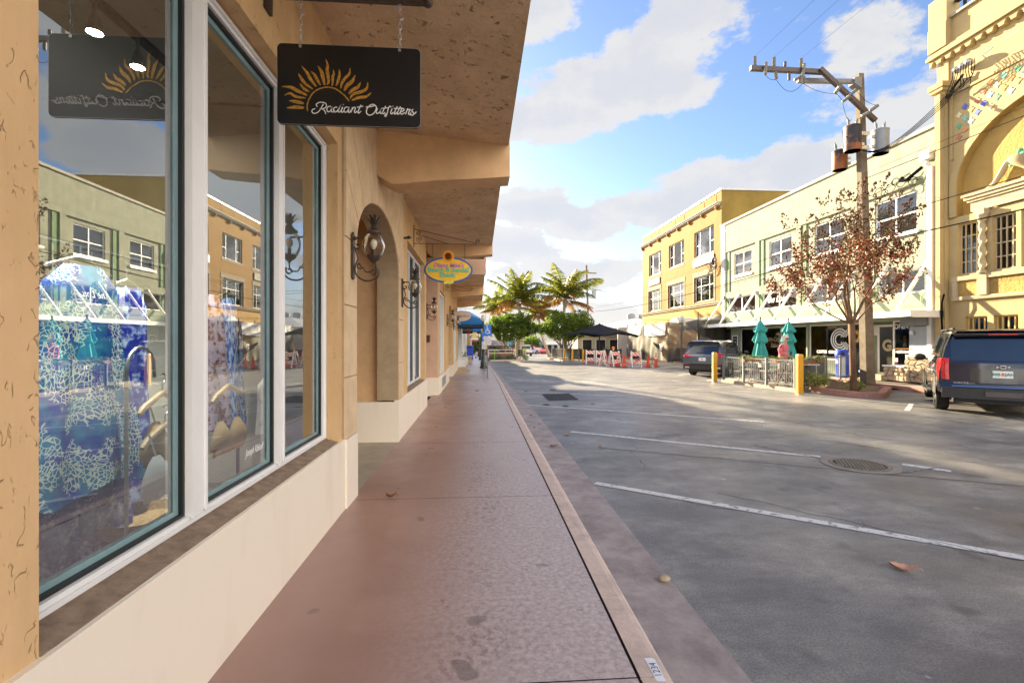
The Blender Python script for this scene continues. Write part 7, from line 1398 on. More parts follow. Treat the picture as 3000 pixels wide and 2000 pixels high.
# ---------------- vehicles ----------------
tyre=mt('tyre_rubber',(.022,.021,.020),.75,.2,20,.4,60); rimm=mt('alloy_rim',(.60,.60,.60),.3,.08,9,metal=.7); chrome=mt('chrome',(.80,.80,.80),.12,.03,3,metal=1); redlens=mt('red_lens',(.60,.01,.015),.12,.15,12,spec=.8); carglass=mt('tinted_car_glass',(.010,.014,.022),.04,.2,3,spec=1.0,coat=1); plastic=mt('black_plastic',(.035,.035,.035),.55,.15,20); clearl=mt('clear_lens',(.65,.65,.65),.1,.05,9)
def paint(name,c,metal=.35): return mt(name,c,.22,.03,2,metal=metal,coat=1)
def vehicle(lab,loc,rz,col,L,Wd,Hh,spec,group=None,name='parked_car',detail=None):
    """loft body. spec: stations (x, lower half width, z bottom, z belt, roof half width, z roof)"""
    t=thing(name,lab,'car',loc,rz,group); st=spec['st']
    def sec(s):
        x,w,zb,zt,wr,zr=s; g=zr-zt
        return [(x,0,zb),(x,w-.14,zb),(x,w-.02,zb+.07),(x,w,zb+.22),(x,w+.004,(zb+zt)/2+.06),(x,w-.015,zt-.09),(x,w-.045,zt),(x,w-.045+(wr-w+.045)*.5+.012,zt+g*.5),(x,wr,zt+g*.90),(x,wr-.09,zt+g*.985),(x,0,zr)]
    S_=[sec(s) for s in st]; rx=spec['rear']
    def rearx(z): 
        for (za,xa),(zb_,xb) in zip(rx,rx[1:]):
            if z<=zb_: return xa+(xb-xa)*max(0,(z-za))/(zb_-za)
        return rx[-1][1]
    S_[0]=[(rearx(z),y,z) for x,y,z in S_[0]]
    mb=MB(); k=11
    for sg in (1,-1):
        vs=[(x,y*sg,z) for s in S_ for x,y,z in s]; fs=[]
        for i in range(len(S_)-1):
            for j in range(k-1):
                f=(i*k+j,(i+1)*k+j,(i+1)*k+j+1,i*k+j+1); fs.append(f if sg<0 else f[::-1])
        mb.add(vs,fs)
    for e,s in ((0,S_[0]),(1,S_[-1])):
        for a,b in zip(s,s[1:]):
            p=[a,(a[0],-a[1],a[2]),(b[0],-b[1],b[2]),b]; 
            if e==0: # rear skin, bowed slightly outward in the middle
                A=[];B_=[]
                for q in range(13): t_=q/12*2-1; bow=.05*(1-t_*t_); A.append((a[0]-bow*(a[1]>0)*1.0,a[1]*t_,a[2])); B_.append((b[0]-bow*(b[1]>0 and b[2]<1.9),b[1]*t_,b[2]))
                mb.strip(B_,A)
            else: mb.quad(*p)
    bmesh_merge=True
    body=build('body',mb,col,t,smooth=32)
    def surf(x,zf,sg,off=.006):
        """point on the side surface at station x; zf = index along the section"""
        for a,b in zip(range(len(st)-1),range(1,len(st))):
            if S_[a][3][0]<=x<=S_[b][3][0]:
                q=(x-S_[a][3][0])/(S_[b][3][0]-S_[a][3][0]); j=int(zf); f=zf-j
                p=[S_[a][j][m]*(1-f)+S_[a][min(j+1,10)][m]*f for m in range(3)]; r=[S_[b][j][m]*(1-f)+S_[b][min(j+1,10)][m]*f for m in range(3)]
                v=[p[m]*(1-q)+r[m]*q for m in range(3)]; return Vector((v[0],sg*(v[1]+off),v[2]))
        return Vector((x,sg*Wd/2,1))
    for a,b in spec['win']:
        for sg in (1,-1):
            mb=MB(); n=6
            rows=[6.2,7,7.75,8.0]
            for r0,r1 in zip(rows,rows[1:]): mb.strip([surf(a+(b-a)*i/n,r0,sg) for i in range(n+1)],[surf(a+(b-a)*i/n,r1,sg) for i in range(n+1)])
            build('side_window',mb,carglass,t,smooth=30)
    # windscreen
    wa,wb=spec['wind']; mb=MB(); A=[surf(wa,9.4,s_,.0)+Vector((0,0,.0)) for s_ in (1,-1)]; 
    ra=spec['roof']; 
    # wheels
    for x in spec['wheels']:
        for sg in (1,-1):
            r=spec['wr']; y=sg*(Wd/2-.13); mb=MB(); pr=[(r*.62,-.12),(r*.9,-.125),(r*.98,-.10),(r,-.05),(r,.05),(r*.98,.10),(r*.9,.125),(r*.62,.12)]
            n=28; vs=[(x+q*cos(2*PI*i/n),y+z,r+q*sin(2*PI*i/n)) for q,z in pr for i in range(n)]; fs=[(i*n+j,(i+1)*n+j,(i+1)*n+(j+1)%n,i*n+(j+1)%n) for i in range(len(pr)-1) for j in range(n)]
            mb.add(vs,fs); w=build('wheel',mb,tyre,t,smooth=40); mb=MB(); yo=y+sg*.10
            mb.add([(x+r*.63*cos(2*PI*i/n),yo,r+r*.63*sin(2*PI*i/n)) for i in range(n)]+[(x+r*.55*cos(2*PI*i/n),yo-sg*.03,r+r*.55*sin(2*PI*i/n)) for i in range(n)],[(i,(i+1)%n,n+(i+1)%n,n+i) for i in range(n)])
            for s_ in range(6):
                a=s_*PI/3+.3; mb.bar((x,yo-sg*.01,r),(x+r*.6*cos(a),yo-sg*.01,r+r*.6*sin(a)),.07,.03,up=(0,1,0),w2=.10)
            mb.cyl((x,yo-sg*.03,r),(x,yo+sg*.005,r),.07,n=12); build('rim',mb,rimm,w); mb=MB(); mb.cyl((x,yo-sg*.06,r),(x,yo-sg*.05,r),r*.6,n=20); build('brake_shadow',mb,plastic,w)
            # arch liner
            mb=MB(); m_=18; R0=r*1.07; R1=r*1.22; yy=sg*(Wd/2+.008)
            mb.strip([(x+R0*cos(PI*i/m_),yy,max(r*.55,r*.98+R0*sin(PI*i/m_))) for i in range(m_+1)],[(x+R1*cos(PI*i/m_),yy-sg*.004,max(r*.55,r*.98+R1*sin(PI*i/m_))) for i in range(m_+1)])
            mb.add([(x+R0*cos(PI*i/m_),yy-sg*.005,r*.98+R0*sin(PI*i/m_)) for i in range(m_+1)]+[(x-R0,yy-sg*.005,spec['zb']),(x+R0,yy-sg*.005,spec['zb'])],[tuple(range(m_+3))])
            build('wheel_arch',mb,plastic,t)
    return t,surf,rearx,S_
def rearquad(t,rearx,pts,m,name,off=.055,parent=None,th=None):
    """panel on the tailgate: pts (y,z)"""
    mb=MB(); n=len(pts); bow=lambda y,hw=.95:.05*(1-(y/hw)**2)
    f=[(rearx(z)-bow(y)-off+.05,y,z) for y,z in pts]; b=[(p[0]+(th or .03),p[1],p[2]) for p in f]
    # subdivide across for wide panels
    mb.add(f+b,[tuple(range(n))]+[(i,(i+1)%n,n+(i+1)%n,n+i) for i in range(n)]); return build(name,mb,m,parent or t)
def rearstrip(t,rearx,y0,y1,z0f,z1f,m,name,off=.056,n=14,parent=None):
    mb=MB(); A=[];Bq=[]
    for i in range(n+1):
        y=y0+(y1-y0)*i/n; 
        for F_,arr in ((z0f,A),(z1f,Bq)): z=F_(y) if callable(F_) else F_; arr.append((rearx(z)-.05*(1-(y/.95)**2)-off+.05,y,z))
    C0=[(p[0]+.03,p[1],p[2]) for p in A]; C1=[(p[0]+.03,p[1],p[2]) for p in Bq]
    mb.strip(A,Bq); mb.strip(C0,A); mb.strip(Bq,C1); mb.quad(A[0],Bq[0],C1[0],C0[0]); mb.quad(A[-1],C0[-1],C1[-1],Bq[-1]); return build(name,mb,m,parent or t,smooth=30)
HD=lambda deg:R(90-deg)
# --- big dark SUV at the right edge ---
sp=dict(st=[(.0,1.0,.52,1.17,.78,1.84),(.10,1.01,.45,1.17,.80,1.88),(.6,1.02,.42,1.17,.82,1.90),(2.0,1.02,.36,1.15,.83,1.91),(3.3,1.02,.36,1.13,.80,1.86),(4.15,1.015,.36,1.12,.72,1.20),(5.2,.99,.38,1.08,.70,1.13),(5.62,.88,.42,.92,.6,.98)],rear=[(.4,.0),(.62,-.02),(.70,.05),(1.2,.08),(1.72,.20),(1.95,.30)],win=[(.42,1.35),(1.43,2.25),(2.33,3.25)],wind=(3.3,4.1),roof=0,wheels=(1.18,4.45),wr=.40,zb=.40)
navy=paint('graphite_navy_paint',(.022,.03,.06),.6)
suv,surf,rearx,_S=vehicle('large dark graphite SUV parked at the right edge, seen from behind','x'and(11.12,9.33,0),HD(42),navy,5.62,2.04,1.9,sp)
rearstrip(suv,rearx,-.80,.80,1.22,lambda y:1.735-.05*(abs(y)/.8)**3,carglass,'rear_window'); 
rearstrip(suv,rearx,-.97,.97,.40,lambda y:.63,plastic,'rear_bumper',.12); rearstrip(suv,rearx,-.80,.80,.645,.672,chrome,'chrome_strip',.075)
mb=MB(); mb.add([(-.02,-.78,1.80),(-.02,.78,1.80),(.35,.80,1.915),(.35,-.80,1.915),(.02,-.76,1.755),(.02,.76,1.755)],[(0,3,2,1),(0,1,5,4),(4,5,2,3),(0,4,3),(1,2,5)]); build('spoiler',mb,navy,suv)
mb=MB(); mb.box(-.03,.02,-.22,.22,1.785,1.805); build('brake_light',mb,redlens,suv)
for s_ in (1,-1):
    mb=MB(); pts=[(rearx(z)-.012+dx,s_*y,z) for z,y,dx in ((.80,.83,-.005),(.80,1.015,.03),(.80,1.03,.14))]
    def tlf(u,v,s_=s_): z=.80+u*.47; a=v; y=.835+a*.195 if a<.7 else .972+.052*(a-.7)/.3; x=rearx(z)-.035+(.0 if a<.5 else .05*((a-.5)/.5)**1.3+.02)+(.09*((a-.7)/.3) if a>.7 else 0); return (x,s_*(y+.012*sin(u*PI)),z)
    mb.grid(tlf,8,10); c0=[tlf(0,i/10) for i in range(11)]; build('tail_light',mb,redlens,suv,smooth=50)
    mb=MB(); mb.box(rearx(.9)-.02,rearx(.9)+.15,s_*.84,s_*1.02,.68,.795); build('lamp_trim',mb,navy,suv)
rearstrip(suv,rearx,-.52,.52,.735,.765,navy,'plate_recess_lip',.075); 
pr_=rearstrip(suv,rearx,-.50,.50,.77,1.06,mt('recess_dark_paint',(.02,.021,.025),.3,.1,3,coat=1),'plate_recess',.0545)
plm=mt('plate_white',(.70,.74,.72),.4,.05,6); pl=rearquad(suv,rearx,[(.155,.86),(-.155,.86),(-.155,1.012),(.155,1.012)],plm,'number_plate',.075,th=.01)
x_=rearx(.94)-.05-.075+.05-.004
text('30B   JAH',.085,mt('plate_green',(.02,.18,.12),.5,.05,5),pl,(x_,0,.935),(0,-1,0),(0,0,1),world=False,bold=.012); mb=MB(); mb.ext([(.026*cos(a)*1.0,.032*sin(a)) for a in [k*.6 for k in range(10)]],(x_,0,.938),(0,-1,0),(0,0,1),(-.001,0,0)); build('plate_orange',mb,mt('plate_orange_mark',(.8,.16,.02),.5,.05,5),pl)
mb=MB(); bt=[(-.105,-.018),(-.095,.012),(-.04,.012),(-.04,.034),(.04,.034),(.04,.012),(.105,.018),(.095,-.012),(.04,-.012),(.04,-.034),(-.04,-.034),(-.04,-.012)]; x_=rearx(1.09)-.105
mb.ext(bt,(x_,0,1.095),(0,-1,0),(0,0,1),(-.012,0,0)); build('emblem',mb,chrome,suv); mb=MB(); mb.ext([(a*.78,b*.62) for a,b in bt],(x_-.012,0,1.095),(0,-1,0),(0,0,1),(-.002,0,0)); build('emblem_centre',mb,mt('emblem_dark',(.03,.03,.03),.3,.1,3),suv)
text('SUBURBAN',.05,chrome,suv,(rearx(.73)-.058,.60,.732),(0,-1,0),(0,0,1),world=False,bold=.02,sx=1.15,space=1.25)
rearquad(suv,rearx,[(.28,.46),(-.28,.46),(-.28,.57),(.28,.57)],mt('hitch_cover',(.10,.085,.085),.6,.1,6),'hitch_cover',.135,th=.02)
mb=MB(); mb.box(.3,5.2,-.75,.75,.27,.42); mb.cyl((.35,-.55,.33),(.9,-.55,.33),.05,n=8); mb.box(1.1,1.26,-.8,.8,.30,.42); build('underbody',mb,plastic,suv)
for s_ in (1,-1):
    mb=MB(); mb.bar((.5,s_*.72,1.94),(3.1,s_*.72,1.94),.05,.035); 
    for x in (.55,1.8,3.0): mb.box(x,x+.12,s_*.72-.025,s_*.72+.025,1.87,1.935)
    build('roof_rail',mb,plastic,suv); mb=MB(); mb.ell((3.6,s_*1.17,1.20),.08,.14,.10,12,8); mb.bar((3.6,s_*1.0,1.14),(3.6,s_*1.1,1.17),.05,.05); build('door_mirror',mb,plastic,suv,smooth=True)
    mb=MB(); mb.box(1.75,3.75,s_*1.0,s_*1.12,.36,.41); build('running_board',mb,plastic,suv); mb=MB(); mb.box(1.40,1.41,s_*1.021,s_*1.027,.5,1.15); mb.box(2.30,2.31,s_*1.021,s_*1.027,.5,1.15); build('door_seam',mb,plastic,suv)
    for x in (1.55,2.5): mb=MB(); mb.bar((x,s_*1.035,.98),(x+.2,s_*1.035,.98),.02,.03); build('door_handle',mb,chrome,suv)
mb=MB(); mb.add([(3.32,-.70,1.84),(3.32,.70,1.84),(4.12,.78,1.19),(4.12,-.78,1.19)],[(0,1,2,3)]); 
for v in mb.v: v.z+=.02
build('windscreen',mb,carglass,suv)
# --- grey-blue crossover ---
sp2=dict(st=[(.0,.90,.42,1.03,.70,1.56),(.12,.92,.36,1.03,.72,1.64),(.7,.93,.30,1.03,.73,1.68),(1.9,.93,.28,1.01,.72,1.69),(2.7,.93,.28,1.0,.66,1.60),(3.45,.92,.28,1.0,.62,1.05),(4.3,.88,.32,.94,.6,.97),(4.68,.76,.36,.80,.5,.84)],rear=[(.3,.05),(.6,.0),(.98,.04),(1.02,.08),(1.5,.36),(1.7,.42)],win=[(.62,1.25),(1.32,2.05),(2.1,2.85)],wind=(2.8,3.4),roof=0,wheels=(.98,3.68),wr=.36,zb=.34)
gb_=paint('grey_blue_paint',(.16,.19,.25),.5)
cr,surf2,rx2,_=vehicle('grey-blue crossover parked nose-in beside the patio railing, seen from behind','x'and(10.32,21.25,0),HD(46),gb_,4.68,1.86,1.69,sp2)
rearstrip(cr,rx2,-.66,.66,1.05,lambda y:1.47-.03*(abs(y)/.66)**3,carglass,'rear_window'); rearstrip(cr,rx2,-.9,.9,.34,.55,plastic,'rear_bumper',.08); rearstrip(cr,rx2,-.88,.88,.55,.60,mt('bumper_gap',(.015,.015,.015),.6,.1,5),'bumper_gap',.062)
mb=MB(); mb.add([(.20,-.64,1.53),(.20,.64,1.53),(.6,.70,1.695),(.6,-.70,1.695),(.25,-.63,1.48),(.25,.63,1.48)],[(0,3,2,1),(0,1,5,4),(4,5,2,3),(0,4,3),(1,2,5)]); build('spoiler',mb,gb_,cr)
for s_ in (1,-1):
    mb=MB(); mb.grid(lambda u,v,s_=s_:(rx2(1.0+u*.5)-.02+.03*v,s_*((.70-.13*u)+v*(.22-.10*u)),1.0+u*.5),8,3); mb.grid(lambda u,v,s_=s_:(rx2(.93)-.02-.03*(1-v)+(.10*max(0,v-.75)/.25),s_*(.45+v*.49),.90+u*.10*(.35+.65*v)),2,8); build('tail_light',mb,redlens,cr,smooth=40)
    rearquad(cr,rx2,[(s_*.60,.565),(s_*.82,.565),(s_*.80,.60),(s_*.60,.59)],redlens,'reflector',.075)
    rearquad(cr,rx2,[(s_*.60,.40),(s_*.80,.40),(s_*.82,.46),(s_*.60,.46)],chrome,'tailpipe_trim',.095)
    mb=MB(); mb.ell((3.05,s_*1.03,1.10),.07,.12,.08,10,7); build('door_mirror',mb,plastic,cr,smooth=True)
    mb=MB(); mb.strip([surf2(.55+i*.3,6.1,s_,.012) for i in range(9)],[surf2(.55+i*.3,5.9,s_,.014) for i in range(9)]); build('window_trim',mb,chrome,cr)
p2=rearquad(cr,rx2,[(.16,.74),(-.16,.74),(-.16,.89),(.16,.89)],plm,'number_plate',.065,th=.01); x_=rx2(.82)-.071
mb=MB(); mb.ext([(.03*cos(a),.03*sin(a)) for a in [k*.8 for k in range(8)]],(x_,0,.815),(0,-1,0),(0,0,1),(-.001,0,0)); build('plate_mark',mb,plastic,p2)
text('H',.11,chrome,cr,(rx2(.97)-.062,0,.975),(0,-1,0),(0,0,1),world=False,bold=.02)
mb=MB(); mb.bar((rx2(1.1)-.055,.30,1.12),(rx2(1.12)-.06,-.1,1.11),.025,.03); build('rear_wiper',mb,plastic,cr)
mb=MB(); mb.add([(.75,-.05,1.68),(.75,.05,1.68),(.95,0,1.69),(.80,0,1.76)],[(0,1,3),(1,2,3),(2,0,3)]); build('roof_fin',mb,gb_,cr)
mb=MB(); mb.add([(2.72,-.60,1.60),(2.72,.60,1.60),(3.42,.70,1.06),(3.42,-.70,1.06)],[(0,1,2,3)]); build('windscreen',mb,carglass,cr); mb=MB(); mb.box(.3,4.3,-.7,.7,.2,.33); build('underbody',mb,plastic,cr)
# --- distant cars ---
def far_car(lab,x,y,deg,col,tall=1.0,L=4.7):
    t,s_,rx,_q=vehicle(lab,(x,y,gz(y)),HD(deg),col,L,1.86,1.69,dict(sp2,st=[(a*L/4.68,b,c,d*tall,e,f*tall) for a,b,c,d,e,f in sp2['st']]),'cars at the end of the street')
    rearstrip(t,rx,-.64,.64,1.05*tall,1.45*tall,carglass,'rear_window'); rearstrip(t,rx,-.88,.88,.34,.52,plastic,'rear_bumper',.07)
    for q in (1,-1): rearquad(t,rx,[(q*.66,.9),(q*.9,.9),(q*.88,1.05),(q*.70,1.05)],redlens,'tail_light',.06)
    rearquad(t,rx,[(.16,.72),(-.16,.72),(-.16,.86),(.16,.86)],plm,'number_plate',.06); return t
far_car('white crossover driving away, beside the left palm trunk',7.0,70,4,paint('white_car_paint',(.72,.72,.72),.05)); far_car('red SUV crossing at the end of the street, seen from rear quarter',11.2,102,60,paint('red_car_paint',(.55,.02,.02),.2),1.02); far_car('silver-violet car just left of the red SUV',8.9,98,50,paint('violet_silver_paint',(.42,.42,.50),.4),.95)
far_car('dark pickup-like vehicle parked behind the printed banner',.9,58,80,paint('black_car_paint',(.02,.02,.022),.2),1.1); far_car('white car half hidden behind the left tree trunk',3.2,86,70,paint('white_car_paint',(.72,.72,.72),.05),.95)
# ---------------- bare crape myrtle in front of the concrete pole ----------------
tr=thing('crape_myrtle','slender bare crape myrtle with red leaves and brown seed heads in the planting bed','tree',(11.52,13.85,.08)); r_=random.Random(77); mb=MB(); tips=[]; base=Vector((11.55,13.85,.06)); fork=Vector((11.42,13.8,2.2))
mb.tube([base,base+Vector((.0,0,.15)),Vector((11.5,13.84,.8)),Vector((11.47,13.82,1.5)),fork],[.125,.10,.088,.085,.09],12)
allb=[]
def branch(p,d,L,r,depth):
    pts=[Vector(p)]; dd=Vector(d).normalized(); n=5
    for i in range(n): dd=(dd+Vector((r_.gauss(0,.10),r_.gauss(0,.10),r_.gauss(0,.06)+.035))).normalized(); pts.append(pts[-1]+dd*L/n)
    r2=r*.5; mb.tube(pts,[r+(r2-r)*i/n for i in range(n+1)],max(4,8-depth),cap=False); allb.extend((q,dd,depth) for q in pts[2:])
    if depth>=5: tips.append((pts[-1],dd)); return
    for k in range(2):
        s=r_.uniform(.35,.6); ax=Vector((r_.gauss(0,1),r_.gauss(0,1),r_.gauss(0,.35))).normalized(); nd=(dd+ax*r_.uniform(.45,.8)).normalized(); branch(pts[-1],nd,L*r_.uniform(.62,.8),r2*.95,depth+1)
    if depth<5 and r_.random()<.85: j=r_.choice((2,3,4)); ax=Vector((r_.gauss(0,1),r_.gauss(0,1),.2)).normalized(); branch(pts[j],(dd+ax*.9).normalized(),L*.6,r2*.7,depth+2)
for d,L,r in (((-.35,.1,1),1.45,.055),((-.75,-.25,.8),1.1,.04),((.12,.2,1),1.6,.058),((.48,-.2,1),1.4,.05),((.85,.25,.6),1.1,.036),((-.3,-.7,.8),1.1,.035),((.3,.75,.7),1.2,.035),((-.8,.5,.5),1.0,.03)): branch(fork+Vector((d[0]*.03,d[1]*.03,-.03)),d,L,r,1)
build('trunk',mb,bark,tr,True,smooth='all')
def leafset(n,s,cols,zlo,zhi,spread,name,m,seedlike=False):
    mb=MB()
    for _ in range(n):
        q,dd,dp=r_.choice(allb)
        if dp<2 or not(zlo<q.z<zhi): continue
        c=q+Vector((r_.gauss(0,spread),r_.gauss(0,spread),r_.gauss(0,spread)-.02)); a=Vector((r_.gauss(0,1),r_.gauss(0,1),r_.gauss(0,.6)-.5)).normalized(); w=a.cross(Vector((r_.gauss(0,1),r_.gauss(0,1),r_.gauss(0,1)))).normalized(); L=s*r_.uniform(.7,1.3)
        mb.quad(c,c+a*L*.5+w*L*.26,c+a*L,c+a*L*.5-w*L*.26)
    build(name,mb,m,tr,True)
leafset(1500,.10,0,1.9,4.6,.09,'red_leaves',mt('leaf_red',(.36,.045,.012),.5,.3,9)); leafset(2600,.10,0,1.8,4.8,.09,'orange_leaves',mt('leaf_orange',(.36,.09,.015),.5,.3,9)); leafset(1200,.09,0,2.2,5.0,.09,'green_leaves',mt('leaf_olive_green',(.12,.14,.02),.5,.3,9)); leafset(2600,.09,0,2,5.4,.08,'brown_leaves',mt('leaf_brown',(.10,.04,.018),.7,.3,9))
mb=MB()
for q,dd in tips:
    if (q.z<3.2 and r_.random()<.8) or r_.random()<.35: continue
    d=(dd+Vector((0,0,.5))).normalized()
    for k in range(r_.randint(9,20)):
        t=r_.random(); c=q+d*(t*.32)+Vector((r_.gauss(0,1),r_.gauss(0,1),r_.gauss(0,1)))*.055*(1.25-t); s=r_.uniform(.02,.04); mb.add([c+Vector((s,0,0)),c+Vector((-s*.5,s*.8,0)),c+Vector((-s*.5,-s*.8,0)),c+Vector((0,0,s*1.3)),c-Vector((0,0,s))],[(0,1,3),(1,2,3),(2,0,3),(1,0,4),(2,1,4),(0,2,4)])
    mb.tube([q,q+d*.3],[.006,.002],3)
build('seed_heads',mb,mt('seed_head_brown',(.075,.035,.017),.85,.3,20),tr,True)
# ---------------- woman on the patio ----------------
skin=mt('skin',(.55,.33,.24),.55,.08,9); hairm=mt('white_hair',(.70,.68,.64),.7,.12,60); pinks=mt('pink_shirt',(.62,.17,.24),.8,.10,9,.3,30); whitep=mt('pale_shorts',(.55,.57,.60),.8,.08,6)
def skinned(name,pts,edges,parent,m,root=0,sub=2,label=None):
    me=bpy.data.meshes.new(name); me.from_pydata([p[:3] for p in pts],edges,[]); o=bpy.data.objects.new(name,me); COL.objects.link(o); md=o.modifiers.new('Skin','SKIN'); sv=me.skin_vertices[0].data
    for i,p in enumerate(pts): rr=p[3] if isinstance(p[3],tuple) else (p[3],p[3]); sv[i].radius=rr; sv[i].use_root=(i==root)
    md.use_smooth_shade=True; s=o.modifiers.new('Subsurf','SUBSURF'); s.levels=sub; s.render_levels=sub; me.materials.append(m); o.parent=parent; ROOT[o.name]=matrix_of(parent); return o
PX,PY,PZ=10.86,16.25,.12
pw=thing('person','white-haired woman in a pink shirt and sunglasses walking on the patio holding a dark cup','person',(PX,PY,PZ),R(-60))
# local: faces +X
V=[(0,0,.90,(.13,.15)),(0,0,1.05,(.11,.14)),(.02,0,1.22,(.12,.155)),(.04,0,1.36,(.09,.14)),(.06,0,1.44,.055),(.085,0,1.50,.05),(.10,0,1.58,(.088,.078)),(.105,0,1.66,(.075,.068)),
 (.03,.16,1.36,.055),(-.03,.22,1.12,.045),(.12,.20,.98,.035),(.17,.19,.97,.028),(.03,-.16,1.36,.055),(.0,-.22,1.12,.045),(.22,-.16,1.08,.035),(.27,-.14,1.10,.028),
 (.02,.09,.84,.085),(.10,.09,.48,.058),(.04,.09,.10,.038),(.16,.10,.04,.03),(-.02,-.09,.84,.085),(-.05,-.09,.48,.058),(-.22,-.09,.14,.038),(-.12,-.10,.04,.03)]
E_=[(0,1),(1,2),(2,3),(3,4),(4,5),(5,6),(6,7),(3,8),(8,9),(9,10),(10,11),(3,12),(12,13),(13,14),(14,15),(0,16),(16,17),(17,18),(18,19),(0,20),(20,21),(21,22),(22,23)]
body=skinned('body',V,E_,pw,skin)
skinned('shirt',[(0,0,.86,(.155,.175)),(0,0,1.05,(.145,.165)),(.02,0,1.22,(.145,.175)),(.04,0,1.37,(.11,.15)),(.055,0,1.42,(.07,.07)),(.03,.17,1.365,.075),(-.03,.235,1.12,.066),(.09,.21,1.0,.052),(.03,-.17,1.365,.075),(.0,-.235,1.12,.066),(.17,-.18,1.075,.052)],[(0,1),(1,2),(2,3),(3,4),(3,5),(5,6),(6,7),(3,8),(8,9),(9,10)],pw,pinks)
skinned('shorts',[(0,0,.92,(.14,.165)),(.02,.09,.82,.105),(.07,.09,.60,.085),(-.01,-.09,.82,.105),(-.035,-.09,.60,.085)],[(0,1),(1,2),(0,3),(3,4)],pw,whitep)
mb=MB()
def hr(u,v): a=v*2*PI; b=u*PI*.62; r=.118+.012*sin(9*a+5*u)*u; back=1.0 if cos(a)<.2 else .55; return (.085+r*sin(b)*cos(a)*(.95 if cos(a)<0 else .80),r*.88*sin(b)*sin(a),1.635+.125*cos(b)-(.05 if cos(a)<.3 and u>.8 else 0)+(.05*u if cos(a)>.5 else 0))
mb.grid(hr,12,24); build('hair',mb,hairm,pw,smooth='all')
mb=MB(); mb.box(.17,.195,-.065,.065,1.60,1.635); mb.bar((.18,.068,1.62),(.09,.088,1.62),.01); mb.bar((.18,-.068,1.62),(.09,-.088,1.62),.01); build('sunglasses',mb,carglass,pw)
mb=MB(); mb.add([(.18,-.014,1.565),(.18,.014,1.565),(.205,0,1.568),(.178,0,1.605)],[(0,2,3),(2,1,3),(0,1,2)]); build('nose',mb,skin,pw)
for s_,c in ((1,(.20,.185,.96)),(-1,(.30,-.135,1.11))):
    c=Vector(c); vs=[(c.x-.03,c.y,c.z,.022),(c.x,c.y,c.z,(.026,.016))]; es=[(0,1)]
    for k in range(4): b=len(vs); o=(k-1.5)*.017; q=(.03,.035,.033,.027)[k]; vs+= [(c.x+.025,c.y+o*.3,c.z+o,.009),(c.x+.025+q*.8,c.y+o*.3-s_*.012,c.z+o-.006,.008),(c.x+.02+q,c.y+o*.3-s_*.032,c.z+o-.01,.007)]; es+=[(1,b),(b,b+1),(b+1,b+2)]
    b=len(vs); vs+=[(c.x+.005,c.y-s_*.02,c.z+.02,.009),(c.x+.03,c.y-s_*.035,c.z+.022,.008)]; es+=[(1,b),(b,b+1)]; skinned('hand',vs,es,pw,skin,1,1)
for s_,(x,z) in ((1,(.10,0)),(-1,(-.17,.01))): mb=MB(); mb.ell((x,s_*.095,z+.035),.13,.045,.035,12,6); build('shoe',mb,white_p,pw,smooth=True)
cp=tag(build('drink_cup',MB().lathe([(.03,0),(.038,.10),(.04,.11),(.036,.115),(.02,.118)],(0,0,0),14),plastic,smooth=40),'dark cup in the hand of the woman on the patio','cup'); cp.location=(PX+.36*cos(R(-60))+.17*sin(R(-60)),PY+.36*sin(R(-60))-.17*cos(R(-60)),PZ+1.05)
# ---------------- small things on the ground ----------------
mh=thing('manhole_cover','round cast iron grate set in a pale ring in the parking bay','manhole cover',(5.06,5.98,.004)); mb=MB(); mb.lathe([(.445,.006),(.43,.009),(.35,.009),(.345,.002)],(5.06,5.98,0),40,cap=False); build('ring',mb,mt('pale_ring',(.24,.21,.18),.7,.15,9),mh,True)
mb=MB(); mb.lathe([(.335,.004),(.001,.0042)],(5.06,5.98,0),36,cap=False); build('pit',mb,mt('grate_void',(.012,.012,.01),.9,.3,20),mh,True)
mb=MB(); mb.lathe([(.343,.009),(.325,.015),(.30,.015),(.295,.006)],(5.06,5.98,0),40,cap=False)
for i in range(-6,7):
    for j in range(-7,8):
        x=i*.047+(.0235 if j%2 else 0); y=j*.041
        if x*x+y*y<.285**2: mb.box(5.06+x-.0165,5.06+x+.0165,5.98+y-.011,5.98+y+.011,.005,.016)
for i in range(-6,7): x=i*.047; L=math.sqrt(max(0,.30**2-x*x)); mb.box(5.06+x-.006,5.06+x+.006,5.98-L,5.98+L,.005,.012)
build('grate',mb,mt('cast_iron',(.14,.125,.105),.55,.25,30),mh,True)
def leaf(x,y,z,s,rz,lab,m,curl=.3):
    t=MB(); n=8; L_=[];C_=[];Rr=[]
    for i in range(n+1): u=i/n; wd=s*.38*sin(PI*u**.8)*(1+.25*sin(u*22)); zz=s*curl*(u-.5)**2*1.6+.004; L_.append((s*(u-.5),wd,zz+s*curl*.25)); C_.append((s*(u-.5),0,zz)); Rr.append((s*(u-.5),-wd,zz+s*curl*.35))
    t.strip(C_,L_); t.strip(Rr,C_); t.tube([(s*.5,0,s*curl*.4+.004),(s*.72,.01,.008)],.0025,4); o=tag(build('fallen_leaf',t,m,smooth='all'),lab,'leaf','fallen leaves on the pavement and road'); o.location=(x,y,z); o.rotation_euler=(0,0,R(rz)); return o
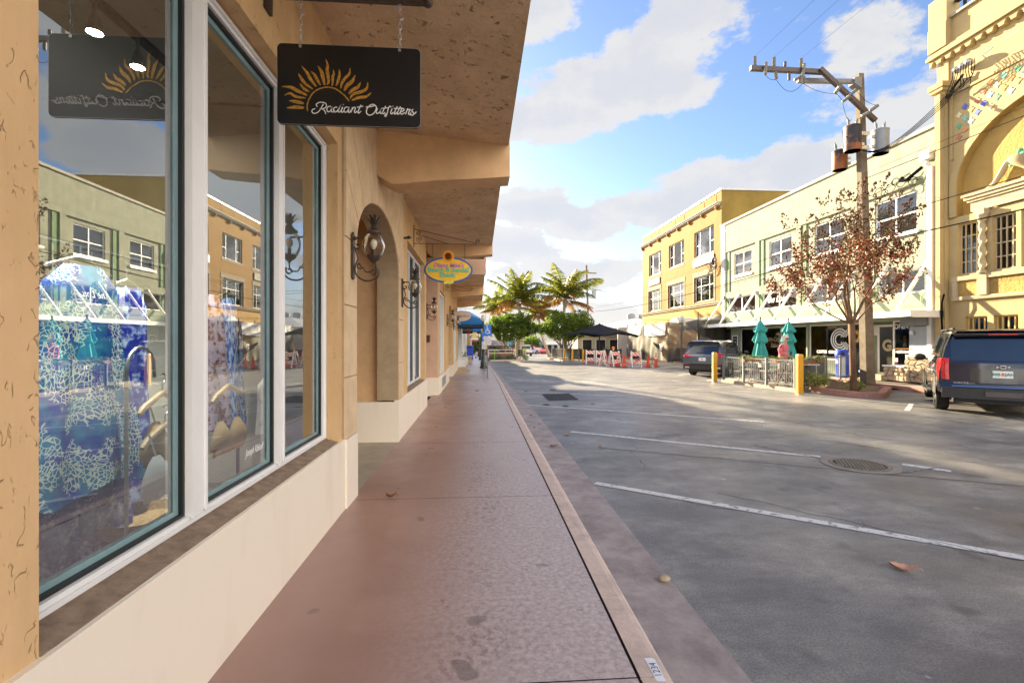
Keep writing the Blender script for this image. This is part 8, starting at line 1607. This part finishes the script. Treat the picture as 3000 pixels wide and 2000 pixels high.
lp_=mt('dry_leaf_pink',(.52,.28,.20),.7,.2,30); lb_=mt('dry_leaf_brown',(.25,.12,.06),.7,.3,30); lr_=mt('dry_leaf_red',(.35,.06,.04),.6,.2,30); lt_=mt('dry_leaf_tan',(.42,.28,.15),.7,.2,30)
leaf(3.06,3.22,.006,.17,-25,'large curled pinkish leaf on the asphalt past the nearest white line',lp_); leaf(-.85,4.7,.13,.10,20,'curled brown leaf on the left pavement by the joint',lb_,.6); leaf(1.17,7.33,.012,.12,15,'dark red leaf on the gutter',lr_); leaf(1.87,7.22,.006,.09,60,'small tan leaf on the asphalt beyond the gutter',lt_,.5); leaf(1.55,8.27,.006,.12,-10,'flat pale leaf on the asphalt by the second white line',lt_,.15)
leaf(-.05,14.5,.13,.12,10,'tiny dark leaf far up the pavement',lb_); 
for i,(x,y) in enumerate(((1.2,9.3),(1.15,10.4),(1.05,8.9),(2.0,9.7),(9.3,17.2),(9.6,15.4))): leaf(x,y,.012,.06+.02*(i%2),i*50,'small leaf scrap '+('in the gutter, near one','in the gutter, far one','in the gutter, beside the kerb','on the asphalt past the gutter','on the road by the patio railing, far one','on the road by the patio railing, near one')[i],(lb_,lt_,lb_,lt_,lb_,lt_)[i])
mb=MB(); mb.ell((0,0,.02),.045,.03,.022,10,6); o=tag(build('pebble',mb,mt('pebble_tan',(.38,.32,.22),.7,.2,20),smooth='all'),'smooth tan pebble at the edge of the gutter','pebble'); o.location=(1.27,3.17,.006)
pt=thing('paper_tag','small white paper tag with handwritten number lying on the kerb','tag',(.82,2.13,.132)); mb=MB(); mb.add([(.792,2.225,.1325),(.828,2.222,.1325),(.84,2.21,.1325),(.835,2.065,.1325),(.800,2.068,.1325),(.794,2.075,.1325)],[(5,4,3,2,1,0)]); build('paper',mb,mt('tag_white',(.78,.80,.86),.6,.03,6),pt,True)
text('1234',.048,mt('pen_blue',(.08,.08,.2),.6,.1,9),pt,(.817,2.14,.1345),(0,1,0),(-1,0,0),ext=.0005,bold=-.008,sx=1.0)
mb=MB(); mb.box(2.2,2.22,4,4.01,-.02,-.01)
